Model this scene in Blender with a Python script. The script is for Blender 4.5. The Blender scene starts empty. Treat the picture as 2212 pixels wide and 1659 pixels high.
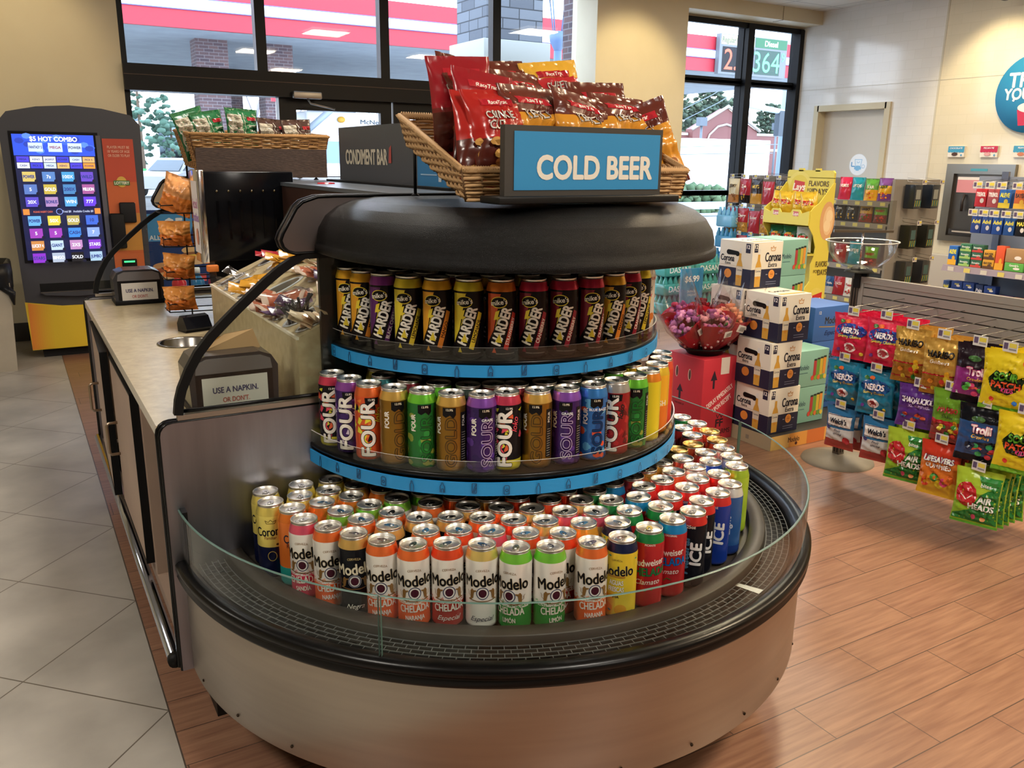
import bpy, bmesh, math, random
from mathutils import Vector, Matrix
PI=math.pi
rnd=random.Random(7)
S=bpy.context.scene; COL=S.collection
# ---------------- camera ----------------
_p,_r,_y=.258090323,.0122346558,-.530285706
cp,sp,cy_,sy_=math.cos(_p),math.sin(_p),math.cos(_y),math.sin(_y)
Fv=Vector((-sy_*cp,cy_*cp,-sp)); Rv=Vector((cy_,sy_,0)); Uv=Rv.cross(Fv)
R2=Rv*math.cos(_r)+Uv*math.sin(_r); U2=-Rv*math.sin(_r)+Uv*math.cos(_r)
cam=bpy.data.cameras.new('camera'); cam.sensor_width=36; cam.lens=1829.097/2212*36; cam.clip_end=400; cam.clip_start=.02
co=bpy.data.objects.new('camera',cam); COL.objects.link(co)
mw=Matrix((R2,U2,-Fv)).transposed().to_4x4(); mw.translation=Vector((0,0,1.48)); co.matrix_world=mw
S.camera=co
# ---------------- sky, light, exposure ----------------
W=bpy.data.worlds.new('sky'); S.world=W; W.use_nodes=True
nt=W.node_tree; bg=nt.nodes['Background']
tc=nt.nodes.new('ShaderNodeTexCoord'); sx=nt.nodes.new('ShaderNodeSeparateXYZ'); cr=nt.nodes.new('ShaderNodeValToRGB')
nt.links.new(tc.outputs['Generated'],sx.inputs[0]); nt.links.new(sx.outputs['Z'],cr.inputs[0]); nt.links.new(cr.outputs[0],bg.inputs['Color'])
cr.color_ramp.elements[0].color=(.9,.94,1,1); cr.color_ramp.elements[1].color=(.62,.78,1,1); cr.color_ramp.elements[1].position=.8
bg.inputs['Strength'].default_value=SKY=6.0
S.view_settings.view_transform='Standard'; S.view_settings.look='None'; S.view_settings.gamma=1; S.view_settings.use_curve_mapping=False
S.view_settings.exposure=0.35
def area(name,loc,sx_,sy2,power,col,rot=(0,0,0),spread=180):
    l=bpy.data.lights.new(name,'AREA'); l.shape='RECTANGLE'; l.size=sx_; l.size_y=sy2; l.energy=power; l.color=col; l.spread=math.radians(spread)
    o=bpy.data.objects.new(name,l); o.location=loc; o.rotation_euler=rot; COL.objects.link(o); return o
def spot(name,loc,power,col,target,ang=70,blend=.6,rad=.06):
    l=bpy.data.lights.new(name,'SPOT'); l.energy=power; l.color=col; l.spot_size=math.radians(ang); l.spot_blend=blend; l.shadow_soft_size=rad
    o=bpy.data.objects.new(name,l); o.location=loc; COL.objects.link(o)
    o.rotation_euler=(Vector(target)-Vector(loc)).to_track_quat('-Z','Y').to_euler(); return o
WARM=(1,.79,.52); NEUT=(1,.93,.83)
for i,(x,y,pw,c) in enumerate([(-1.5,1.0,50,NEUT),(1.2,-.6,56,NEUT),(1.2,3.2,40,NEUT),(3.9,.6,98,WARM),(4.2,3.4,56,WARM),(6.6,1.6,60,WARM),(6.6,5.2,44,NEUT),(-2.2,4.6,26,NEUT),(1.6,-3.4,56,NEUT),(5.2,-2.2,76,WARM)]):
    area('ceiling_lamp_light',(x,y,3.2),.55,.55,pw,c)
spot('wall_washer_light',(5.9,6.4,3.15),60,(1,.78,.42),(5.85,7.45,2.2),75)
spot('wall_washer_light',(7.9,5.2,3.15),60,(1,.80,.48),(8.73,5.3,2.1),75)
spot('wall_washer_light',(.1,6.8,3.15),30,(1,.80,.5),(0,7.9,2.2),80)
# ---------------- materials ----------------
_M={}
def lin(h):
    h=h.lstrip('#'); c=[int(h[i:i+2],16)/255 for i in (0,2,4)]
    return tuple(x/12.92 if x<=.04045 else ((x+.055)/1.055)**2.4 for x in c)+(1,)
KIND={'p':(.55,0,.5),'g':(.22,0,.5),'m':(.28,1,.5),'f':(.9,0,.2),'w':(.75,0,.3),'b':(.3,0,.6),'c':(.24,.35,.6),'k':(.3,.85,.5),'n':(.26,.55,.5)}
def m(col,kind='p',rough=None):
    key=(col,kind,rough)
    if key in _M: return _M[key]
    r,me,spc=KIND[kind]
    if rough is not None: r=rough
    M=bpy.data.materials.new('surface_%s_%s'%(kind,col.strip('#'))); M.use_nodes=True
    b=M.node_tree.nodes['Principled BSDF']; b.inputs['Base Color'].default_value=lin(col); b.inputs['Roughness'].default_value=r
    if sum(lin(col)[:3])<.05: spc*=.45
    b.inputs['Metallic'].default_value=me; b.inputs['Specular IOR Level'].default_value=spc
    _M[key]=M; return M
def nodes_mat(name,fn):
    if name in _M: return _M[name]
    M=bpy.data.materials.new(name); M.use_nodes=True; fn(M.node_tree,M.node_tree.nodes['Principled BSDF']); _M[name]=M; return M
def emis(col,st,name=None):
    key=('e',col,st)
    if key in _M: return _M[key]
    M=bpy.data.materials.new('lit_'+col.strip('#')); M.use_nodes=True; b=M.node_tree.nodes['Principled BSDF']
    b.inputs['Base Color'].default_value=(.01,.01,.01,1); b.inputs['Emission Color'].default_value=lin(col); b.inputs['Emission Strength'].default_value=st
    _M[key]=M; return M
def noisy(name,c1,c2,scale,rough=.5,metal=0,stretch=(1,1,1),bump=0,r2=None,det=4):
    def fn(t,b):
        tc=t.nodes.new('ShaderNodeTexCoord'); mp=t.nodes.new('ShaderNodeMapping'); mp.inputs['Scale'].default_value=stretch
        n=t.nodes.new('ShaderNodeTexNoise'); n.inputs['Scale'].default_value=scale; n.inputs['Detail'].default_value=det
        c=t.nodes.new('ShaderNodeValToRGB'); c.color_ramp.elements[0].color=lin(c1); c.color_ramp.elements[1].color=lin(c2)
        c.color_ramp.elements[0].position=.3; c.color_ramp.elements[1].position=.7
        t.links.new(tc.outputs['Object'],mp.inputs[0]); t.links.new(mp.outputs[0],n.inputs['Vector']); t.links.new(n.outputs['Fac'],c.inputs[0]); t.links.new(c.outputs[0],b.inputs['Base Color'])
        b.inputs['Roughness'].default_value=rough; b.inputs['Metallic'].default_value=metal
        if bump:
            bp=t.nodes.new('ShaderNodeBump'); bp.inputs['Strength'].default_value=bump; bp.inputs['Distance'].default_value=.002
            t.links.new(n.outputs['Fac'],bp.inputs['Height']); t.links.new(bp.outputs[0],b.inputs['Normal'])
    return nodes_mat(name,fn)
STEEL=noisy('brushed_steel','#a39a90','#aca398',2.5,.36,1,(1,1,14),0)
STEEL_D=noisy('brushed_steel_dark','#8c8c94','#96969e',3,.34,1,(14,1,1),0)
STONE=noisy('cream_stone','#a39270','#baab8a',38,.3,0,(1,1,1),0,det=6)
HOODM=noisy('textured_black','#040405','#0a0a0b',750,.33,0,(1,1,1),.8,det=2)
HOODM.node_tree.nodes['Principled BSDF'].inputs['Specular IOR Level'].default_value=.2
BLK=m('#050506','g',.28); BLKP=m('#09090a','p'); CHROME=m('#d8d8dc','m',.12)
def glassmat(name,tint,gl=.04,rough=.02):
    if name in _M: return _M[name]
    M=bpy.data.materials.new(name); M.use_nodes=True; t=M.node_tree; t.nodes.clear()
    o=t.nodes.new('ShaderNodeOutputMaterial'); mx=t.nodes.new('ShaderNodeMixShader'); tr=t.nodes.new('ShaderNodeBsdfTransparent'); g=t.nodes.new('ShaderNodeBsdfGlossy')
    lw=t.nodes.new('ShaderNodeLayerWeight'); lw.inputs[0].default_value=.5; f=t.nodes.new('ShaderNodeMath'); f.operation='POWER'; f.inputs[1].default_value=4.5; t.links.new(lw.outputs['Facing'],f.inputs[0]); mu=t.nodes.new('ShaderNodeMath'); mu.operation='MULTIPLY_ADD'; mu.inputs[1].default_value=.7; mu.inputs[2].default_value=gl
    tr.inputs[0].default_value=tint; g.inputs['Roughness'].default_value=rough
    t.links.new(f.outputs[0],mu.inputs[0]); t.links.new(mu.outputs[0],mx.inputs[0]); t.links.new(tr.outputs[0],mx.inputs[1]); t.links.new(g.outputs[0],mx.inputs[2]); t.links.new(mx.outputs[0],o.inputs[0])
    _M[name]=M; return M
GLASS=glassmat('clear_glass',(.91,.94,.92,1),.02); ACRY=glassmat('clear_acrylic',(.93,.94,.93,1),.05); WINDOW=glassmat('window_glass',(.92,.95,.98,1),.02); CELLO=glassmat('cellophane',(.93,.92,.92,1),.10,.12)
GEDGE=m('#4d6961','g',.3)
# ---------------- mesh builder ----------------
class MB:
    def __init__(s): s.v=[];s.f=[];s.mi=[];s.m=[];s.sm=[]
    def mat(s,M):
        if M not in s.m: s.m.append(M)
        return s.m.index(M)
    def add(s,vs,fs,M,smooth=False,T=None):
        o=len(s.v); k=s.mat(M)
        if T is not None: vs=[T@Vector(v) for v in vs]
        s.v+= [tuple(v) for v in vs]
        for f in fs: s.f.append(tuple(i+o for i in f)); s.mi.append(k); s.sm.append(smooth)
        return s
    def box(s,x0,y0,z0,x1,y1,z1,M,T=None):
        v=[(x,y,z) for z in (z0,z1) for y in (y0,y1) for x in (x0,x1)]
        return s.add(v,[(0,2,3,1),(4,5,7,6),(0,1,5,4),(2,6,7,3),(0,4,6,2),(1,3,7,5)],M,False,T)
    def rbox(s,x0,y0,z0,x1,y1,z1,b,M,T=None):  # box with bevelled edges
        bm=bmesh.new(); bmesh.ops.create_cube(bm,size=1)
        for v in bm.verts: v.co=Vector((x0+(v.co.x+.5)*(x1-x0),y0+(v.co.y+.5)*(y1-y0),z0+(v.co.z+.5)*(z1-z0)))
        bmesh.ops.bevel(bm,geom=list(bm.edges),offset=b,segments=3,profile=.5,affect='EDGES')
        bm.verts.index_update(); s.add([v.co.copy() for v in bm.verts],[[v.index for v in f.verts] for f in bm.faces],M,True,T); bm.free(); return s
    def prism(s,pts,axis,a,b,M,smooth=False,T=None):  # pts 2d ; axis 0:(y,z) 1:(x,z) 2:(x,y)
        def P(p,t): return (t,p[0],p[1]) if axis==0 else ((p[0],t,p[1]) if axis==1 else (p[0],p[1],t))
        n=len(pts); v=[P(p,a) for p in pts]+[P(p,b) for p in pts]
        s.add(v,[(i,(i+1)%n,n+(i+1)%n,n+i) for i in range(n)],M,smooth,T)
        return s.add(v,[tuple(range(n))[::-1],tuple(range(n,2*n))],M,False,T)
    def lathe(s,prof,M,n=32,a0=0,a1=2*PI,c=(0,0),T=None,smooth=True,sxy=(1,1)):
        full=abs(a1-a0-2*PI)<1e-6; k=n if full else n+1; v=[];f=[]
        for i in range(k):
            a=a0+(a1-a0)*i/n
            for r,z in prof: v.append((c[0]+r*math.cos(a)*sxy[0],c[1]+r*math.sin(a)*sxy[1],z))
        q=len(prof)
        for i in range(n):
            j=(i+1)%k
            for t in range(q-1): f.append((i*q+t,j*q+t,j*q+t+1,i*q+t+1))
        return s.add(v,f,M,smooth,T)
    def sweep(s,path,sec,M,smooth=True,closed=False):  # path: list of (pos, nx(outward 2d)), sec: list (r offset, z)
        v=[];q=len(sec);f=[]
        for (px,py),(nx,ny) in path:
            for r,z in sec: v.append((px+nx*r,py+ny*r,z))
        for i in range(len(path)-1):
            for t in range(q-1): f.append((i*q+t,(i+1)*q+t,(i+1)*q+t+1,i*q+t+1))
        return s.add(v,f,M,smooth)
    def tube(s,pts,r,M,n=6,closed=False,T=None,cap=True):
        pts=[Vector(p) for p in pts]; L=len(pts); v=[];f=[]; up=None
        for i,p in enumerate(pts):
            d=(pts[(i+1)%L] if (closed or i<L-1) else p)-(pts[i-1] if (closed or i>0) else p)
            d=d.normalized() if d.length>1e-9 else Vector((0,0,1))
            if up is None: up=Vector((0,0,1)) if abs(d.z)<.9 else Vector((1,0,0))
            a=d.cross(up); a=a.normalized() if a.length>1e-6 else d.orthogonal().normalized(); b=a.cross(d).normalized(); up=b
            rr=r[i] if isinstance(r,(list,tuple)) else r
            for k in range(n):
                t=2*PI*k/n; v.append(p+a*math.cos(t)*rr+b*math.sin(t)*rr)
        for i in range(L if closed else L-1):
            j=(i+1)%L
            for k in range(n): f.append((i*n+k,i*n+(k+1)%n,j*n+(k+1)%n,j*n+k))
        if cap and not closed: f.append(tuple(range(n))[::-1]); f.append(tuple(range((L-1)*n,L*n)))
        return s.add(v,f,M,True,T)
    def blob(s,c,r,M,sub=1,jit=0,T=None,rr=rnd):
        bm=bmesh.new(); bmesh.ops.create_icosphere(bm,subdivisions=sub,radius=1)
        if not isinstance(r,(tuple,list)): r=(r,r,r)
        for v in bm.verts:
            k=1+rr.uniform(-jit,jit); v.co=Vector((c[0]+v.co.x*r[0]*k,c[1]+v.co.y*r[1]*k,c[2]+v.co.z*r[2]*k))
        bm.verts.index_update(); s.add([v.co.copy() for v in bm.verts],[[v.index for v in f.verts] for f in bm.faces],M,True,T); bm.free(); return s
    def mesh(s,name):
        me=bpy.data.meshes.new(name); me.from_pydata(s.v,[],s.f)
        for M in s.m: me.materials.append(M)
        me.polygons.foreach_set('material_index',s.mi); me.polygons.foreach_set('use_smooth',s.sm); me.update()
        return me
    def obj(s,name,parent=None,loc=None,rot=None): return link(name,s.mesh(name),parent,loc,rot)
def link(name,me,parent=None,loc=None,rot=None):
    o=bpy.data.objects.new(name,me); COL.objects.link(o)
    if parent: o.parent=parent
    if loc: o.location=loc
    if rot: o.rotation_euler=rot
    return o
def tag(o,label,cat,group=None,kind=None):
    if label: o['label']=label
    if cat: o['category']=cat
    if group: o['group']=group
    if kind: o['kind']=kind
    return o
def thing(name,label,cat,loc=(0,0,0),rz=0,group=None,rot=None):
    o=bpy.data.objects.new(name,None); o.empty_display_size=.05; COL.objects.link(o); o.location=loc; o.rotation_euler=rot or (0,0,rz)
    return tag(o,label,cat,group)
def dup(root,loc,rot,label,group=None):
    r=root.copy(); COL.objects.link(r); r.location=loc; r.rotation_euler=rot; r['label']=label
    if group: r['group']=group
    for ch in list(root.children):
        c=ch.copy(); COL.objects.link(c); c.parent=r
        for g in ch.children:
            d=g.copy(); COL.objects.link(d); d.parent=c
    return r
def struct(name,mb): o=mb.obj(name); o['kind']='structure'; return o
def ordn(i):
    W_=['first','second','third','fourth','fifth','sixth','seventh','eighth','ninth','tenth','eleventh','twelfth','thirteenth','fourteenth','fifteenth','sixteenth','seventeenth','eighteenth','nineteenth','twentieth','twenty-first','twenty-second','twenty-third','twenty-fourth','twenty-fifth','twenty-sixth','twenty-seventh','twenty-eighth']
    return W_[i]
# ---------------- flat print: text and shapes laid on a surface ----------------
_T={}
def _raw(txt,bold,shear):
    bold=0; key=(txt,bold,shear)
    if key in _T: return _T[key]
    cu=bpy.data.curves.new('t','FONT'); cu.body=txt; cu.size=1;  cu.shear=shear; cu.resolution_u=4; cu.fill_mode='FRONT'
    o=bpy.data.objects.new('t',cu); me=o.to_mesh(); me.calc_loop_triangles()
    V=[(v.co.x,v.co.y) for v in me.vertices]; tr=[[V[i] for i in t.vertices] for t in me.loop_triangles]
    o.to_mesh_clear(); bpy.data.objects.remove(o); bpy.data.curves.remove(cu)
    _T[key]=tr; return tr
_h=_raw('H',0,0); CAP=max(p[1] for t in _h for p in t)
def ttris(txt,u,v,h,sx=1,bold=0,rot=0,shear=0,maxw=None,arc=0):
    tr=_raw(txt,bold,shear)
    if not tr: return []
    x0=min(p[0] for t in tr for p in t); x1=max(p[0] for t in tr for p in t); k=h/CAP
    if maxw and (x1-x0)*k*sx>maxw: sx=maxw/((x1-x0)*k)
    c,s_=math.cos(math.radians(rot)),math.sin(math.radians(rot)); out=[]; d=bold*.62*k
    for ox,oy in ([(0,0)] if bold<.008 else ([(-d,0),(d,0),(0,-d),(0,d)] if (bold<.07 and h<.03) else [(-d,0),(d,0),(0,-d),(0,d),(d*.7,d*.7),(-d*.7,d*.7),(d*.7,-d*.7),(-d*.7,-d*.7)])):
        for t in tr:
            q=[]
            for p in t:
                a=(p[0]-(x0+x1)/2)*k*sx+ox; b=(p[1]-CAP/2)*k+oy+arc*(-a*a)
                q.append((u+a*c-b*s_,v+a*s_+b*c))
            out.append(q)
    return out
def ell(u,v,ru,rv,n=20): return [(u+ru*math.cos(2*PI*i/n),v+rv*math.sin(2*PI*i/n)) for i in range(n)]
def ringp(u,v,ru,rv,w,n=20):
    a=ell(u,v,ru,rv,n); b=ell(u,v,ru-w,rv-w,n); return [[a[i],a[(i+1)%n],b[(i+1)%n],b[i]] for i in range(n)]
def linep(pts,w):
    out=[]
    for (a,b),(c,d) in zip(pts,pts[1:]):
        L=math.hypot(c-a,d-b) or 1; nx,ny=-(d-b)/L*w/2,(c-a)/L*w/2; out.append([(a-nx,b-ny),(c-nx,d-ny),(c+nx,d+ny),(a+nx,b+ny)])
    return out
def _clip(poly,ax,lo,hi):
    for sgn,lim in ((1,lo),(-1,hi)):
        out=[]; n=len(poly)
        for i in range(n):
            p,q=poly[i],poly[(i+1)%n]; dp=sgn*(p[ax]-lim); dq=sgn*(q[ax]-lim)
            if dp>=0: out.append(p)
            if (dp>=0)!=(dq>=0):
                t=dp/(dp-dq); out.append((p[0]+(q[0]-p[0])*t,p[1]+(q[1]-p[1])*t))
        poly=out
        if len(poly)<3: return []
    return poly
def split(polys,ax,c):
    if not c: return polys
    out=[]
    for p in polys:
        lo=min(q[ax] for q in p); hi=max(q[ax] for q in p); i0=math.floor(lo/c); i1=math.floor((hi-1e-9)/c)
        if i0>=i1: out.append(p); continue
        for i in range(i0,i1+1):
            r=_clip(p,ax,i*c,(i+1)*c)
            if r: out.append(r)
    return out
def fan(poly):
    return [poly] if len(poly)<=4 else [[poly[0],poly[i],poly[i+1]] for i in range(1,len(poly)-1)]
class Pr:  # printer onto surface fn(u,v,h)
    def __init__(s,mb,fn,cu=0,cv=0,kind='p',step=.00025,um=None): s.mb=mb;s.fn=fn;s.cu=cu;s.cv=cv;s.k=kind;s.h=step;s.step=step;s.um=um
    def polys(s,ps,col):
        if isinstance(col,str): col=m(col,s.k)
        ps=split(split(ps,0,s.cu),1,s.cv)
        if s.um: 
            q=[]
            for p in ps:
                r=_clip(p,0,-s.um,s.um)
                if r: q.append(r)
            ps=q
        v=[];f=[]
        for p in ps:
            o=len(v); v+=[s.fn(a,b,s.h) for a,b in p]; f.append(tuple(range(o,o+len(p))))
        s.mb.add(v,f,col,False); s.h+=s.step; return s
    def t(s,txt,u,v,h,col,sx=1,bold=.02,rot=0,shear=0,maxw=None,out=None,arc=0,ow=.03):
        st=s.step
        for bb,cc in (((bold+ow,out),(bold,col)) if out else ((bold,col),)):
            T_=ttris(txt,u,v,h,sx,bb,rot,shear,maxw,arc); n=len(_raw(txt,0,shear)) or 1
            s.step=st*.08
            for i in range(0,len(T_),n): s.polys(T_[i:i+n],cc)
            s.step=st; s.h+=st
        return s
    def r(s,u0,v0,u1,v1,col): return s.polys([[(u0,v0),(u1,v0),(u1,v1),(u0,v1)]],col)
    def e(s,u,v,ru,rv,col,n=20): return s.polys([ell(u,v,ru,rv,n)],col)
    def ring(s,u,v,ru,rv,w,col): return s.polys(ringp(u,v,ru,rv,w),col)
    def p(s,pts,col): return s.polys([pts],col)
    def l(s,pts,w,col): return s.polys(linep(pts,w),col)
def plane(o,ux,vx):  # surface fn on a plane
    o,ux,vx=Vector(o),Vector(ux).normalized(),Vector(vx).normalized(); n=ux.cross(vx)
    return lambda u,v,h:o+ux*u+vx*v+n*h
# ---------------- room shell ----------------
XR=8.73; YF=7.9; CEIL=3.25
def math_n(t,op,a,b=None,c=None):
    n=t.nodes.new('ShaderNodeMath'); n.operation=op
    for i,x in enumerate((a,b,c)):
        if x is None: continue
        if isinstance(x,(int,float)): n.inputs[i].default_value=x
        else: t.links.new(x,n.inputs[i])
    return n.outputs[0]
def floor_mat(t,b):
    tc=t.nodes.new('ShaderNodeTexCoord'); s=t.nodes.new('ShaderNodeSeparateXYZ'); t.links.new(tc.outputs['Object'],s.inputs[0])
    X,Y=s.outputs['X'],s.outputs['Y']; Mn=lambda *a: math_n(t,*a)
    def mixc(f,a,b_):
        mx=t.nodes.new('ShaderNodeMix'); mx.data_type='RGBA'; t.links.new(f,mx.inputs[0])
        for i,q in ((6,a),(7,b_)):
            if isinstance(q,tuple): mx.inputs[i].default_value=q
            else: t.links.new(q,mx.inputs[i])
        return mx.outputs[2]
    # wood look planks
    yr=Mn('DIVIDE',Mn('SUBTRACT',Y,1.233),.1473); row=Mn('FLOOR',yr); fy=Mn('SUBTRACT',yr,row)
    xr=Mn('ADD',Mn('DIVIDE',Mn('SUBTRACT',X,1.740),.598),Mn('MULTIPLY',row,.3837)); ci=Mn('FLOOR',xr); fx=Mn('SUBTRACT',xr,ci)
    gy=Mn('MINIMUM',fy,Mn('SUBTRACT',1,fy)); gx=Mn('MINIMUM',fx,Mn('SUBTRACT',1,fx))
    grout=Mn('LESS_THAN',Mn('MINIMUM',Mn('MULTIPLY',gy,.1473),Mn('MULTIPLY',gx,.598)),.0016)
    wn=t.nodes.new('ShaderNodeTexWhiteNoise'); cx=t.nodes.new('ShaderNodeCombineXYZ'); t.links.new(row,cx.inputs[0]); t.links.new(ci,cx.inputs[1]); t.links.new(cx.outputs[0],wn.inputs['Vector'])
    mp=t.nodes.new('ShaderNodeMapping'); mp.inputs['Scale'].default_value=(3,42,1); t.links.new(tc.outputs['Object'],mp.inputs[0])
    n1=t.nodes.new('ShaderNodeTexNoise'); n1.inputs['Scale'].default_value=1.6; n1.inputs['Detail'].default_value=5; t.links.new(mp.outputs[0],n1.inputs['Vector'])
    r=t.nodes.new('ShaderNodeValToRGB'); r.color_ramp.elements[0].color=lin('#7a5644'); r.color_ramp.elements[1].color=lin('#957058'); r.color_ramp.elements[0].position=.32; r.color_ramp.elements[1].position=.7
    t.links.new(Mn('ADD',n1.outputs['Fac'],Mn('MULTIPLY',Mn('SUBTRACT',wn.outputs['Value'],.5),.16)),r.inputs[0])
    wood=mixc(grout,r.outputs[0],lin('#4d3a30'))
    # grey diagonal tiles
    a=Mn('MULTIPLY',Mn('ADD',Mn('SUBTRACT',X,.218),Mn('SUBTRACT',Y,2.223)),.7071/.488); c=Mn('MULTIPLY',Mn('SUBTRACT',Mn('SUBTRACT',Y,2.223),Mn('SUBTRACT',X,.218)),.7071/.488)
    def fr(q): 
        f=Mn('FRACT',Mn('ADD',q,100)); return Mn('MINIMUM',f,Mn('SUBTRACT',1,f))
    g2=Mn('LESS_THAN',Mn('MINIMUM',fr(a),fr(c)),.0045)
    n2=t.nodes.new('ShaderNodeTexNoise'); n2.inputs['Scale'].default_value=3.2; n2.inputs['Detail'].default_value=6; t.links.new(tc.outputs['Object'],n2.inputs['Vector'])
    r2=t.nodes.new('ShaderNodeValToRGB'); r2.color_ramp.elements[0].color=lin('#8f8a82'); r2.color_ramp.elements[1].color=lin('#b0aaa0'); r2.color_ramp.elements[0].position=.3; r2.color_ramp.elements[1].position=.72; t.links.new(n2.outputs['Fac'],r2.inputs[0])
    grey=mixc(g2,r2.outputs[0],lin('#5c544a'))
    edge=Mn('LESS_THAN',Mn('ABSOLUTE',Mn('SUBTRACT',X,.218)),.002)
    side=Mn('GREATER_THAN',X,.218)
    col=mixc(edge,mixc(side,grey,wood),lin('#4a4038')); t.links.new(col,b.inputs['Base Color'])
    b.inputs['Roughness'].default_value=.36
    gg=Mn('MAXIMUM',Mn('MULTIPLY',grout,side),Mn('MULTIPLY',g2,Mn('SUBTRACT',1,side)))
    bp=t.nodes.new('ShaderNodeBump'); bp.inputs['Strength'].default_value=.35; bp.inputs['Distance'].default_value=.002; bp.invert=True
    t.links.new(Mn('ADD',gg,Mn('MULTIPLY',n1.outputs['Fac'],.12)),bp.inputs['Height']); t.links.new(bp.outputs[0],b.inputs['Normal'])
FL=nodes_mat('floor_tile',floor_mat)
struct('floor',MB().box(-5,-5,-.1,XR+.2,YF+.1,0,FL))
def tilewall(c1,c2,gr,name,axis):
    def fn(t,b):
        tc=t.nodes.new('ShaderNodeTexCoord'); mp=t.nodes.new('ShaderNodeMapping'); mp.inputs['Rotation'].default_value=(PI/2,0,PI/2) if axis=='y' else (PI/2,0,0)
        br=t.nodes.new('ShaderNodeTexBrick'); br.inputs['Color1'].default_value=lin(c1); br.inputs['Color2'].default_value=lin(c2); br.inputs['Mortar'].default_value=lin(gr)
        br.inputs['Scale'].default_value=1; br.inputs['Brick Width'].default_value=.20; br.inputs['Row Height'].default_value=.10; br.inputs['Mortar Size'].default_value=.0015; br.offset=.5
        s=t.nodes.new('ShaderNodeSeparateXYZ'); cb=t.nodes.new('ShaderNodeCombineXYZ'); t.links.new(tc.outputs['Object'],s.inputs[0])
        t.links.new(s.outputs['Y' if axis=='y' else 'X'],cb.inputs[0]); t.links.new(s.outputs['Z'],cb.inputs[1]); t.links.new(cb.outputs[0],br.inputs['Vector'])
        t.links.new(br.outputs['Color'],b.inputs['Base Color']); b.inputs['Roughness'].default_value=.12
    return nodes_mat(name,fn)
TW=tilewall('#d8d6d0','#dcdad5','#cfccc5','white_wall_tile','y'); TC=tilewall('#d6cdb4','#d9d0b8','#cec5ab','cream_wall_tile','y')
CREAM=noisy('cream_paint','#cfc3a4','#d3c8aa',3,.6); CREAM2=noisy('column_paint','#c9bfa2','#cec4a8',3,.55)
w=MB(); DY0,DY1,DZ=6.56,7.53,2.12
w.box(XR,5.97,0,XR+.2,DY0,CEIL,TW); w.box(XR,DY1,0,XR+.2,YF+.1,CEIL,TW); w.box(XR,DY0,DZ,XR+.2,DY1,CEIL,TW); w.box(XR,-5,0,XR+.2,5.97,CEIL,TC)
w.box(XR-.004,5.955,0,XR+.001,5.975,CEIL,m('#c3bca8')); w.box(XR-.003,-5,2.36,XR+.001,YF,2.364,m('#b9b4a4'))
struct('wall_right',w)
w=MB().box(-5.2,-5,0,-5,YF,CEIL,CREAM); struct('wall_left',w)
w=MB().box(-5.2,-5.2,0,XR+.2,-5,CEIL,m('#77736b')); struct('wall_back',w)
w=MB(); w.box(-5.2,YF,0,.93,YF+.2,CEIL,CREAM); w.box(.93,YF,3.5,XR,YF+.2,3.6,CREAM); struct('wall_front',w)
w=MB().box(5.41,7.6,0,6.62,YF+.15,CEIL,CREAM2); w.box(6.62,7.6,3.1,XR,YF,CEIL,CREAM2); w.box(8.05,7.596,3.096,8.055,7.75,CEIL,m('#8d8468')); struct('trim_1',w)
def ceil_mat(t,b):
    tc=t.nodes.new('ShaderNodeTexCoord'); br=t.nodes.new('ShaderNodeTexBrick'); br.offset=0; br.inputs['Color1'].default_value=lin('#c9c5ba'); br.inputs['Color2'].default_value=lin('#c5c1b6'); br.inputs['Mortar'].default_value=lin('#a9a59b')
    br.inputs['Scale'].default_value=1; br.inputs['Brick Width'].default_value=.61; br.inputs['Row Height'].default_value=.61; br.inputs['Mortar Size'].default_value=.012
    t.links.new(tc.outputs['Object'],br.inputs['Vector']); t.links.new(br.outputs['Color'],b.inputs['Base Color']); b.inputs['Roughness'].default_value=.9
struct('ceiling',MB().box(-5.2,-5.2,CEIL,XR+.2,YF+.2,CEIL+.1,nodes_mat('ceiling_tile',ceil_mat)))
w=MB().box(-5,YF-.012,0,.9,YF,.15,m('#3c3a38')); struct('baseboard_front',w)
w=MB().box(XR-.012,-5,0,XR,5.95,.12,m('#4a4744')); w.box(XR-.012,7.56,0,XR,YF,.12,m('#4a4744')); struct('baseboard_right',w)
# recessed ceiling lamps (things)
for i,(x,y) in enumerate([(-1.5,1.0),(1.2,-.6),(1.2,3.2),(3.9,.6),(4.2,3.4),(6.6,1.6),(6.6,5.2),(-2.2,4.6),(1.6,-3.4),(5.2,-2.2)]):
    t_=thing('recessed_ceiling_lamp','square recessed ceiling lamp above the shop floor, out of the photo',  'lamp',(x,y,CEIL),0,'recessed ceiling lamps')
    b=MB(); 
    for a in ((-.31,-.31,.31,-.28),(-.31,.28,.31,.31),(-.31,-.28,-.28,.28),(.28,-.28,.31,.28)): b.box(a[0],a[1],-.015,a[2],a[3],-.001,m('#dddddd'))
    b.obj('lamp_frame',t_); MB().box(-.28,-.28,-.012,.28,.28,-.004,emis('#fff0d8',3)).obj('diffuser',t_)
# directional track lamp at the top right
t_=thing('track_spotlight','small black spotlight hanging from the ceiling by the cream wall','lamp',(8.45,5.2,3.25))
MB().tube([(0,0,0),(0,0,-.1)],.012,BLKP,8).obj('stem',t_)
b=MB(); b.lathe([(0,.07),(.03,.07),(.045,.02),(.055,-.06),(.045,-.062)],m('#55524c','m'),20,T=Matrix.Translation((0,0,-.16))@Matrix.Rotation(.5,4,'Y')); b.obj('lamp_head',t_)
b=MB(); b.lathe([(0,-.05),(.044,-.05)],emis('#ffe2a8',12),20,T=Matrix.Translation((0,0,-.16))@Matrix.Rotation(.5,4,'Y')); b.obj('bulb',t_)
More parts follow.
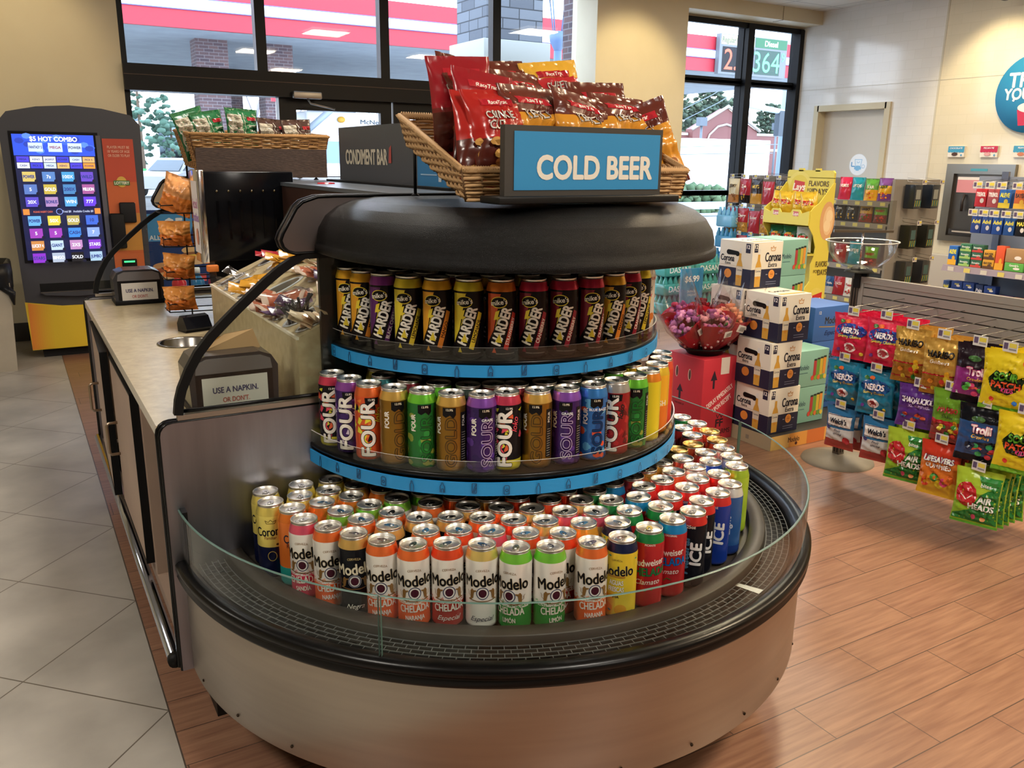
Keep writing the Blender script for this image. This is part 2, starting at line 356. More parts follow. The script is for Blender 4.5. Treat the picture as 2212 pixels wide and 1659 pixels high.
# ---------------- glazed front ----------------
FR=m('#0c0d10','p',.4)
def win(name,x0,x1,z0,z1,fw=.05,y=YF+.02):
    b=MB(); b.box(x0,y,z0,x0+fw,y+.1,z1,FR); b.box(x1-fw,y,z0,x1,y+.1,z1,FR); b.box(x0+fw,y,z0,x1-fw,y+.1,z0+fw,FR); b.box(x0+fw,y,z1-fw,x1-fw,y+.1,z1,FR)
    o=struct(name,b); g=MB().box(x0+fw,y+.045,z0+fw,x1-fw,y+.05,z1-fw,WINDOW).obj('pane',o); return o
win('window_1',.93,2.07,2.17,3.5,.045); win('window_2',2.07,3.22,2.17,3.5,.045); win('window_3',3.22,4.42,2.17,3.5,.045); win('window_4',4.42,5.6,2.17,3.5,.045)
win('window_5',.93,2.24,.02,2.07,.045); win('window_6',4.5,5.6,.02,2.07,.045)
b=MB().box(.93,YF-.06,2.0,5.6,YF+.14,2.2,m('#110e0d','p',.45)); b.box(.93,YF-.065,2.12,5.6,YF-.055,2.125,m('#54402f')); struct('trim_2',b)
def door(name,x0,x1):
    b=MB(); y=YF+.02; z1=2.02
    b.box(x0,y,0,x0+.11,y+.06,z1,FR); b.box(x1-.11,y,0,x1,y+.06,z1,FR); b.box(x0+.11,y,0,x1-.11,y+.06,.2,FR); b.box(x0+.11,y,1.9,x1-.11,y+.06,z1,FR)
    o=struct(name,b); MB().box(x0+.11,y+.025,.2,x1-.11,y+.03,1.9,WINDOW).obj('pane',o)
    return o
d1=door('door_1',2.24,3.27); d2=door('door_2',3.29,4.4)
pr=MB(); P_=Pr(pr,lambda u,v,h:Vector((2.75-u,YF+.05+h,.9+v)),kind='p'); P_.p([(-.30,-.10),(.28,-.10),(.34,.12),(-.24,.12)],'#d84a4a'); P_.t('RaceTrac',.02,.01,.085,'#f4f4f4',bold=.03,shear=.3); P_.t('WELCOME TO',0,.23,.06,'#3d7fb5',bold=.02); pr.obj('welcome_lettering',d1)
t_=thing('door_closer','silver door closer with folding arm on the dark door header','closer',(2.42,YF-.07,1.98))
MB().rbox(-.13,-.055,.01,.13,0,.07,.01,m('#9a938a','m',.4)).obj('closer_body',t_); MB().tube([(0,-.03,.01),(.02,-.06,-.03),(.24,-.06,-.07)],.009,m('#8b857c','m',.4)).obj('closer_arm',t_)
win('window_7',6.55,7.83,2.4,3.1,.06); win('window_8',7.83,XR,2.4,3.1,.06); win('window_9',6.55,7.83,1.1,2.43,.055); win('window_10',7.83,XR,1.1,2.43,.055); win('window_11',6.55,7.83,0,1.15,.055); win('window_12',7.83,XR,0,1.15,.055)
struct('trim_3',MB().box(7.78,YF-.05,0,7.88,YF+.02,3.07,FR).box(6.5,YF-.03,3.02,XR,YF+.02,3.08,FR).box(8.66,YF-.04,0,XR,YF+.02,3.07,FR).box(5.6,YF,0,6.55,YF+.2,3.6,CREAM).box(6.5,YF+.0,3.08,XR,YF+.12,3.5,CREAM))
# service door in the right wall
DF=m('#c5b998','p',.4); b=MB(); 
for a in ((DY0-.05,0,DY0+.02,DZ+.05),(DY1-.02,0,DY1+.05,DZ+.05),(DY0,DZ-.02,DY1,DZ+.05)): b.box(XR-.03,a[0],a[1],XR+.16,a[2],a[3],DF)
b.box(XR+.1,DY0,0,XR+.15,DY1,DZ,m('#c9c2b4','p',.5)); o=struct('door_3',b)
b=MB(); P_=Pr(b,plane((XR+.099,6.95,1.48),(0,-1,0),(0,0,1)),kind='p'); P_.e(0,0,.125,.125,'#eef2f4',32); P_.ring(0,0,.125,.125,.003,'#d5dde2')
P_.p([(-.05,.06),(.05,.06),(.04,-.01),(-.035,-.01)],'#e6f1f7'); P_.l([(-.05,.06),(.05,.06),(.04,-.01),(0,-.03),(-.035,-.01),(-.05,.06)],.005,'#5fa9d8'); P_.l([(-.02,.035),(0,.02),(.025,.035)],.005,'#5fa9d8'); P_.l([(-.09,.03),(-.09,-.02),(-.04,-.02)],.012,'#4b9bd0'); P_.e(0,-.04,.05,.03,'#7db8dd'); P_.ring(.075,-.02,.022,.022,.004,'#5fa9d8'); P_.e(-.035,-.075,.012,.02,'#e6f1f7'); P_.e(.03,-.075,.012,.02,'#e6f1f7')
b.obj('round_sticker',o)
MB().tube([(XR+.1,6.66,1.0),(XR+.04,6.66,1.0),(XR+.04,6.76,1.0)],.01,CHROME).obj('door_handle',o)
# ---------------- outdoors ----------------
ASPH=noisy('pale_asphalt','#a4a4a2','#b6b6b4',1.5,.9); GRASS=noisy('lawn','#8f9468','#a5a67c',3,.95)
struct('ground_outside',MB().box(-30,YF+.2,-.3,140,140,-.02,ASPH))
RED=m('#a01e30','p'); WHT=m('#e6e8ee','p'); UND=noisy('canopy_soffit','#8d949c','#9aa1a9',2,.7)
t_=thing('fuel_canopy','long fuel station canopy with red and white stripes outside the windows','canopy')
b=MB(); b.box(-8,22,4.35,26.6,22.12,4.76,RED); b.box(-8,21.97,4.76,26.6,22.12,5.0,WHT); b.box(-8,22,5.0,26.6,22.12,5.42,RED); b.box(-8,21.965,4.745,26.6,21.99,4.765,m('#5a5fc0')); b.box(-8,21.965,4.99,26.6,21.99,5.01,m('#5a5fc0'))
b.obj('fascia',t_); b=MB().box(-8,22.1,4.4,26.5,37,5.3,UND); b.obj('deck',t_)
STN=None
def stone_mat(t,b):
    tc=t.nodes.new('ShaderNodeTexCoord'); s=t.nodes.new('ShaderNodeSeparateXYZ'); cb=t.nodes.new('ShaderNodeCombineXYZ'); ad=t.nodes.new('ShaderNodeMath'); t.links.new(tc.outputs['Object'],s.inputs[0]); t.links.new(s.outputs['X'],ad.inputs[0]); t.links.new(s.outputs['Y'],ad.inputs[1]); t.links.new(ad.outputs[0],cb.inputs[0]); t.links.new(s.outputs['Z'],cb.inputs[1])
    br=t.nodes.new('ShaderNodeTexBrick'); br.offset=.4; br.squash=.7; br.squash_frequency=3; br.inputs['Color1'].default_value=lin('#676c74'); br.inputs['Color2'].default_value=lin('#4a4e56'); br.inputs['Mortar'].default_value=lin('#2c2f34'); br.inputs['Scale'].default_value=1; br.inputs['Brick Width'].default_value=.36; br.inputs['Row Height'].default_value=.13; br.inputs['Mortar Size'].default_value=.008
    t.links.new(cb.outputs[0],br.inputs['Vector']); t.links.new(br.outputs['Color'],b.inputs['Base Color']); b.inputs['Roughness'].default_value=.9
    bp=t.nodes.new('ShaderNodeBump'); bp.inputs['Strength'].default_value=.6; t.links.new(br.outputs['Fac'],bp.inputs['Height']); bp.invert=True; t.links.new(bp.outputs[0],b.inputs['Normal'])
STN=nodes_mat('stacked_stone',stone_mat)
def brick_mat(t,b):
    tc=t.nodes.new('ShaderNodeTexCoord'); s=t.nodes.new('ShaderNodeSeparateXYZ'); cb=t.nodes.new('ShaderNodeCombineXYZ'); ad=t.nodes.new('ShaderNodeMath'); t.links.new(tc.outputs['Object'],s.inputs[0]); t.links.new(s.outputs['X'],ad.inputs[0]); t.links.new(s.outputs['Y'],ad.inputs[1]); t.links.new(ad.outputs[0],cb.inputs[0]); t.links.new(s.outputs['Z'],cb.inputs[1])
    br=t.nodes.new('ShaderNodeTexBrick'); br.inputs['Color1'].default_value=lin('#665050'); br.inputs['Color2'].default_value=lin('#4c4048'); br.inputs['Mortar'].default_value=lin('#787276'); br.inputs['Scale'].default_value=1; br.inputs['Brick Width'].default_value=.24; br.inputs['Row Height'].default_value=.08; br.inputs['Mortar Size'].default_value=.008
    t.links.new(cb.outputs[0],br.inputs['Vector']); t.links.new(br.outputs['Color'],b.inputs['Base Color']); b.inputs['Roughness'].default_value=.9
BRK=nodes_mat('outdoor_brick',brick_mat)
for i,(x0,x1,y,lab) in enumerate([(4.6,5.4,24,'dark brick canopy pillar seen behind the left window mullion'),(6.3,7.1,24,'brick canopy pillar standing right of the numbered pump signs'),(6.6,7.6,32,'farther brick canopy pillar between two nearer ones')]):
    k=y/20; o=MB().box(x0*1,y,-.02,x1,y+.7,4.45,BRK).obj('brick_pillar'); tag(o,lab,'pillar','brick pillars under the fuel canopy')
for n_,x,y,z in (('15',4.28,18.2,2.0),('13',5.0,18.2,2.75)):
    t_=thing('pump_number_sign','small red pump number sign reading %s'%({'15':'fifteen, on the left by the farther pillar','13':'thirteen, on the right and higher up'}[n_]),'sign',(x,y,0),0,'pump number signs')
    b=MB().box(-.11,-.02,z-.16,.11,.02,z+.13,m('#c9303c')); Pr(b,plane((0,-.021,z),(1,0,0),(0,0,1))).t(n_,0,0,.15,'#f5f5f5',bold=.03); b.obj('number_plate',t_)
    MB().tube([(0,0,-.02),(0,0,z-.14)],.025,m('#c8ccd0')).obj('pole',t_)
t_=thing('stone_column','big stacked stone column with a pale cap band outside the window','column',(5.95,10.6,0))
b=MB().box(-.42,-.42,2.9,.42,.42,4.6,STN).obj('upper_shaft',t_); b=MB().box(-.44,-.44,-.02,.44,.44,2.72,STN).obj('lower_shaft',t_); b=MB().rbox(-.5,-.5,2.68,.5,.5,2.98,.01,m('#8a8c88')).obj('cap_band',t_)
tag(MB().box(7.1,10.3,-.02,7.45,10.8,4.6,BRK).obj('brick_pier'),'brick pier at the right edge of the front windows','pier')
t_=thing('street_lamp','dark carriage style lamp post outside beside the stone column','lamp post',(8.45,13,0))
LP=m('#4f6688'); MB().tube([(0,0,-.02),(0,0,3.3)],[.09,.07],LP,10).obj('post',t_); MB().lathe([(.06,3.3),(.14,3.45),(.16,3.6),(.05,3.62)],LP,12).obj('collar',t_)
b=MB(); 
for k in range(4): a=k*PI/2+.4; b.tube([(.1*math.cos(a),.1*math.sin(a),3.6),(.2*math.cos(a),.2*math.sin(a),4.2)],.012,LP)
b.lathe([(0,4.5),(.12,4.35),(.24,4.2),(.2,4.2)],LP,12); b.obj('lantern',t_)
# refuse truck, parked cars
t_=thing('refuse_truck','big white front loading refuse truck facing the shop doors','truck',(9.4,25.5,0)); t_.scale=(1.2,1.2,.9)
TWH=m('#e9edf2','g'); b=MB(); b.rbox(-1.25,.2,.9,1.3,8,3.15,.06,TWH); b.obj('hopper_body',t_)
b=MB(); b.rbox(-1.75,-1.6,.75,.1,.15,2.35,.08,TWH); b.obj('cab',t_); b=MB().box(-1.6,-1.63,1.5,-.15,-1.6,2.15,m('#6f8aa5','g')); b.obj('windshield',t_)
b=MB().box(-1.78,-1.2,1.35,-1.75,-.2,2.1,m('#7d93a8','g')); b.obj('side_window',t_)
b=MB(); Pr(b,plane((.1,.19,2.85),(1,0,0),(0,0,1))).t('McNeilus',.45,0,.14,'#31404f',bold=.02); b.obj('body_lettering',t_)
for x in (-.35,.95): MB().lathe([(0,0),(.1,0),(.1,.03),(0,.03)],m('#e0a93a'),16,T=Matrix.Translation((x,.17,2.9))@Matrix.Rotation(PI/2,4,'X')).obj('marker_light',t_)
MB().tube([(-1.6,-.6,2.35),(-.9,-.6,3.1),(-.9,-.6,3.15),(-.8,.3,3.3)],.09,m('#9ba8b6'),8).obj('exhaust_stack',t_)
MB().box(-.9,.6,3.15,.2,1.2,3.4,m('#4b5664')).box(-.2,.7,3.4,.05,.9,3.6,m('#4b5664')).obj('roof_gear',t_)
b=MB().box(-1.75,-1.75,.5,1.3,-1.55,.8,m('#3a4048')).obj('bumper',t_)
for x,y in ((-1.6,-.9),(1.1,-.9),(-1.1,5),(1.1,5)): MB().lathe([(0,-.15),(.5,-.15),(.5,.15),(0,.15)],m('#2c3035'),20,T=Matrix.Translation((x,y,.5))@Matrix.Rotation(PI/2,4,'Y')).obj('wheel',t_)
def car(name,label,loc,rz,col,kind='car',L=4.6,H=1.42):
    t_=thing(name,label,kind,loc,rz); b=MB(); k=L/4.6
    b.prism([(-2.3*k,.3),(2.3*k,.3),(2.3*k,.75),(1.3*k,.92),(-1.6*k,.98),(-2.25*k,.9)],1,-.88,.88,m(col,'g')); b.obj('body_shell',t_)
    b=MB().prism([(1.25*k,.9),(.45*k,H),(-.9*k,H),(-1.9*k,.95)],1,-.72,.72,m(col,'g')); b.obj('cabin',t_)
    b=MB().prism([(1.1*k,.95),(.42*k,H-.07),(-.85*k,H-.07),(-1.6*k,.98)],1,-.735,.735,m('#3e4c58','g')); b.obj('side_glass',t_)
    b=MB(); b.add([(1.26*k,-.62,.95),(1.26*k,.62,.95),(.52*k,.55,H-.05),(.52*k,-.55,H-.05)],[(0,1,2,3)],m('#45525e','g')); b.add([(-1.88*k,-.62,1.0),(-1.88*k,.62,1.0),(-.99*k,.55,H-.05),(-.99*k,-.55,H-.05)],[(0,3,2,1)],m('#45525e','g')); b.obj('windshields',t_)
    for x in (-1.4*k,1.45*k):
        for y in (-.82,.82): MB().lathe([(0,-.1),(.2,-.11),(.2,-.1),(.33,-.1),(.33,.1),(0,.1)],m('#23262a'),20,T=Matrix.Translation((x,y,.33))@Matrix.Rotation(PI/2,4,'X')).obj('wheel',t_)
    return t_
car('parked_car','pale silver sedan parked outside beyond the left window',(6.0,36.5,0),-2.2,'#c9ced4')
car('parked_car','green and white van parked at the far edge left of the sedan',(4.2,44,0),0,'#4fae62','van',5,1.9)
# fast food roof far left, buildings, trees
t_=thing('orange_roof_building','far white building with an orange metal roof','building',(6.2,60,0)); MB().box(-4,0,0,2.6,6,3.6,m('#e9e9ea')).obj('wall',t_); MB().prism([(-.6,1.6),(-.6,2.0),(.5,3.0),(.5,1.6)],0,-4.2,1.2,m('#e08a3c')).obj('roof',t_)
t_=thing('plaza_store','brick store with a gabled front and green letters across the road','building',(79,82,0))
BR2=m('#6a3c3a'); PAL=m('#a8a098'); b=MB().box(-10,0,-.1,14,10,5.1,BR2); b.obj('wall',t_)
b=MB().prism([(-6.5,-.1),(4.2,-.1),(4.2,5.4),(-1.2,8.0),(-6.5,5.4)],1,-.8,.5,BR2).obj('gable_wall',t_)
b=MB(); b.tube([(-6.8,-1,5.4),(-1.2,-1,8.2),(4.5,-1,5.4)],.22,PAL,4); b.tube([(-4.5,-.9,3.2),(-3.9,-.9,4.8),(-2.6,-.9,5.8),(-1.2,-.9,6.1),(.2,-.9,5.8),(1.5,-.9,4.8),(2.1,-.9,3.2)],.14,PAL,4); b.box(4.2,-.1,4.9,14.2,.05,5.2,PAL); b.box(-10.2,-.1,4.7,-6.6,.05,5.0,PAL); b.box(4.2,-.05,3.0,14,.05,3.3,m('#d8b98c')); b.obj('cornice_trim',t_)
b=MB(); b.add([(-1.2,-.5,8.0),(4.2,-.5,5.4),(8.2,4,5.2),(4,4,8.2)],[(0,1,2,3)],m('#d9a877')); b.obj('roof',t_)
b=MB(); Pr(b,plane((-1.2,-.85,3.4),(1,0,0),(0,0,1))).t('DOLLAR TREE',0,0,.75,'#3fae6e',bold=.05,maxw=6.4); b.obj('store_letters',t_)
car('white_box_truck','white van driving past on the road seen through the right window',(68.5,70,0),0,'#eef0f2','van',7,2.5)
tag(MB().rbox(53,60,-.02,63.4,62,3.6,.1,m('#f0f2f4')).obj('delivery_trailer'),'long white trailer on the road behind the hedge','trailer')
def tree(name,label,loc,h,r,cols,n=110,seed=1,group='trees beyond the road',tr=.12):
    q=random.Random(seed); t_=thing(name,label,'tree',loc,0,group); MB().tube([(0,0,-.1),(0,0,h*.8)],[tr,tr*.4],m('#6a5a4c','f'),7).obj('trunk',t_)
    b=MB()
    for i in range(n):
        a=q.uniform(0,2*PI); z=q.uniform(.25,1)*h; rr=r*math.sqrt(q.random())*(1.15-.7*z/h); s_=q.uniform(.045,.11)*r
        b.blob((rr*math.cos(a),rr*math.sin(a),z),(s_,s_,s_*.7),m(q.choice(cols),'f'),1,.35,rr=q)
    b.obj('foliage',t_); return t_
GR=['#3c4a3e','#465647','#52604e','#354238']
base=[tree('broadleaf_tree','tree in the dense grey green tree line behind the plaza',(62,104,0),11,4.6,GR,420,3)]
q=random.Random(5); K=0
for x in range(0,14):
    dup(base[0],(64+x*5.2+q.uniform(-1,1),104+q.uniform(-3,4)+x*.8,q.uniform(-.5,2.0)),(0,0,q.uniform(0,6)),'tree in the dense grey green tree line behind the plaza, %s from the left'%ordn(x+1))
base[0]['label']='tree at the left end of the grey green tree line behind the plaza'
tree('pine_tree','tall pale blue green pine beyond the left window',(6.6,51,0),7.6,2.2,['#4c685a','#5a7668','#40584c'],260,8,'trees beyond the left window')
tree('pine_tree','shorter bushy pine to the right of the tall one',(8.3,52,0),4.0,1.8,['#4c685a','#40584c'],160,9,'trees beyond the left window')
def bare(loc,h,seed,label):
    q=random.Random(seed); t_=thing('bare_tree',label,'tree',loc,0,'bare trees behind the truck'); b=MB(); MB().tube([(0,0,-.1),(0,0,h*.45)],[.16,.1],m('#8d8789','f'),6).obj('trunk',t_)
    def br(p,d,l,r,k):
        e=p+d*l; b.tube([p,p+d*l*.5+Vector((q.uniform(-.1,.1),0,q.uniform(-.05,.1)))*l,e],[r,r*.8,r*.55],m('#938d90','f'),4,cap=False)
        if k>0:
            for _ in range(3): br(e,(d+Vector((q.uniform(-.8,.8),q.uniform(-.8,.8),q.uniform(-.2,.6)))).normalized(),l*.7,r*.55,k-1)
    for _ in range(4): br(Vector((0,0,h*.42)),Vector((q.uniform(-.7,.7),q.uniform(-.5,.5),1)).normalized(),h*.22,.06,3)
    b.obj('branches',t_)
for i,(x,y) in enumerate([(13.5,46),(16.5,48),(19.5,50),(11,44),(23,52)]): bare((x,y,0),7.5,20+i,'bare grey tree beyond the road, number %s from the left behind the truck'%ordn(i))
t_=thing('far_treeline_wood','low hazy wood on the horizon beyond the left windows','trees',(20,115,0)); b=MB(); q=random.Random(2)
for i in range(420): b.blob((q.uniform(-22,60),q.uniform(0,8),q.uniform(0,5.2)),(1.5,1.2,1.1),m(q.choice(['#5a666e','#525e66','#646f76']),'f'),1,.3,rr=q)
o=b.obj('foliage',t_); t_['kind']='stuff'
def hedge(label,loc,sx_,sz,seed,cols):
    q=random.Random(seed); b=MB()
    for i in range(520): b.blob((q.uniform(-sx_,sx_),q.uniform(-.6,.6),q.uniform(.05,sz)),q.uniform(.08,.16),m(q.choice(cols),'f'),1,.3,rr=q)
    o=b.obj('clipped_hedge',loc=loc); tag(o,label,'hedge','hedges outside the right window')
hedge('long low clipped hedge outside the right window',(17.9,20.6,-.1),1.5,.85,1,['#4f6448','#5c7052','#465c42']); hedge('small yellow green rounded shrub left of the long hedge',(15.4,20.5,-.1),.5,1.1,2,['#7c8440','#8c9048'])
tag(MB().box(14.6,18.5,.2,18.3,19.0,.38,m('#9fb7c9')).box(15.6,18.6,-.02,15.9,18.9,.2,m('#9fb7c9')).obj('outdoor_bench'),'pale blue bench outside the right window','bench')
def lot_lamp(x,y,h,lab):
    t_=thing('parking_lot_lamp',lab,'lamp post',(x,y,0),0,'parking lot lamps'); MB().tube([(0,0,-.1),(0,0,h)],.12,m('#59626c'),8).obj('pole',t_); MB().box(-.45,-.3,h,.45,.3,h+.8,m('#4b5560')).obj('lamp_box',t_)
lot_lamp(60,66,5.0,'square headed parking lot lamp left of the window mullion'); lot_lamp(81,76,5.4,'square headed parking lot lamp in front of the brick store wall')
t_=thing('traffic_signal_pole','grey traffic signal mast with a long arm above the road','traffic light',(31.5,29,0)); MB().tube([(0,0,-.1),(0,0,9)],.28,m('#8fa3b6'),10).obj('mast',t_); MB().tube([(0,0,3.75),(-4.3,-1.2,3.95)],.12,m('#b7c7d4'),8).obj('arm',t_); MB().box(-.8,-.35,2.7,-.4,-.05,3.8,m('#39434e')).obj('signal_head',t_)
t_=thing('traffic_signal_pole','second traffic signal mast at the left edge of the right window','traffic light',(26.6,32,0)); MB().tube([(0,0,-.1),(0,0,3.1),(-.2,0,3.2),(-5,-.6,3.15)],.14,m('#b7c7d4'),8).obj('mast',t_)
t_=thing('overhead_cable','overhead power lines slanting across the right window','cable'); b=MB()
for a,c in (((24,34,1.2),(36,30,8)),((25,36,1.6),(37,31,8.6)),((22,34,2.4),(34,32,2.0)),((22,40,2.6),(40,36,2.6))): b.tube([a,((a[0]+c[0])/2,(a[1]+c[1])/2,(a[2]+c[2])/2-.35),c],.02,m('#707b86'),4)
b.obj('wires',t_)
# price sign on the canopy
t_=thing('fuel_price_sign','fuel price sign on the canopy with red and green digits','sign',(21.9,21.9,4.9)); b=MB(); b.box(-1.55,-.12,-.62,1.5,.05,.6,m('#5f666c')); b.obj('cabinet',t_)
b=MB(); P_=Pr(b,plane((0,-.125,0),(1,0,0),(0,0,1))); P_.r(-1.5,.28,-.03,.58,'#a8ab78'); P_.r(.02,.28,1.48,.58,'#17573a'); P_.t('Regular Unleaded',-.77,.43,.16,'#3b4a44',bold=.02,maxw=1.35); P_.t('Diesel',.75,.43,.17,'#f2f7f4',bold=.02)
P_.r(-1.42,-.55,-.02,.22,'#1a1c22'); P_.r(.04,-.55,1.2,.22,'#123a34'); b.obj('header',t_)
b=MB(); P_=Pr(b,plane((0,-.13,0),(1,0,0),(0,0,1))); P_.k='p'
P_.polys(ttris('2.7',-.82,-.16,.62,.95,0),emis('#ff5a3c',3.0)); P_.polys(ttris('9',-.2,.02,.3,1,0),emis('#ff4a3c',2.2)); P_.polys(ttris('364',.58,-.16,.62,.95,0),emis('#58f2a0',3.0)); P_.polys(ttris('9',1.34,.04,.28,1,0),emis('#58f2a0',3.0)); b.obj('lit_digits',t_)
# ---------------- round open cooler at the end of the island ----------------
CX,CY=1.16,2.08
CO=thing('round_cooler','half round open cooler with steel base holding tiers of drink cans','cooler',(0,0,0))
def arcpath(cx,cy,R,y0,n=64,right=None,left=True):
    p=[]
    if left and y0>cy+.001: p.append(((cx-R,y0),(-1,0)))
    for i in range(n+1):
        a=PI+PI*i/n; p.append(((cx+R*math.cos(a),cy+R*math.sin(a)),(math.cos(a),math.sin(a))))
    if (right or y0)>cy+.001: p.append(((cx+R,right or y0),(1,0)))
    return p
P0=arcpath(CX,CY,0.0,CY,96,2.82)
def AP(R,n=96,right=2.82):
    return arcpath(CX,CY,R,CY,n,right)
def ringsheet(mb,R0,R1,z,M,n=96,right=2.82):
    a=AP(R0,n,right);b=AP(R1,n,right); v=[(p[0][0],p[0][1],z) for p in a]+[(p[0][0],p[0][1],z) for p in b]; k=len(a)
    mb.add(v,[(i,i+1,k+i+1,k+i) for i in range(k-1)],M,False)
b=MB(); b.sweep(AP(.885),[(0,.20),(.0015,.203),(.0015,.455),(0,.46)],STEEL); ringsheet(b,.60,.885,.202,BLKP); o=b.obj('steel_base',CO)
b=MB(); sc=m('#3a2f26','m')
for k in range(14):
    a=PI+.12+k*.21; b.lathe([(0,.0),(.004,0),(.003,.0025),(0,.003)],sc,8,T=Matrix.Translation((CX+.8865*math.cos(a),CY+.8865*math.sin(a),.222))@Matrix.Rotation(a-PI/2+PI/2,4,'Z')@Matrix.Rotation(PI/2,4,'Y'))
b.obj('base_screws',CO)['kind']='stuff'
b=MB(); b.sweep(AP(.62),[(0,0),(0,.216)],BLKP); b.obj('toe_kick',CO)
b=MB(); b.sweep(AP(.888),[(0,.455),(.012,.457),(.018,.466),(.012,.475),(.012,.480),(.020,.487),(.020,.497),(.012,.505),(-.012,.507),(-.020,.500),(-.027,.488)],BLK); b.obj('rim_moulding',CO)
b=MB(); ringsheet(b,.78,.862,.45,m('#060607')); b.sweep(AP(.862),[(0,.45),(0,.49)],m('#1a1b1c')); b.obj('air_channel',CO)
b=MB(); WIRE=m('#505254','p',.5)
rows_=[.791,.806,.821,.836,.851]
for R in rows_: b.sweep(AP(R),[(-.0009,.485),(-.0009,.487),(.0009,.487),(.0009,.485)],WIRE,False)
for j in range(4):
    n=92
    for i in range(n+14):
        if i<n:
            a=PI+PI*(i+.5*(j%2))/n; c,s_=math.cos(a),math.sin(a); r0,r1=rows_[j],rows_[j+1]; t=(-s_*.0010,c*.0010)
            v=[(CX+c*r0-t[0],CY+s_*r0-t[1],.4865),(CX+c*r1-t[0],CY+s_*r1-t[1],.4865),(CX+c*r1+t[0],CY+s_*r1+t[1],.4865),(CX+c*r0+t[0],CY+s_*r0+t[1],.4865)]
        else:
            y=CY+.02+(i-n)*.05; v=[(CX+rows_[j],y,.4865),(CX+rows_[j+1],y,.4865),(CX+rows_[j+1],y+.003,.4865),(CX+rows_[j],y+.003,.4865)]
        b.add(v,[(0,1,2,3)],WIRE)
a=PI+PI*.605
b.add([(CX+.79*math.cos(a),CY+.79*math.sin(a),.4885),(CX+.852*math.cos(a),CY+.852*math.sin(a),.4885),(CX+.852*math.cos(a+.03),CY+.852*math.sin(a+.03),.4885),(CX+.79*math.cos(a+.02),CY+.79*math.sin(a+.02),.4885)],[(0,1,2,3)],m('#8f9192','m',.3))
b.obj('air_grille',CO)
DECK=noisy('cooler_deck','#241f1a','#2f2a23',14,.5)
b=MB(); ringsheet(b,.30,.744,.48,DECK); b.sweep(AP(.744),[(0,.48),(0,.505),(.002,.508),(.040,.508),(.043,.505),(.043,.455)],DECK); b.obj('can_deck',CO)
b=MB(); b.sweep(arcpath(CX,CY+.03,.31,CY+.03,40,CY+.03),[(0,.44),(0,1.25)],m('#0c0c0d')); b.obj('core_panel',CO)
# glass in three panes
def pane(a0,a1,straight=False):
    g=MB(); n=40; R=.887; pts=[]
    for i in range(n+1): a=a0+(a1-a0)*i/n; pts.append(((CX+R*math.cos(a),CY+R*math.sin(a)),(math.cos(a),math.sin(a))))
    if straight: pts.append(((CX+R,2.8),(1,0)))
    g.sweep(pts,[(-.003,.475),(-.003,.638),(-.003,.64)],GLASS); g.sweep(pts,[(.003,.64),(.003,.475)],GLASS); g.sweep(pts,[(-.003,.64),(-.002,.6415),(.002,.6415),(.003,.64)],GEDGE)
    for e in (pts[0],pts[-1]):
        (x,y),(nx,ny)=e; g.add([(x-nx*.004,y-ny*.004,.475),(x+nx*.004,y+ny*.004,.475),(x+nx*.004,y+ny*.004,.64),(x-nx*.004,y-ny*.004,.64)],[(0,1,2,3)],GEDGE)
    return g
g1=pane(PI,PI*1.255).obj('glass_pane',CO); g2=pane(PI*1.257,PI*1.955).obj('glass_pane',CO); g3=pane(PI*1.957,2*PI,True).obj('glass_pane',CO)
MB().box(.275,2.04,.47,.287,2.078,.645,BLKP).obj('glass_bracket',CO); MB().box(2.035,2.76,.47,2.055,2.80,.67,BLKP).obj('glass_bracket',CO)
# tiers
def bottle_icon(P_,u,v,k):
    c='#123a63'; w=.0019
    if k==0: P_.l([(u-.004,v-.012),(u-.004,v+.006),(u-.0015,v+.01),(u-.0015,v+.015),(u+.0015,v+.015),(u+.0015,v+.01),(u+.004,v+.006),(u+.004,v-.012),(u-.004,v-.012)],w,c)
    elif k==1: P_.l([(u-.006,v-.011),(u-.006,v+.008),(u-.004,v+.011),(u+.004,v+.011),(u+.006,v+.008),(u+.006,v-.011),(u-.006,v-.011)],w,c); P_.ring(u,v-.001,.004,.004,w,c)
    elif k==2: P_.l([(u-.005,v-.012),(u-.005,v+.012),(u+.005,v+.012),(u+.005,v-.012),(u-.005,v-.012)],w,c); P_.l([(u-.004,v-.01),(u+.004,v+.01)],w,c); P_.l([(u-.001,v-.01),(u+.004,v+.002)],w,c)
    else: P_.l([(u-.005,v-.012),(u-.005,v+.004),(u-.002,v+.008),(u-.002,v+.012),(u+.002,v+.012),(u+.002,v+.008),(u+.005,v+.004),(u+.005,v-.012)],w,c); P_.l([(u-.002,v-.012),(u-.002,v-.003),(u+.003,v-.003),(u+.003,v-.012)],w,c)
BLUE='#1f86c4'
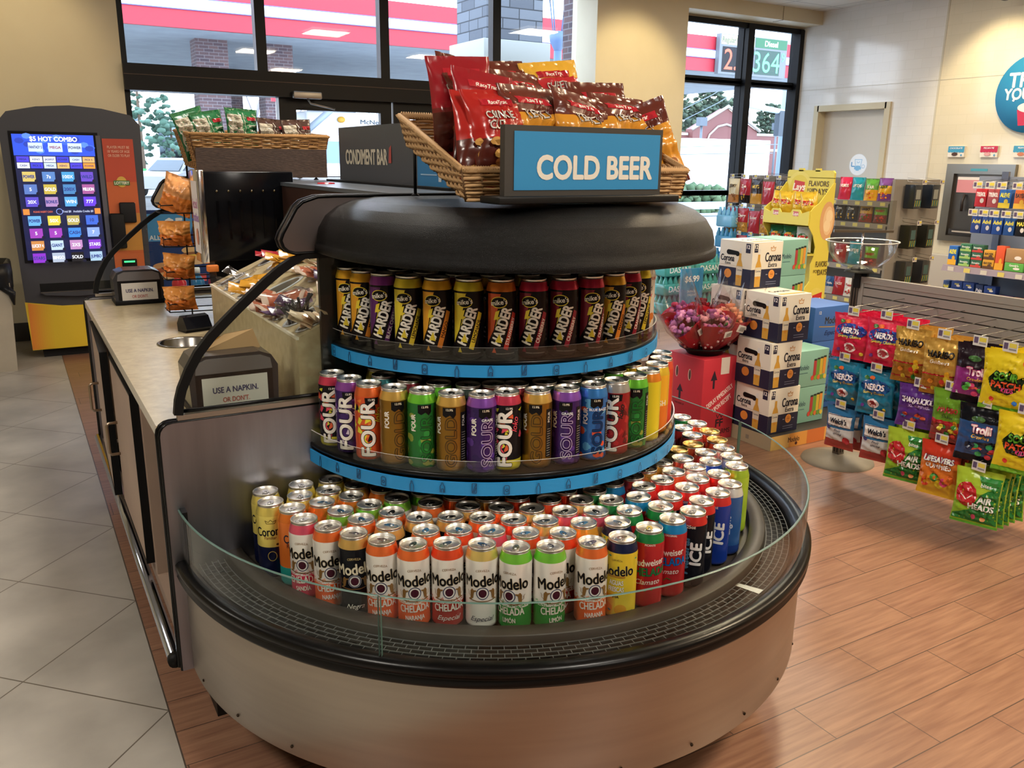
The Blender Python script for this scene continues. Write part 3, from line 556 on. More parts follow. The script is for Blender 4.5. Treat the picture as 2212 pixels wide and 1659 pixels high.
def tier(cx,cy,R,zb,zt,zs):
    def AQ(r,n=80): return arcpath(cx,cy,r,cy,n,cy)
    b=MB(); pts=AQ(R); 
    b.sweep(pts,[(-.01,zt),(.0,zt+.003),(.004,zs-.006),(.004,zs),(0,zs+.002)],BLK)
    v=[(p[0][0],p[0][1],zs) for p in pts]+[(cx,cy,zs)]; b.add(v,[(i,i+1,len(pts)) for i in range(len(pts)-1)],m('#1a1917','p',.35))
    v=[(p[0][0],p[0][1],zb+.004) for p in pts]+[(cx,cy,zb+.004)]; b.add(v,[(i+1,i,len(pts)) for i in range(len(pts)-1)],BLKP)
    sh=b.obj('shelf',CO)
    b=MB(); b.sweep(pts,[(.0065,zb),(.0065,zt)],m(BLUE,'p',.4)); b.sweep(pts,[(.002,zb),(.0065,zb)],m(BLUE)); b.sweep(pts,[(.0065,zt),(.002,zt)],m(BLUE))
    fn=lambda u,v,h:Vector((cx+(R+.0066+h)*math.sin(u/R),cy-(R+.0066+h)*math.cos(u/R),(zb+zt)/2+v)); P_=Pr(b,fn,cu=.02)
    n=int(PI*R/.075); 
    for i in range(n): bottle_icon(P_,-PI*R/2+(i+.5)*PI*R/n,[.0,-.003,.002,.004][i%4]*1.0,[0,1,2,3][(i*3+1)%4])
    b.obj('price_strip',sh)
    b=MB(); b.sweep(pts,[(-.0015,zs),(-.0015,zs+.034)],ACRY); b.sweep(pts,[(.0015,zs+.034),(.0015,zs)],ACRY); b.sweep(pts,[(-.0015,zs+.034),(.0015,zs+.034)],m('#c3c4c0','g')); b.obj('front_guard',sh)
tier(1.16,2.13,.55,.712,.745,.762); tier(1.165,2.12,.475,.983,1.012,1.02)
# black hood
HP=[(-.04,1.252),(-.003,1.252),(0,1.255),(0,1.272),(-.006,1.276),(-.006,1.29),(-.012,1.315),(-.03,1.343),(-.06,1.365),(-.10,1.38),(-.16,1.387),(-.25,1.388)]
hc=(1.16,1.954); hp=arcpath(hc[0],hc[1],.513,2.085,80,2.085); b=MB(); b.sweep(hp,HP,HOODM)
top=[(p[0][0]-.25*p[1][0],p[0][1]-.25*p[1][1],1.388) for p in hp]; b.add(top+[(hc[0],2.085,1.388)],[(i,i+1,len(top)) for i in range(len(top)-1)],HOODM)
bot=[(p[0][0]-.04*p[1][0],p[0][1]-.04*p[1][1],1.252) for p in hp]; b.add(bot+[(hc[0],2.085,1.252)],[(i+1,i,len(bot)) for i in range(len(bot)-1)],BLKP)
b.obj('hood',CO)
# cooler back box below straight glass
b=MB(); b.box(1.62,2.10,.30,2.045,2.8,.434,BLKP); b.box(1.62,2.79,.22,2.047,2.82,.66,STEEL); b.obj('back_section',CO)
# ---------------- island ----------------
IS=thing('condiment_island','long island counter with stone top, steel ends and dark canopy','counter',(0,0,0))
LAM=noisy('pinkish_laminate','#9c8577','#a8917f',4,.45)
b=MB(); b.box(.262,3.98,.2,2.05,4.2,.82,LAM); b.box(.262,2.58,.2,.30,2.62,.82,LAM); b.box(.30,2.58,.2,1.6,4.0,.815,BLKP); b.box(.262,2.62,.2,.3,3.98,.26,LAM); b.box(.262,2.11,.2,.3,2.58,.24,LAM); b.box(1.7,2.85,.2,2.05,4.0,.82,LAM); b.box(.62,2.11,.2,.66,2.58,.815,m('#1b1816')); b.box(.3,2.11,.2,.62,2.58,.22,BLKP); b.obj('cabinet_body',IS)
b=MB().box(.33,2.13,0,1.9,4.15,.2,m('#1c1917')); b.obj('toe_kick',IS)
b=MB(); ct=STONE
hx,hy,hr=.475,3.06,.083
def slab():
    n=32; ring=[(hx+hr*math.cos(2*PI*i/n+PI/4),hy+hr*math.sin(2*PI*i/n+PI/4)) for i in range(n)]; x0,x1,y0,y1=.243,1.72,2.10,4.19
    def outer(i):
        a=2*PI*i/n+PI/4; c,s_=math.cos(a),math.sin(a); k=min(((x1-hx) if c>0 else (x0-hx))/c if abs(c)>1e-6 else 1e9,((y1-hy) if s_>0 else (y0-hy))/s_ if abs(s_)>1e-6 else 1e9); return (hx+c*k,hy+s_*k)
    for z,fl in ((.854,1),(.822,0)):
        v=[(x,y,z) for x,y in ring]+[(*outer(i),z) for i in range(n)]; b.add(v,[(i,(i+1)%n,n+(i+1)%n,n+i) for i in range(n)],ct)
    co_=[(x1,y1),(x0,y1),(x0,y0),(x1,y0)]
    ang=lambda p:math.atan2(p[1]-hy,p[0]-hx)
    for z in (.854,.822):
        for cxy in co_:
            a=(ang(cxy)-PI/4)%(2*PI); i=int(a/(2*PI)*n)%n; b.add([(*outer(i),z),(*outer(i+1),z),(*cxy,z)],[(0,1,2)],ct)
    b.add([(x0,y0,.822),(x0,y1,.822),(x0,y1,.854),(x0,y0,.854)],[(0,1,2,3)],m('#c9c0ae','g')); b.add([(x0,y0,.822),(x1,y0,.822),(x1,y0,.854),(x0,y0,.854)],[(0,1,2,3)],ct); b.add([(x0,y1,.822),(x1,y1,.822),(x1,y1,.854),(x0,y1,.854)],[(0,1,2,3)],ct)
slab(); b.obj('worktop',IS)
b=MB(); b.lathe([(.083,.70),(.083,.853),(.092,.857),(.086,.859),(.080,.855),(.080,.70)],m('#8d8a85','m',.25),40,c=(hx,hy)); b.lathe([(0,.70),(.083,.70)],m('#222120'),20,c=(hx,hy)); b.obj('waste_chute_ring',IS)
def doorleaf(y0,y1,ang,hy_):
    b=MB(); L=y1-y0; b.box(-.022,-L,.27,0,0,.80,LAM); b.box(-.024,-L-.004,.265,.002,-L,.805,BLKP); b.box(-.024,-L,.80,.002,0,.806,BLKP); b.box(-.024,-L,.264,.002,0,.27,BLKP); o=b.obj('cabinet_door',IS,(.262,y1,0),(0,0,ang))
    h=hy_; MB().tube([(-.022,h,.575),(-.05,h,.575),(-.057,h,.567),(-.057,h,.468),(-.05,h,.46),(-.022,h,.46)],.0055,m('#a39482','m',.3),8).obj('door_handle',o); return o
doorleaf(3.26,3.93,-.035,-.17); doorleaf(2.62,3.19,0,-.045)
MB().box(.27,3.195,.24,.3,3.255,.82,m('#15120f')).obj('door_gap_post',IS)
b=MB(); b.tube([(.235,2.12,.215),(.235,4.19,.215)],.017,m('#b9c4d8','m',.12),12); b.tube([(.235,2.105,.215),(.235,2.125,.215)],.019,BLKP,12); b.obj('chrome_bumper',IS)
# end panels (near and far)
def endpanel(y,far=False):
    y1=y+.025; r=.03; x0,x1=.247,2.06
    pts=[(x0,.2),(x1,.2),(x1,.862)]+[(x0+r-r*math.sin(t*PI/8),.862-r+r*math.cos(t*PI/8)) for t in range(0,5)]
    if not far: pts=[(x0,.2),(1.75,.2),(1.75,.862)]+pts[3:]
    b=MB(); b.prism(pts,1,y,y1,STEEL_D); o=b.obj('end_panel',IS)
    b=MB(); b.tube([(x0,y+.006,.2),(x0,y+.006,.862-r)]+[(x0+r-r*math.sin(PI/2-t*PI/8),y+.006,.862-r+r*math.cos(PI/2-t*PI/8)) for t in range(1,5)]+[(x1-.4,y+.006,.863)],.0055,BLK,6); b.tube([(x0-.004,y1,.2),(x0-.004,y1,.862-r)]+[(x0-.004+r-r*math.sin(PI/2-t*PI/8),y1,.862-r+r*math.cos(PI/2-t*PI/8)) for t in range(1,5)]+[(x1-.4,y1,.863)],.0055,BLK,6); b.obj('edge_trim',o)
    b=MB().box(.29,y+.003,.862,1.7,y1-.003,.879,m('#a8a096','m',.4)); b.obj('sill_rail',o)
    g=thing_part=MB(); arch=[(.283,.881),(.288,.915),(.297,.945),(.318,.99),(.342,1.03),(.375,1.069),(.411,1.103),(.446,1.135),(.481,1.165),(.516,1.195),(.552,1.222),(.585,1.242),(.62,1.25),(.70,1.25),(1.0,1.25)]
    yy=y+.012
    b=MB(); sec=[]; 
    for i in range(len(arch)-1):
        (xa,za),(xb,zb)=arch[i],arch[i+1]
    n=len(arch); vs=[]
    for i,(x,z) in enumerate(arch):
        a=arch[max(i-1,0)]; c=arch[min(i+1,n-1)]; L=math.hypot(c[0]-a[0],c[1]-a[1]); nx,nz=(c[1]-a[1])/L,-(c[0]-a[0])/L; wd=.021 if i<12 else .012
        for q in ((0,-.011),(wd,-.009),(wd,.009),(0,.011)): vs.append((x+nx*q[0],yy+q[1],z+nz*q[0]))
    b.add(vs,[(i*4+t,i*4+(t+1)%4,(i+1)*4+(t+1)%4,(i+1)*4+t) for i in range(n-1) for t in range(4)],BLKP,False); b.tube([(.285,yy,.886),(1.0,yy,.886)],.005,BLK,6); fr=b.obj('guard_frame',IS)
    gp=[(x+.01,z-.004) for x,z in arch]; poly=gp+[(1.0,.886)]
    b=MB(); b.add([(x,yy-.002,z) for x,z in poly],[tuple(range(len(poly)))],GLASS); b.add([(x,yy+.002,z) for x,z in poly],[tuple(range(len(poly)))[::-1]],GLASS); b.obj('guard_glass',fr)
endpanel(2.075); endpanel(4.2,True)
# canopy
cap=[(.597,1.252),(.58,1.257),(.568,1.268),(.563,1.285),(.569,1.301),(.605,1.361),(.622,1.376),(.66,1.388),(.70,1.3895),(1.62,1.3895),(1.66,1.388),(1.698,1.376),(1.715,1.361),(1.751,1.301),(1.757,1.285),(1.752,1.268),(1.74,1.257),(1.723,1.252)]
WOODD=noisy('dark_red_wood','#2e1d18','#3b2620',6,.4,0,(1,14,1)); CAPM=m('#6f6664','m',.38); CAPF=m('#8f7a60','g',.35)
b=MB(); b.box(.90,2.12,1.25,1.42,4.17,1.389,WOODD); b.box(.895,2.12,1.378,1.425,4.17,1.3905,m('#565c64','p',.3)); b.obj('canopy_body',IS)
for y in (2.082,4.168):
    cen=(1.16,1.33); b=MB(); b.prism(cap,1,y,y+.038,CAPM if y<3 else CAPF); o=b.obj('canopy_end_cap',IS)
    for yy in (y,y+.038): MB().tube([(x,yy,z) for x,z in cap],.0045,BLK,6,closed=True).obj('edge_trim',o)
# stone riser with sloping top holding condiment bins
b=MB(); rise=[(.60,.854),(1.12,.854),(1.12,1.30),(1.06,1.30),(1.06,1.235),(.90,1.235),(.90,1.165),(.60,1.033)]
b.prism([(.60,.854),(.90,.854),(.90,1.168),(.60,1.033)],1,2.115,3.19,STONE); b.prism([(.9001,.854),(1.15,.854),(1.15,1.25),(.9001,1.25)],1,2.115,3.19,STONE)
b.box(.597,2.113,1.028,.604,3.192,1.035,m('#e4ddcb','g')); b.obj('stone_riser',IS)
b=MB().box(.66,2.10,.88,1.66,2.114,1.25,m('#191817','p',.4)); b.obj('back_board',IS)
b=MB().box(1.14,3.19,.854,1.18,4.17,1.25,m('#2a211d')); b.obj('centre_partition',IS)
# ---------------- drink cans ----------------
LIDM=m('#e4e2dc','m',.36); LIDG=m('#d8bc74','m',.36); TABM=m('#dcdad6','m',.22)
CR=.0362
def lidmesh(M):
    b=MB(); b.lathe([(0,.1865),(.0256,.1865),(.0272,.1855),(.0286,.1870),(.0293,.1915),(.0302,.1922),(.0311,.1913),(.0309,.1885),(.0296,.187)],M,24)
    return b.mesh('can_lid')
def tabmesh(M):
    b=MB(); o=[(.0075*math.cos(t)*(.9 if math.sin(t)>0 else 1.1),.0125*math.sin(t)) for t in [2*PI*i/14 for i in range(14)]]; q=[(x*.45,y*.42-.004) for x,y in o]
    for z,fl in ((.1893,0),(.1881,1)):
        v=[(x,y,z) for x,y in o]+[(x,y,z) for x,y in q]; b.add(v,[(i,(i+1)%14,14+(i+1)%14,14+i) for i in range(14)],M)
    v=[(x,y,.1893) for x,y in o]+[(x,y,.1881) for x,y in o]; b.add(v,[(i,(i+1)%14,14+(i+1)%14,14+i) for i in range(14)],M)
    b.lathe([(0,.1895),(.003,.1895),(.003,.187)],M,8,c=(0,-.006)); b.lathe([(.0085,.1868),(.0092,.1873),(.0099,.1868)],M,14,c=(0,-.011))
    return b.mesh('pull_tab')
LM,LMG=lidmesh(LIDM),lidmesh(LIDG); TM,TMG=tabmesh(TABM),tabmesh(LIDG)
def canbody(zones,collar,kind='c'):
    """zones: (v0,v1,colour) from the base up to .160"""
    b=MB(); n=36
    def seg(pr_,col,kd): b.lathe(pr_,m(col,kd),n)
    seg([(0,.004),(.022,.002),(.026,0),(.029,.003)],'#b9b7b2','m'); z0=.012; seg([(.029,.003),(.0345,.005),(CR-.0003,.010),(CR,.012)],zones[0][2],kind)
    for v0,v1,c in zones: seg([(CR,max(v0,.012)),(CR,v1)],c,kind)
    seg([(CR,.160),(CR-.0002,.1645)],zones[-1][2],kind); seg([(CR-.0002,.1645),(.0353,.1690),(.0325,.1785),(.0308,.1850)],collar,'n'); seg([(.0308,.1850),(.0298,.1875)],'#c9c7c2','m')
    fn=lambda u,v,h:Vector(((CR+h)*math.sin(u/CR),-(CR+h)*math.cos(u/CR),v))
    P=Pr(b,fn,cu=.004,kind='c',step=.00007,um=PI*CR*.98); P.h=.00022; return b,P
def lion(P,u,v,s,c):
    k=lambda pts:[(u+x*s*1.8,v+y*1.6) for x,y in pts]
    P.p(k([(-.002,-.008),(.0015,-.008),(.003,.001),(.001,.006),(-.002,.003)]),c); P.e(u+.001*s,v+.006,.003,.0035,c,10); P.p(k([(.002,.001),(.006,.003),(.006,.0045),(.001,.004)]),c); P.p(k([(-.002,-.008),(-.005,-.010),(-.003,-.011),(.001,-.008)]),c)
    P.l(k([(-.002,-.005),(-.0045,-.003),(-.0045,.001),(-.006,.003)]),.001,c)
def d_modelo(col2,fl,dark=False,base='#e9e6df',col3=None,word='CHELADA',txtc='#17181c'):
    def f(P):
        if col2: 
            q=random.Random(3)
            for i in range(110):
                u=q.uniform(-.112,.112); v=.062+abs(q.gauss(0,.006)); P.polys([ell(u,v,.0016,.0016,5)],col2) if i==0 else P.mb and P_add(P,ell(u,v,.0016,.0016,5),col2)
            P.h+=P.step
        for u0 in (-.0,PI*CR):
            u0=((u0+PI*CR)%(2*PI*CR))-PI*CR if u0 else 0
            P.t('CERVEZA',u0,.143,.005,'#8a6a44' if not dark else '#c9b27a',bold=.01,arc=6)
            P.t('Modelo',u0,.118,.025,txtc,sx=.78,bold=.035,rot=4,out='#b8a276' if not dark else '#3a3428',ow=.03)
            P.e(u0,.089,.0148,.0155,'#ece9e2' if not dark else '#d9d6cf',20); P.ring(u0,.089,.0142,.0149,.0022,'#3a3f5c'); P.e(u0,.089,.009,.0098,'#4a1f2c',16)
            lion(P,u0-.0245,.089,1,'#8a6638'); lion(P,u0+.0245,.089,-1,'#8a6638')
            P.l([(u0-.028,.073),(u0-.012,.0705),(u0+.012,.0705),(u0+.028,.073)],.0022,'#7d5a33')
            if word: P.t(word,u0,.053,.0165,'#efe9dc',sx=.62,bold=.03,rot=3)
            if fl: P.t(fl,u0,.031,.0105,'#efe9dc',sx=.62,bold=.03,rot=3)
            else: P.t('Especial' if not dark else 'Negra',u0,.028,.011,'#e9e4d8' if (dark or col2) else '#2b2f44',shear=.4,bold=.0)
            if P.um<PI*CR: break
    return f
def P_add(P,poly,col):
    for q in split([poly],0,P.cu): P.mb.add([P.fn(a,b_,P.h) for a,b_ in q],[tuple(range(len(q)))],m(col,P.k))
def d_corona(P):
    P.t('Corona',-.004,.126,.022,'#17181f',sx=.68,bold=.03,rot=3); P.t('Familiar',-.002,.110,.008,'#7a3a2c',sx=.8,bold=.01); P.l([(-.01,.147),(-.013,.155),(-.005,.151),(0,.157),(.005,.151),(.013,.155),(.01,.147),(-.01,.147)],.0013,'#4a3b1d'); P.e(.014,.092,.004,.003,'#3b2a12',8)
    P.ring(.0,.062,.011,.013,.0015,'#c9b25c'); P.r(.018,.06,.028,.0615,'#c9b25c')
def d_refresca(P):
    P.p([(.004,.146),(.017,.146),(.017,.16),(.004,.16)],'#1b3f86'); P.l([(0,.140),(-.002,.148),(.006,.144),(.011,.150),(.016,.144),(.023,.148),(.021,.140),(0,.140)],.0014,'#f0d8b0')
    P.t('Corona',.008,.126,.02,'#1c2036',sx=.66,bold=.03,rot=3); P.t('REFRESCA',.008,.108,.011,'#5a1f18',sx=.62,bold=.02); P.t('MÁS',.008,.092,.011,'#f3efe6',sx=.75,bold=.04)
    P.e(.012,.066,.017,.016,'#f2c53a'); 
    for k in (-.008,0,.008): P.l([(.002,.066+k),(.022,.07+k)],.0012,'#c98b1e')
def d_aguas(P):
    q=random.Random(4); P.e(-.02,.03,.013,.012,'#e0a028'); P.e(.012,.028,.014,.013,'#d99a24')
    for i in range(26): P_add(P,[(a,b_) for a,b_ in ell(q.uniform(-.1,.1),q.choice([q.uniform(.02,.045),q.uniform(.15,.16)]),.004,.002,6)],'#3a9a72')
    P.h+=P.step
    P.t('CERVEZA',0,.148,.004,'#6a5a2c',bold=.01,arc=6); P.t('Modelo',0,.122,.023,'#17181c',sx=.76,bold=.035,rot=4,out='#d8c27a'); P.r(-.02,.106,.02,.111,'#b5862e'); P.t('AGUAS',0,.094,.011,'#f6f2e4',sx=.62,bold=.03,out='#8f8a4e'); P.t('FRESCAS',0,.078,.011,'#f6f2e4',sx=.58,bold=.03,out='#8f8a4e'); P.t('PIÑA',-.002,.060,.006,'#2b2a1e',bold=.03)
def d_bud(c2,w2):
    def f(P): P.t('PICANTE' if c2!='#1f6fc0' else 'LA ORIGINAL',0,.1615,.0042,'#e9f0e6',bold=.02); P.t('Budweiser',0,.118,.0155,'#f0e9df',sx=.8,bold=.03,rot=6); P.t('CHELADA',0,.095,.019,c2,sx=.75,bold=.04,rot=4,out='#10203a'); P.t('Clamato',-.002,.07,.012,'#f2ece2',shear=.3,bold=.01,rot=4); P.e(-.006,.04,.008,.008,'#b3282a'); P.l([(-.008,.046),(0,.054),(.01,.05)],.002,'#3f7a35')
    return f
def d_ice(w,c):
    def f(P): P.t('25oz',0,.1625,.0075,'#f2ead8',bold=.04); P.t(w,-.016,.088,.028,c,sx=.75,bold=.05,rot=90,shear=.2); P.t('ICE',.016,.092,.028,'#eef0f2',bold=.06,rot=90,shear=.2); P.p([(-.04,.02),(-.02,.03),(-.03,.06)],'#8f9aa8')
    return f
def d_bigred(w='BIG ONE'):
    def f(P): P.t(w,0,.1605,.005,'#f4e9dc',bold=.04); P.t('25oz',0,.140,.012,'#f2ead8',bold=.05); P.t('Lager',0,.09,.02,'#f2efe8',rot=90,bold=.03,shear=.2)
    return f
def d_four(c1,c2,c3):
    def f(P):
        q=random.Random(len(c1)+ord(c2[2]))
        for i in range(46):
            u=q.uniform(-.11,.11); v=q.uniform(.02,.155); c=q.choice([c1,c2,c3]); P_add(P,[(u+q.uniform(-.011,.011),v),(u+.006,v+q.uniform(.004,.014)),(u+q.uniform(-.006,.0),v+.02 if v<.135 else v+.008),(u-.009,v+.004)],c); P.h+=.000004
        P.h+=P.step; P.p([(-.012,.142),(.018,.145),(.02,.162),(-.014,.162)],'#121114'); P.t('13.9%',.003,.157,.005,'#efe9e0',bold=.04)
        P.t('FOUR',-.008,.084,.033,'#f3eee6',sx=1.12,bold=.055,rot=90,out='#141216',ow=.05); P.t('loko',.017,.118,.014,c3,rot=82,bold=.02,shear=.3,out='#1a1416')
    return f
def d_sour(w,camo,oc,fl=None):
    def f(P):
        q=random.Random(9)
        if camo:
            for i in range(60): u=q.uniform(-.1,.1);v=q.uniform(.015,.158); P_add(P,[(a,b_) for a,b_ in ell(u,v,q.uniform(.006,.014),q.uniform(.005,.012),7)],q.choice(camo)); P.h+=.000004
            P.h+=P.step
        P.p([(-.014,.143),(-.006,.138),(.004,.144),(.012,.136),(.018,.145),(.018,.162),(-.014,.162)],'#121114'); P.t('13.9%',.003,.157,.005,'#e9dfc6',bold=.04)
        P.t(w,.006,.078,.025,oc,rot=90,bold=.085,sx=1.2); P.t(w,.006,.078,.025,m(camo[0] if camo else '#8f6828','k'),rot=90,bold=.0,sx=1.2)
        P.t('FOUR',-.026,.118,.011,'#f1ece2',rot=90,bold=.06,sx=1.0); P.r(.030,.03,.046,.15,'#1b1a1c'); P.t('FOUR',.038,.13,.007,'#d8d3c8',rot=90,bold=.04)
        for i in range(12): P.l([(.032,.035+i*.006),(.044,.035+i*.006)],.0016,'#8d887e')
        if fl: P.t(fl,.006,.135,.006,'#e9ecf2',bold=.04)
    return f
def d_mike(c,fl,c2):
    def f(P):
        P.p([(-.034,.150),(-.002,.160),(-.034,.160)],c); P.p([(-.038,.160),(-.038,.04),(-.020,.075),(-.004,.160)],c)
        P.e(-.008,.140,.020,.0135,'#121113'); P.ring(-.008,.140,.020,.0135,.0018,'#e8d23c'); P.t('mike\'s',-.008,.140,.011,'#f3efe4',rot=8,bold=.03)
        P.p([(-.016,.118),(-.006,.122),(-.010,.106),(-.002,.108),(-.016,.082),(-.012,.100),(-.020,.098)],'#e8d23c')
        P.p([(.003-.010,.030),(.013-.010,.026),(.036-.010,.112),(.026-.010,.116)],c2) if 0 else P.p([(.003,.030),(.014,.026),(.038,.112),(.027,.117)],c2)
        P.t('HARDER',-.001,.084,.023,'#f4f0e6',rot=72,sx=.72,bold=.055,out='#0e0d0f',ow=.05); P.t(fl,.021,.071,.0085,'#1a1210' if c2 in('#e08a2e','#e6cf3a') else '#f2e6e0',rot=73,sx=.85,bold=.03,maxw=.078)
        P.p([(-.016,.046),(.000,.044),(-.006,.066)],'#e0cb3a'); P.p([(-.024,.020),(-.013,.020),(-.018,.033)],c)
        P.t('WARNING CONTAINS ALCOHOL',.01,.018,.0022,'#bdb8ae',bold=.0)
    return f
def d_plain(w,c='#efe9dc',rot=90,h=.018,c2=None):
    def f(P):
        if c2: P.r(-.012,.04,.010,.13,c2)
        P.t(w,0,.088,h,c,rot=rot,bold=.04,maxw=.11 if rot else .05)
    return f
def d_ap(P):
    for i in range(-6,7):
        for j in range(2): P_add(P,[(i*.008+(j*.004),.150+j*.004),(i*.008+(j*.004)+.004,.150+j*.004),(i*.008+j*.004+.004,.154+j*.004),(i*.008+j*.004,.154+j*.004)],'#d0584a')
    P.h+=P.step; P.t('Arnold',-.004,.128,.012,'#3a3634',bold=.02,maxw=.04); P.t('Half',0,.105,.014,'#c4474c',bold=.02,shear=.2); P.t('Iced',0,.085,.009,'#6a8a5a',bold=.01); P.e(0,.04,.02,.014,'#e6a23c'); P.e(.02,.05,.012,.01,'#d9803a')
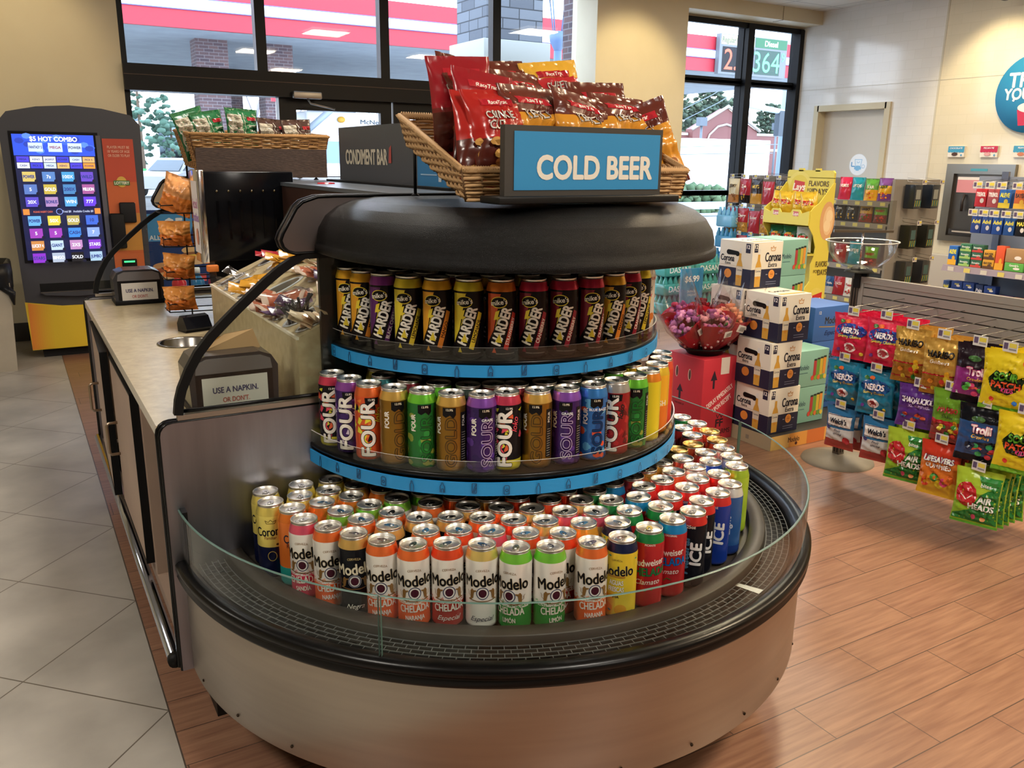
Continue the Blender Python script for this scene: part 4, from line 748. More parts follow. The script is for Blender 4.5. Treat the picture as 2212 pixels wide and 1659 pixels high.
CAN={ # code: (zones, collar, decals, kind, gold lid, description)
'cy':([(0,.085,'#12183a'),(.085,.16,'#e3d06a')],'#e0cd68',d_corona,'c',0,'yellow topped can with a navy lower half'),
'cm':([(0,.05,'#2aa39a'),(.05,.16,'#e4782e')],'#e07a30',d_refresca,'c',0,'orange can with a mango picture'),
'mp':([(0,.062,'#c93a55'),(.062,.16,'#e6e2da')],'#dc5a72',d_modelo('#d8627a','SANDÍA'),'c',0,'white can with a pink collar and pink base'),
'mg':([(0,.062,'#2f8a3a'),(.062,.16,'#e6e2da')],'#7bc945',d_modelo('#4a9a4e','LIMÓN'),'c',0,'white can with a green collar and green base'),
'mo':([(0,.062,'#e0602a'),(.062,.16,'#e6e2da')],'#e87238',d_modelo('#e88a5a','NARANJA'),'c',0,'white can with an orange collar and orange base'),
'mr':([(0,.062,'#a82a22'),(.062,.16,'#e6e2da')],'#e0502e',d_modelo('#c4584a',None),'c',0,'white can with red orange collar and dark base'),
'mn':([(0,.16,'#15161c')],'#c9a35a',d_modelo(None,None,True,word=None,txtc='#e6dcc0'),'c',0,'black can with a gold collar'),
'mw':([(0,.16,'#e9e5dc')],'#d8bf6e',d_modelo(None,None,word=None),'c',0,'plain white can with a gold collar'),
'ma':([(0,.062,'#e0a032'),(.062,.16,'#e6e2da')],'#e6a23a',d_modelo('#e6b45a','PIÑA'),'c',0,'white can with an amber collar'),
'my':([(0,.16,'#e0c636')],'#1d2749',d_aguas,'c',0,'yellow pineapple can with a navy collar'),
'bg':([(0,.16,'#b3262b')],'#2a8a4a',d_bud('#2f7a44',''),'c',0,'red can with a green collar'),
'bb':([(0,.16,'#b3262b')],'#2487c9',d_bud('#1f6fc0',''),'c',0,'red can with a bright blue collar'),
'ni':([(0,.16,'#14161f')],'#d2352f',d_ice('Natural','#3f86a8'),'c',0,'black can with a red collar marked 25oz'),
'nd':([(0,.16,'#1a3a9a')],'#d63a36',d_ice('BUD','#c9323a'),'c',0,'blue can with a red collar'),
'nl':([(0,.03,'#25418a'),(.03,.16,'#2f5ea0')],'#dcdcd8',d_plain('Light','#e4e8ee'),'c',0,'blue can with a white silver collar'),
'lg':([(0,.16,'#a6c63a')],'#a8c83c',d_plain('ELECTRIC','#5f7f20',90,.012),'c',0,'tall lime green can'),
'bs':([(0,.1,'#2a4aa0'),(.1,.16,'#dcd8d2')],'#c9c6c2',d_bigred('25'),'c',0,'white and blue can with a silver collar'),
'gl':([(0,.16,'#7a3a2c')],'#a8482c',d_bigred('LAGER'),'c',1,'brown red can with a gold lid'),
'wo':([(0,.08,'#e07a3a'),(.08,.16,'#e4e0d8')],'#e2603a',d_plain('Seltzer','#2b3a5c'),'c',0,'white and orange can'),
'ns':([(0,.16,'#1a2140')],'#dedcd6',d_plain('STARS','#e9e6de'),'c',0,'dark blue can with white stars'),
'bu':([(0,.16,'#1f3fae')],'#2347b4',d_plain('Light','#e9edf5'),'c',0,'royal blue can'),
'rm':([(0,.16,'#9c2a2c')],'#b84a48',d_plain('Red','#ecd9c8'),'c',0,'metallic red can'),
'br':([(0,.16,'#c02a2c')],'#d23632',d_bigred(),'c',0,'bright red can marked big one'),
'gd':([(0,.16,'#2a2a2a')],'#b08a3c',d_plain('Gold','#d9b45a'),'c',0,'dark can with a dull gold collar'),
'dk':([(0,.16,'#1b1b1e')],'#8a7440',d_plain('Dark','#c9b27a'),'c',1,'black can with a gold lid'),
'fg':([(0,.03,'#d8cf3a'),(.03,.16,'#1a171c')],'#c9405a',d_four('#e0603a','#d8cf3a','#e04a62'),'c',0,'black yellow and pink patterned can'),
'fp':([(0,.16,'#3c1f62')],'#8a4aa0',d_four('#2a1840','#6a3a90','#cfc4dc'),'c',0,'purple patterned can with tall white letters'),
'fo':([(0,.16,'#d2542a')],'#dd6a34',d_four('#1a1416','#e8842e','#e8dc3c'),'c',0,'orange and black tiger patterned can'),
'fd':([(0,.16,'#97702c')],'#cda552',d_sour('GOLD',None,'#3b2a10'),'k',0,'metallic gold can with outlined letters'),
'fn':([(0,.16,'#1f6e2c')],'#6fc83c',d_sour('SOUR',['#2f9440','#8a9a3c','#1f6a30'],'#12401c'),'c',0,'green camouflage can with outlined letters'),
'fu':([(0,.16,'#35185a')],'#8a52b4',d_sour('SOUR',['#3a1c60','#54308a','#2a1450'],'#b8a4cc','GRAPE'),'c',0,'purple can with outlined letters'),
'fb':([(0,.16,'#2a63a8')],'#3a7cc4',d_sour('SOUR',['#1b4a8a','#d8522e','#5aa0cc'],'#0f2550','BLUE RAZZ'),'c',0,'blue and red camouflage can'),
'ff':([(0,.16,'#8f1c22')],'#a5a09a',d_four('#5c1216','#b02a2e','#2a2022'),'c',0,'dark red can with tall white letters'),
'pe':([(0,.16,'#e2d02a')],'#e88a2c',d_plain('PEACH','#f6efe0',90,.011,'#dd7a30'),'c',0,'yellow can with an orange peach band'),
'as':([(0,.08,'#e07a2a'),(.08,.16,'#e8b02e')],'#e8c43a',d_plain('MASH','#f4ead6',0,.014),'c',0,'yellow orange splash can'),
'ar':([(0,.16,'#d6402e')],'#e2583a',d_plain('SMASH','#f0e6da',0,.013),'c',0,'orange red splash can'),
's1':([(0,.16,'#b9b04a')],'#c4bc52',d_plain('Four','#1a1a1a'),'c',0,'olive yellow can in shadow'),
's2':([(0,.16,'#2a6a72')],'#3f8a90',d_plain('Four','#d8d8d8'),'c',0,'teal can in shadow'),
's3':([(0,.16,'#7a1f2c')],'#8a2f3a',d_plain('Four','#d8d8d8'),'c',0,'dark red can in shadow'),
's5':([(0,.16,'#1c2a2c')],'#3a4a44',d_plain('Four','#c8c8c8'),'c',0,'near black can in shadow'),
'mm':([(0,.16,'#191416')],'#e8b02e',d_mike('#e0a02a','MANGO','#e08a2e'),'c',0,'black can with an amber collar and mango band'),
'mb':([(0,.16,'#171216')],'#8a3a9a',d_mike('#5a2468','BLACK CHERRY','#5a2468'),'c',0,'black can with a purple collar'),
'ml':([(0,.16,'#191517')],'#e6d43a',d_mike('#e2cf38','LEMONADE','#e6cf3a'),'c',0,'black can with a lemon yellow collar'),
'ms':([(0,.16,'#1b1416')],'#dd7a2c',d_mike('#c9542a','STRAWBERRY','#b8352c'),'c',0,'black can with an orange collar and strawberry band'),
'mc':([(0,.16,'#1a1216')],'#c02a4a',d_mike('#7a1a32','CRANBERRY','#8f1f34'),'c',0,'black can with a crimson collar'),
'ap':([(0,.16,'#e9e4da')],'#c9c6c2',d_ap,'c',0,'white iced tea can with a red checked top'),
}
_C={}
def get_can(code):
    if code in _C: return _C[code]
    z,col,dec,kind,gold,desc=CAN[code]; b,P=canbody(z,col,kind); dec(P)
    body=b.mesh('can_body'); _C[code]=(body,LMG if gold else LM,TMG if gold else TM,desc); return _C[code]
def put_can(code,x,y,z,rz,label,group):
    body,lm,tm,desc=get_can(code); o=link('drink_can',body,None,(x,y,z),(0,0,rz)); tag(o,label,'can',group)
    l=link('can_lid',lm,o); t=link('pull_tab',tm,l,None,(0,0,rnd.uniform(-1.2,1.2))); return o
ROWS=[[(0.473, 2.025, 'cy'), (0.466, 1.951, 'cy'), (0.501, 1.886, 'cm'), (0.507, 1.812, 'mp'), (0.543, 1.747, 'mo'), (0.581, 1.683, 'mn'), (0.624, 1.623, 'mo'), (0.675, 1.569, 'mo'), (0.742, 1.537, 'mr'), (0.806, 1.496, 'mw'), (0.864, 1.448, 'mg'), (0.932, 1.416, 'mg'), (1.024, 1.389, 'mo'), (1.098, 1.377, 'my'), (1.183, 1.387, 'bg'), (1.263, 1.4, 'bb'), (1.337, 1.412, 'ni'), (1.4, 1.451, 'ni'), (1.474, 1.472, 'nd'), (1.543, 1.5, 'nl'), (1.658, 1.592, 'lg'), (1.701, 1.656, 'bs'), (1.735, 1.722, 'bs'), (1.77, 1.787, 'gl'), (1.809, 1.862, 'gl'), (1.832, 1.944, 'wo'), (1.833, 2.02, 'bg')], [(0.564, 2.025, 'cy'), (0.54, 1.955, 'cy'), (0.575, 1.889, 'cm'), (0.597, 1.818, 'mg'), (0.623, 1.749, 'mo'), (0.667, 1.687, 'mn'), (0.729, 1.621, 'mo'), (0.796, 1.589, 'mr'), (0.859, 1.547, 'mp'), (0.92, 1.5, 'mr'), (0.993, 1.459, 'mr'), (1.066, 1.482, 'ma'), (1.138, 1.448, 'my'), (1.204, 1.489, 'bg'), (1.287, 1.472, 'bg'), (1.351, 1.512, 'ni'), (1.429, 1.537, 'nd'), (1.495, 1.57, 'br'), (1.57, 1.569, 'br'), (1.548, 1.64, 'ns'), (1.62, 1.655, 'bu'), (1.66, 1.718, 'rm'), (1.677, 1.79, 'gl'), (1.735, 1.859, 'rm'), (1.76, 1.929, 'br')], [(0.643, 2.025, 'cy'), (0.614, 1.957, 'cy'), (0.651, 1.893, 'cm'), (0.671, 1.821, 'mg'), (0.701, 1.753, 'mo'), (0.745, 1.693, 'mn'), (0.812, 1.662, 'mn'), (0.875, 1.622, 'mo'), (0.933, 1.576, 'mr'), (0.995, 1.536, 'mw'), (1.066, 1.561, 'mp'), (1.13, 1.523, 'mp'), (1.205, 1.563, 'bg'), (1.278, 1.546, 'bb'), (1.334, 1.595, 'br'), (1.407, 1.609, 'br'), (1.473, 1.641, 'wo'), (1.567, 1.711, 'rm'), (1.604, 1.776, 'dk')], [(0.688, 1.957, 'cy'), (0.737, 1.901, 'cm'), (0.745, 1.827, 'mg'), (0.805, 1.759, 'mo'), (0.876, 1.698, 'mn'), (0.942, 1.652, 'mo'), (1.004, 1.611, 'mw'), (1.139, 1.597, 'mw'), (1.353, 1.666, 'br'), (1.421, 1.694, 'gd'), (1.493, 1.713, 'gd')], [(0.717, 2.025, 'cy'), (0.819, 1.832, 'mg'), (0.878, 1.772, 'mo'), (0.945, 1.726, 'mn'), (1.012, 1.694, 'mr'), (1.072, 1.641, 'mr'), (1.14, 1.671, 'mr'), (1.208, 1.637, 'bg'), (1.279, 1.657, 'bb')]]
rowname=['outer row','second row','third row','fourth row','innermost row']
JIT={'mw':.25}
for ri,row in enumerate(ROWS):
    for i,(x,y,c) in enumerate(row):
        rz=math.atan2(-x,y)+rnd.uniform(-.35,.35)
        if ri==0 and i<8: rz=math.atan2(-x,y)+rnd.uniform(-.2,.2)-.1
        if ri==0 and 8<=i<=13: rz=math.atan2(-x,y)+[.1,.05,-.38,.45,.3,-.25][i-8]
        put_can(c,x,y,.4802,rz,'%s, bottom %s, %s from left'%(CAN[c][5],rowname[ri],ordn(i)),'cans in the bottom tray')
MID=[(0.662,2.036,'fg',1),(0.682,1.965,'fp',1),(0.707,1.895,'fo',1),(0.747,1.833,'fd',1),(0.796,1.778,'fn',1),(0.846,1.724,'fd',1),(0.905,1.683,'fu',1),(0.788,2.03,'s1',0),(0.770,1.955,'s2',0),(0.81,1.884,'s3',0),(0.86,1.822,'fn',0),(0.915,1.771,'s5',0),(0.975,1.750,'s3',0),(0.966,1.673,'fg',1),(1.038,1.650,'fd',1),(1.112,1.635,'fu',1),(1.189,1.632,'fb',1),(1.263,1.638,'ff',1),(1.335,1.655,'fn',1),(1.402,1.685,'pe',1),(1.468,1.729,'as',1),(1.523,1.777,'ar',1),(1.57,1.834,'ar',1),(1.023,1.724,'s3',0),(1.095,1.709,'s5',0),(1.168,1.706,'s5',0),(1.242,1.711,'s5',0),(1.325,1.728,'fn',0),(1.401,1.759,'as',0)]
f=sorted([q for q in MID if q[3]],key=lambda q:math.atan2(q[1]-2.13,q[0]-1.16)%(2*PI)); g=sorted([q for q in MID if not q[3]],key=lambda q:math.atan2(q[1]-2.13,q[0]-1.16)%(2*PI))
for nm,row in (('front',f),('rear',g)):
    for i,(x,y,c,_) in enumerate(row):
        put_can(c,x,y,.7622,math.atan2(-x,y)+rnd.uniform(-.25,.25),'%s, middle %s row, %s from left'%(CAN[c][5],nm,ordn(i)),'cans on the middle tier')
TOPF=[(183,'mm'),(193.3,'mm'),(203.4,'mb'),(213.7,'ml'),(223.9,'mm'),(234.2,'ml'),(244.5,'ms'),(254.9,'mc'),(265.4,'mc'),(276,'mc'),(286.6,'mm'),(297,'mc'),(307.5,'ml'),(318,'ap'),(328.5,'mm'),(339,'ml'),(349.5,'mb')]
for i,(a,c) in enumerate(TOPF):
    a=math.radians(a); x,y=1.165+.428*math.cos(a),2.115+.428*math.sin(a)
    put_can(c,x,y,1.0202,math.atan2(-x,y)+rnd.uniform(-.12,.16)+(.5 if i==9 else 0)+(.3 if i>9 else 0)-(.15 if i<4 else 0),'%s top tier front row, %s from left'%(CAN[c][5],ordn(i)),'cans on the top tier')
for i,c in enumerate(['mm','mb','mc','mm','ml','ml','mb','ml','mc','mm']):
    a=math.radians(200+i*14); x,y=1.165+.351*math.cos(a),2.115+.351*math.sin(a)
    put_can(c,x,y,1.0202,math.atan2(-x,y),'%s top tier rear row, %s from left'%(CAN[c][5],ordn(i)),'cans on the top tier')
# ---------------- things on and around the island ----------------
def wickerside(b,p0,p1,q0,q1,rows,M,M2,amp=.004,r=.0042,nst=14):
    """weave between bottom edge p0-p1 and top edge q0-q1"""
    p0,p1,q0,q1=map(Vector,(p0,p1,q0,q1)); n=(p1-p0).cross(q0-p0).normalized()
    P=lambda s,t:(p0.lerp(p1,s)).lerp(q0.lerp(q1,s),t)
    for i in range(nst+1): b.tube([P(i/nst,0),P(i/nst,.5),P(i/nst,1)],r*.8,M2,5)
    for j in range(rows):
        t=(j+.5)/rows; pts=[]; N=nst*2
        for i in range(N+1): pts.append(P(i/N,t+rnd.uniform(-.012,.012))+n*(amp*math.sin(PI*(i/2+j))+rnd.uniform(-.0006,.0006)))
        b.tube(pts,r*rnd.uniform(.8,1.1),M,5)
def basket(name,label,c,L,Dp,zf,zb,depth,tilt_legs,mats,rows=8,group='wicker baskets on the canopy',flare=.03,legs=True,rowsM=None):
    """c centre x ; front y0 ; opening sloped from zf (front rim) to zb (back rim)"""
    x0,x1,y0,y1=c; t_=thing(name,label,'basket',((x0+x1)/2,(y0+y1)/2,1.391),0,group); T=Vector(((x0+x1)/2,(y0+y1)/2,1.391)); f=flare
    B=[Vector(v)-T for v in ((x0+f,y0+f*.4,zf-depth),(x1-f,y0+f*.4,zf-depth),(x1-f,y1-f,zb-depth),(x0+f,y1-f,zb-depth))]; R_=[Vector(v)-T for v in ((x0,y0,zf),(x1,y0,zf),(x1,y1,zb),(x0,y1,zb))]
    M1,M2=mats; b=MB()
    for i in range(4):
        j=(i+1)%4; wickerside(b,B[i],B[j],R_[i],R_[j],rows,M1 if not (rowsM and i==0) else rowsM,M2)
    o=b.obj('woven_side',t_); b=MB()
    for i in range(4):
        j=(i+1)%4; n=int((R_[j]-R_[i]).length/.006); pts=[]
        b.tube([R_[i],R_[j]],.0075,M1,6); d=(R_[j]-R_[i]).normalized(); u=d.cross(Vector((0,0,1))).normalized(); w=u.cross(d)
        for k in range(n*3): a=k*2.1; pts.append(R_[i].lerp(R_[j],k/(n*3))+(u*math.cos(a)+w*math.sin(a))*.0088)
        b.tube(pts,.0022,M2 if k%2 else M1,4)
    b.obj('rim',t_); b=MB(); b.add(B,[(0,1,2,3)],M2); b.obj('bottom',t_)
    if legs:
        for x,y,z in ((x0+.06,y0-.0,zf-depth),(x1-.06,y0,zf-depth),(x0+.035,y1-.01,zb-depth*.7),(x1-.035,y1-.01,zb-depth*.7)):
            p=Vector((x,y,1.391))-T; MB().tube([p,Vector((x,y,z+.01))-T],.0042,BLKP,8).lathe([(0,.006),(.006,.006),(.012,0),(0,0)],BLKP,12,c=(p.x,p.y)).obj('leg',t_)
    return t_
WK=m('#b08d63','w'); WKD=m('#7d5d3f','w')
basket('wicker_basket','light wicker basket full of crisp packets behind the cold beer sign',(.85,1.485,1.675,2.01),.7,.33,1.460,1.582,.068,1,(WK,WKD),9,flare=.014)
basket('wicker_basket','brown wicker basket with green and brown bags at the far canopy end',(.645,1.205,3.62,3.95),.5,.33,1.566,1.585,.14,1,(m('#9a7448','w'),m('#6d4c34','w')),18,rowsM=None)
tag(MB().box(.66,3.605,1.40,1.19,3.612,1.515,noisy('dark_woven_board','#2d1f19','#46342b',60,.7,0,(1,1,6),.5)).obj('woven_backing_board'),'dark brown woven board on the front of the far basket','board')
# --- snack bags ---
def bagmesh(w,h,dep,zones,dec=None,seal=.07,seed=1,nx=18,ny=24,kind='g',wr=.0030,top=0.0,name='bag_film'):
    q=random.Random(seed); ph=[(q.uniform(3,13),q.uniform(3,13),q.uniform(0,6)) for _ in range(6)]
    def prof(u,v):
        s,t=2*u/w,v/h; g=max(0,min(1,(t-seal)/.28))*max(0,min(1,(1-seal-t)/.28)); g=g**.6 if g>0 else 0
        e=max(0,1-abs(s)**2.6)**.7; d=dep*g*e; k=0
        for a,b_,c in ph: k+=math.sin(a*s*2+b_*t*3+c)*math.sin(b_*s-a*t*2+c*2)
        return d+wr*k*(.35+g)*(1 if abs(s)<.97 else 0)
    def S_(u,v,h_):
        t=v/h; g=max(0,min(1,(t-seal)/.3))*max(0,min(1,(1-seal-t)/.3)); k=1-.07*g**.5; bend=top*max(0,t-.8)**2*25*w
        return Vector((u*k,-prof(u,v)-h_+bend,v))
    S0=S_; G=[[S0(-w/2+w*i/nx,h*j/ny,0) for i in range(nx+1)] for j in range(ny+1)]
    def S_(u,v,h_):
        fx=(u/w+.5)*nx; fy=v/h*ny; i=min(nx-1,max(0,int(fx))); j=min(ny-1,max(0,int(fy))); fx-=i; fy-=j
        p=G[j][i].lerp(G[j][i+1],fx).lerp(G[j+1][i].lerp(G[j+1][i+1],fx),fy); return Vector((p.x,p.y-h_,p.z))
    b=MB(); vs=[];fs=[]
    for side in (0,1):
        for j in range(ny+1):
            for i in range(nx+1):
                u=-w/2+w*i/nx; v=h*j/ny; p=S0(u,v,0)
                if side: p=Vector((p.x,-(p.y-(top*max(0,v/h-.8)**2*25*w))*.9+.0008+(top*max(0,v/h-.8)**2*25*w),p.z))
                vs.append(p)
    N=(nx+1)*(ny+1)
    cols={}
    for side in (0,1):
        for j in range(ny):
            tt=(j+.5)/ny; col=zones[-1][1]
            for lim,c in zones:
                if tt<lim: col=c; break
            for i in range(nx):
                a=side*N+j*(nx+1)+i; f=(a,a+1,a+nx+2,a+nx+1); cols.setdefault(col,[]).append(f if not side else f[::-1])
    for j in range(ny):
        tt=(j+.5)/ny
        a=j*(nx+1); cols.setdefault(zones[-1][1],[]).append((a,a+nx+1,N+a+nx+1,N+a)); a+=nx; cols[zones[-1][1]].append((a+nx+1,a,N+a,N+a+nx+1))
    o=len(b.v); b.v+=[tuple(v) for v in vs]
    for c,ff in cols.items():
        k=b.mat(m(c,kind) if isinstance(c,str) else c)
        for f in ff: b.f.append(f); b.mi.append(k); b.sm.append(True)
    if dec: dec(Pr(b,S_,cu=w/nx,cv=h/ny,kind=kind,step=.0005,um=w*.48),w,h)
    return b.mesh(name)
def put_bag(me,name,label,cat,group,loc,rot): o=link(name,me,None,loc,rot); return tag(o,label,cat,group)
def d_chip(l1,l2,pic,oc='#3b2a22'):
    def f(P,w,h):
        P.h=.0013; P.p([(-.30*w,.80*h),(.28*w,.79*h),(.30*w,.87*h),(-.28*w,.88*h)],'#a81f2c'); P.t('RaceTrac',0,.835*h,.045*h,'#efe6dc',bold=.03,shear=.3,maxw=.5*w)
        P.t(l1,-.03*w,.69*h,.085*h,'#d4cec4',sx=.75,bold=.015,out=oc,maxw=.8*w); 
        if l2: P.t(l2,-.14*w,.58*h,.085*h,'#d4cec4',sx=.75,bold=.015,out=oc,maxw=.5*w)
        q=random.Random(3)
        for i in range(9): P.e(q.uniform(-.34,.34)*w,q.uniform(.14,.42)*h,.10*w,.045*h,q.choice(pic),10)
    return f
CRK=bagmesh(.165,.235,.030,[(.07,'#8f1a22'),(.45,'#4a1d16'),(.5,'#6a1e1c'),(1,'#8f1a24')],d_chip('CRINKLE','CUT',['#b98a4a','#c99a52','#7d4a24','#2a1612']),seed=3,top=.02,wr=.0018)
CRK2=bagmesh(.16,.215,.033,[(.07,'#a32420'),(.45,'#4e1f17'),(1,'#a3201c')],d_chip('CRINKLE','CUT',['#b98a4a','#c99a52','#7d4a24']),seed=5,top=.03,wr=.0018)
KTL=bagmesh(.165,.20,.028,[(.07,'#5a2418'),(.72,'#c98a2c'),(1,'#5e2a20')],d_chip('KETTLE','',['#b5762c','#d9a04a','#8a5424'],'#2e1a10'),seed=7,top=.02)
CHS=bagmesh(.16,.20,.028,[(.07,'#d8a02a'),(.55,'#a3222a'),(.8,'#b32a30'),(1,'#d9a838')],d_chip('CHEESE','',['#e0a840','#c98a2c']),seed=9,top=.02)
bags=[ # mesh x y z rotz tiltx roll label
(CRK,0.955,1.855,1.490,-.35,-.10,-.05,'tall dark red crinkle cut bag at the back left of the basket'),
(CRK,0.955,1.770,1.460,-.28,-.22,.12,'dark red crinkle cut bag leaning in front of the tallest one'),
(CRK2,0.939,1.720,1.430,-.20,-.30,.10,'red crinkle cut bag half hidden behind the front left bag'),
(CRK2,0.981,1.705,1.438,-.18,-.28,-.04,'bright red crinkle cut bag at the front left beside the sign'),
(KTL,1.002,1.905,1.520,-.1,-.25,.12,'brown and yellow kettle bag behind the red bags, top corner raised'),
(KTL,1.032,1.815,1.490,.0,-.35,-.1,'brown topped kettle bag folded over behind the bright red bag'),
(KTL,1.117,1.915,1.520,-.12,-.25,-.08,'kettle bag standing highest in the middle of the basket'),
(KTL,1.143,1.855,1.495,.05,-.30,.0,'kettle bag with a white seam line in the middle of the heap'),
(CHS,1.29,1.93,1.52,-.2,-.25,-.12,'yellow topped red cheese bag at the back right'),
(KTL,1.088,1.745,1.445,-.06,-.2,.02,'kettle bag directly behind the left half of the cold beer sign'),
(KTL,1.224,1.825,1.470,.05,-.4,.06,'brown kettle bag lying low under the cheese bag'),
(KTL,1.215,1.735,1.440,-.1,-.25,.15,'kettle bag behind the middle of the cold beer sign'),
(KTL,1.36,1.85,1.475,-.25,-.2,-.04,'kettle bag standing at the right side of the heap'),
(KTL,1.375,1.76,1.45,-.2,-.35,.05,'kettle bag folded low behind the right half of the sign'),
(KTL,1.485,1.78,1.425,-.5,-.15,-.35,'kettle bag leaning out over the right end of the basket'),
(KTL,1.177,1.775,1.460,.1,-.5,-.1,'small folded dark kettle bag in the centre gap'),
]
for me,x,y,z,rz,tx,ry,lab in bags:
    if me is KTL: z-=.012
    _o=put_bag(me,'crisp_packet',lab,'crisp packet','crisp packets in the near basket',(x,y,z-.01),(tx,ry,rz+.32)); _o.scale=(1.2,1.1,1.15) if me in (KTL,CHS) else (1,1,1)
def d_far(P,w,h):
    P.h=.0013; P.r(-.46*w,.2*h,-.06*w,.86*h,'#b5ad9c'); P.r(0,.1*h,.015*w,.9*h,'#d8d2c4'); P.r(.12*w,.74*h,.42*w,.82*h,'#a82a30'); P.t('SIMPLY',.27*w,.62*h,.05*h,'#c9c8b8',bold=.02,maxw=.3*w); P.t('TRAIL',.27*w,.52*h,.05*h,'#c9c8b8',bold=.02,maxw=.3*w)
    for i in range(7): P.l([(-.42*w,(.28+i*.08)*h),(-.12*w,(.28+i*.08)*h)],.004,'#8f8878')
GRN=bagmesh(.15,.19,.022,[(.07,'#1f5a34'),(1,'#1f5e38')],d_far,seed=11); BRN=bagmesh(.15,.17,.022,[(1,'#43302a')],d_far,seed=12)
for me,x,z,rz,ry,lab in ((GRN,.715,1.485,.2,-.28,'green snack bag lying at the left end of the far basket'),(GRN,.77,1.478,.15,-.15,'leaning green snack bag, second from the left in the far basket'),(GRN,.885,1.492,.05,.03,'tallest green snack bag in the far basket'),(BRN,1.01,1.475,.1,.05,'brown snack bag right of the green ones'),(BRN,1.125,1.475,.05,-.06,'brown snack bag at the right end of the far basket')):
    put_bag(me,'snack_bag',lab,'snack bag','snack bags in the far basket',(x,3.75,z-.005),(-.12,ry,rz+.25))
# cold beer sign
def sign(name,label,x0,x1,y,z0,z1,face,dec,base=True,th=.02):
    t_=thing(name,label,'sign',((x0+x1)/2,y,z0)); w=x1-x0; h=z1-z0
    b=MB(); b.box(-w/2,0,.0,w/2,th,h,m('#35322f','p',.5)); o=b.obj('board',t_)
    b=MB(); P=Pr(b,plane((0,-.0008,h/2),(1,0,0),(0,0,1)),step=.0006); dec(P,w,h); b.obj('printed_face',t_)
    if base: MB().rbox(-w/2-.03,-.03,-.006,w/2+.035,th+.035,.010,.003,m('#141414','p',.4)).obj('base',t_)
    return t_
def d_beer(P,w,h): P.r(-w/2+.022,-h/2+.022,w/2-.008,h/2-.012,'#1f80b6'); P.t('COLD BEER',.025,-.008,.047,'#d9d4c8',sx=.87,bold=.055)
s_=sign('cold_beer_sign','blue sign reading cold beer in a black frame on the hood',.905,1.325,1.585,1.393,1.548,None,d_beer); s_.location.z=1.397
# condiment bar sign
t_=thing('condiment_bar_sign','long dark grey sign reading condiment bar on the canopy','sign',(1.17,2.85,1.391))
b=MB(); b.box(-.012,-.50,.008,.012,.50,.205,m('#4c5056','p',.45)); b.obj('board',t_)
b=MB(); P=Pr(b,plane((-.0128,.21,.095),(0,-1,0),(0,0,1)),step=.0006); P.t('CONDIMENT BAR',0,0,.05,'#cfc8b4',sx=.85,bold=.05,maxw=.42); P.p([(.225,-.02),(.25,-.02),(.25,.04),(.232,.03)],'#b8504a'); b.obj('printed_face',t_)
MB().box(-.05,-.56,0,.03,.56,.008,BLKP).obj('base',t_)
t_=thing('price_poster','small blue price poster leaning on the canopy sign','poster',(1.15,2.47,1.399)); b=MB(); b.box(-.004,-.17,0,.0,.10,.13,m('#2f7ab0')); P=Pr(b,plane((-.0045,-.03,.065),(0,-1,0),(0,0,1)),step=.0006); P.t('$1.99',-.03,.03,.022,'#e6edf2',bold=.04); P.r(.03,-.05,.05,.03,'#cfd8de'); P.l([(-.1,-.03),(.02,-.03)],.004,'#9cc0dc'); b.obj('poster_card',t_)
# napkin dispensers
def napkin(label,x0,x1,y,z,h,out=True):
    w=x1-x0; t_=thing('napkin_dispenser',label,'napkin dispenser',((x0+x1)/2,y,z),0,'napkin dispensers on the counter'); D_=m('#2c2b2f','g'); dp=.14
    b=MB(); pts=[(-w/2,0),(w/2,0),(w/2+.004,h*.75),(w/2-.012,h*.93),(w/2-.04,h),(-w/2+.04,h),(-w/2+.012,h*.93),(-w/2-.004,h*.75)]; b.prism(pts,1,.0,dp,D_); b.rbox(-w/2-.004,-.008,0,w/2+.004,dp+.008,.02,.004,BLKP); b.obj('housing',t_)
    b=MB(); b.prism([(-w/2+.012,h*.70),(w/2-.012,h*.70),(w/2-.016,h*.88),(w/2-.04,h*.95),(-w/2+.04,h*.95),(-w/2+.016,h*.88)],1,-.004,0.002,m('#6a6668','g',.15)); b.box(-w/2+.012,-.003,.018,w/2-.012,.001,h*.69,m('#141315','g')); b.obj('front_cover',t_)
    b=MB(); P=Pr(b,plane((0,-.0035,h*.37),(1,0,0),(0,0,1)),step=.0006); P.r(-w/2+.026,-h*.27,w/2-.026,h*.26,'#cfcac2'); P.t('USE A NAPKIN.',0,h*.04,h*.095,'#39365e',sx=.8,bold=.04,maxw=w*.66); P.t("OR DON'T.",0,-h*.13,h*.08,'#b0554a',sx=.75,bold=.02,maxw=w*.36); b.obj('message_card',t_)
    if out: b=MB(); b.add([(-.075,.06,h-.005),(.085,.07,h-.005),(.07,.075,h+.045),(.0,.085,h+.035)],[(0,1,2,3)],m('#b5926a','f')); b.add([(-.075,.064,h-.005),(.085,.074,h-.005),(.07,.079,h+.045),(.0,.089,h+.035)],[(3,2,1,0)],m('#b5926a','f')); b.obj('napkin',t_)
    return t_
napkin('napkin dispenser behind the near curved glass with a brown napkin sticking out',.335,.548,2.135,.854,.150)
napkin('napkin dispenser at the far end of the counter',.352,.548,3.98,.854,.150,False)
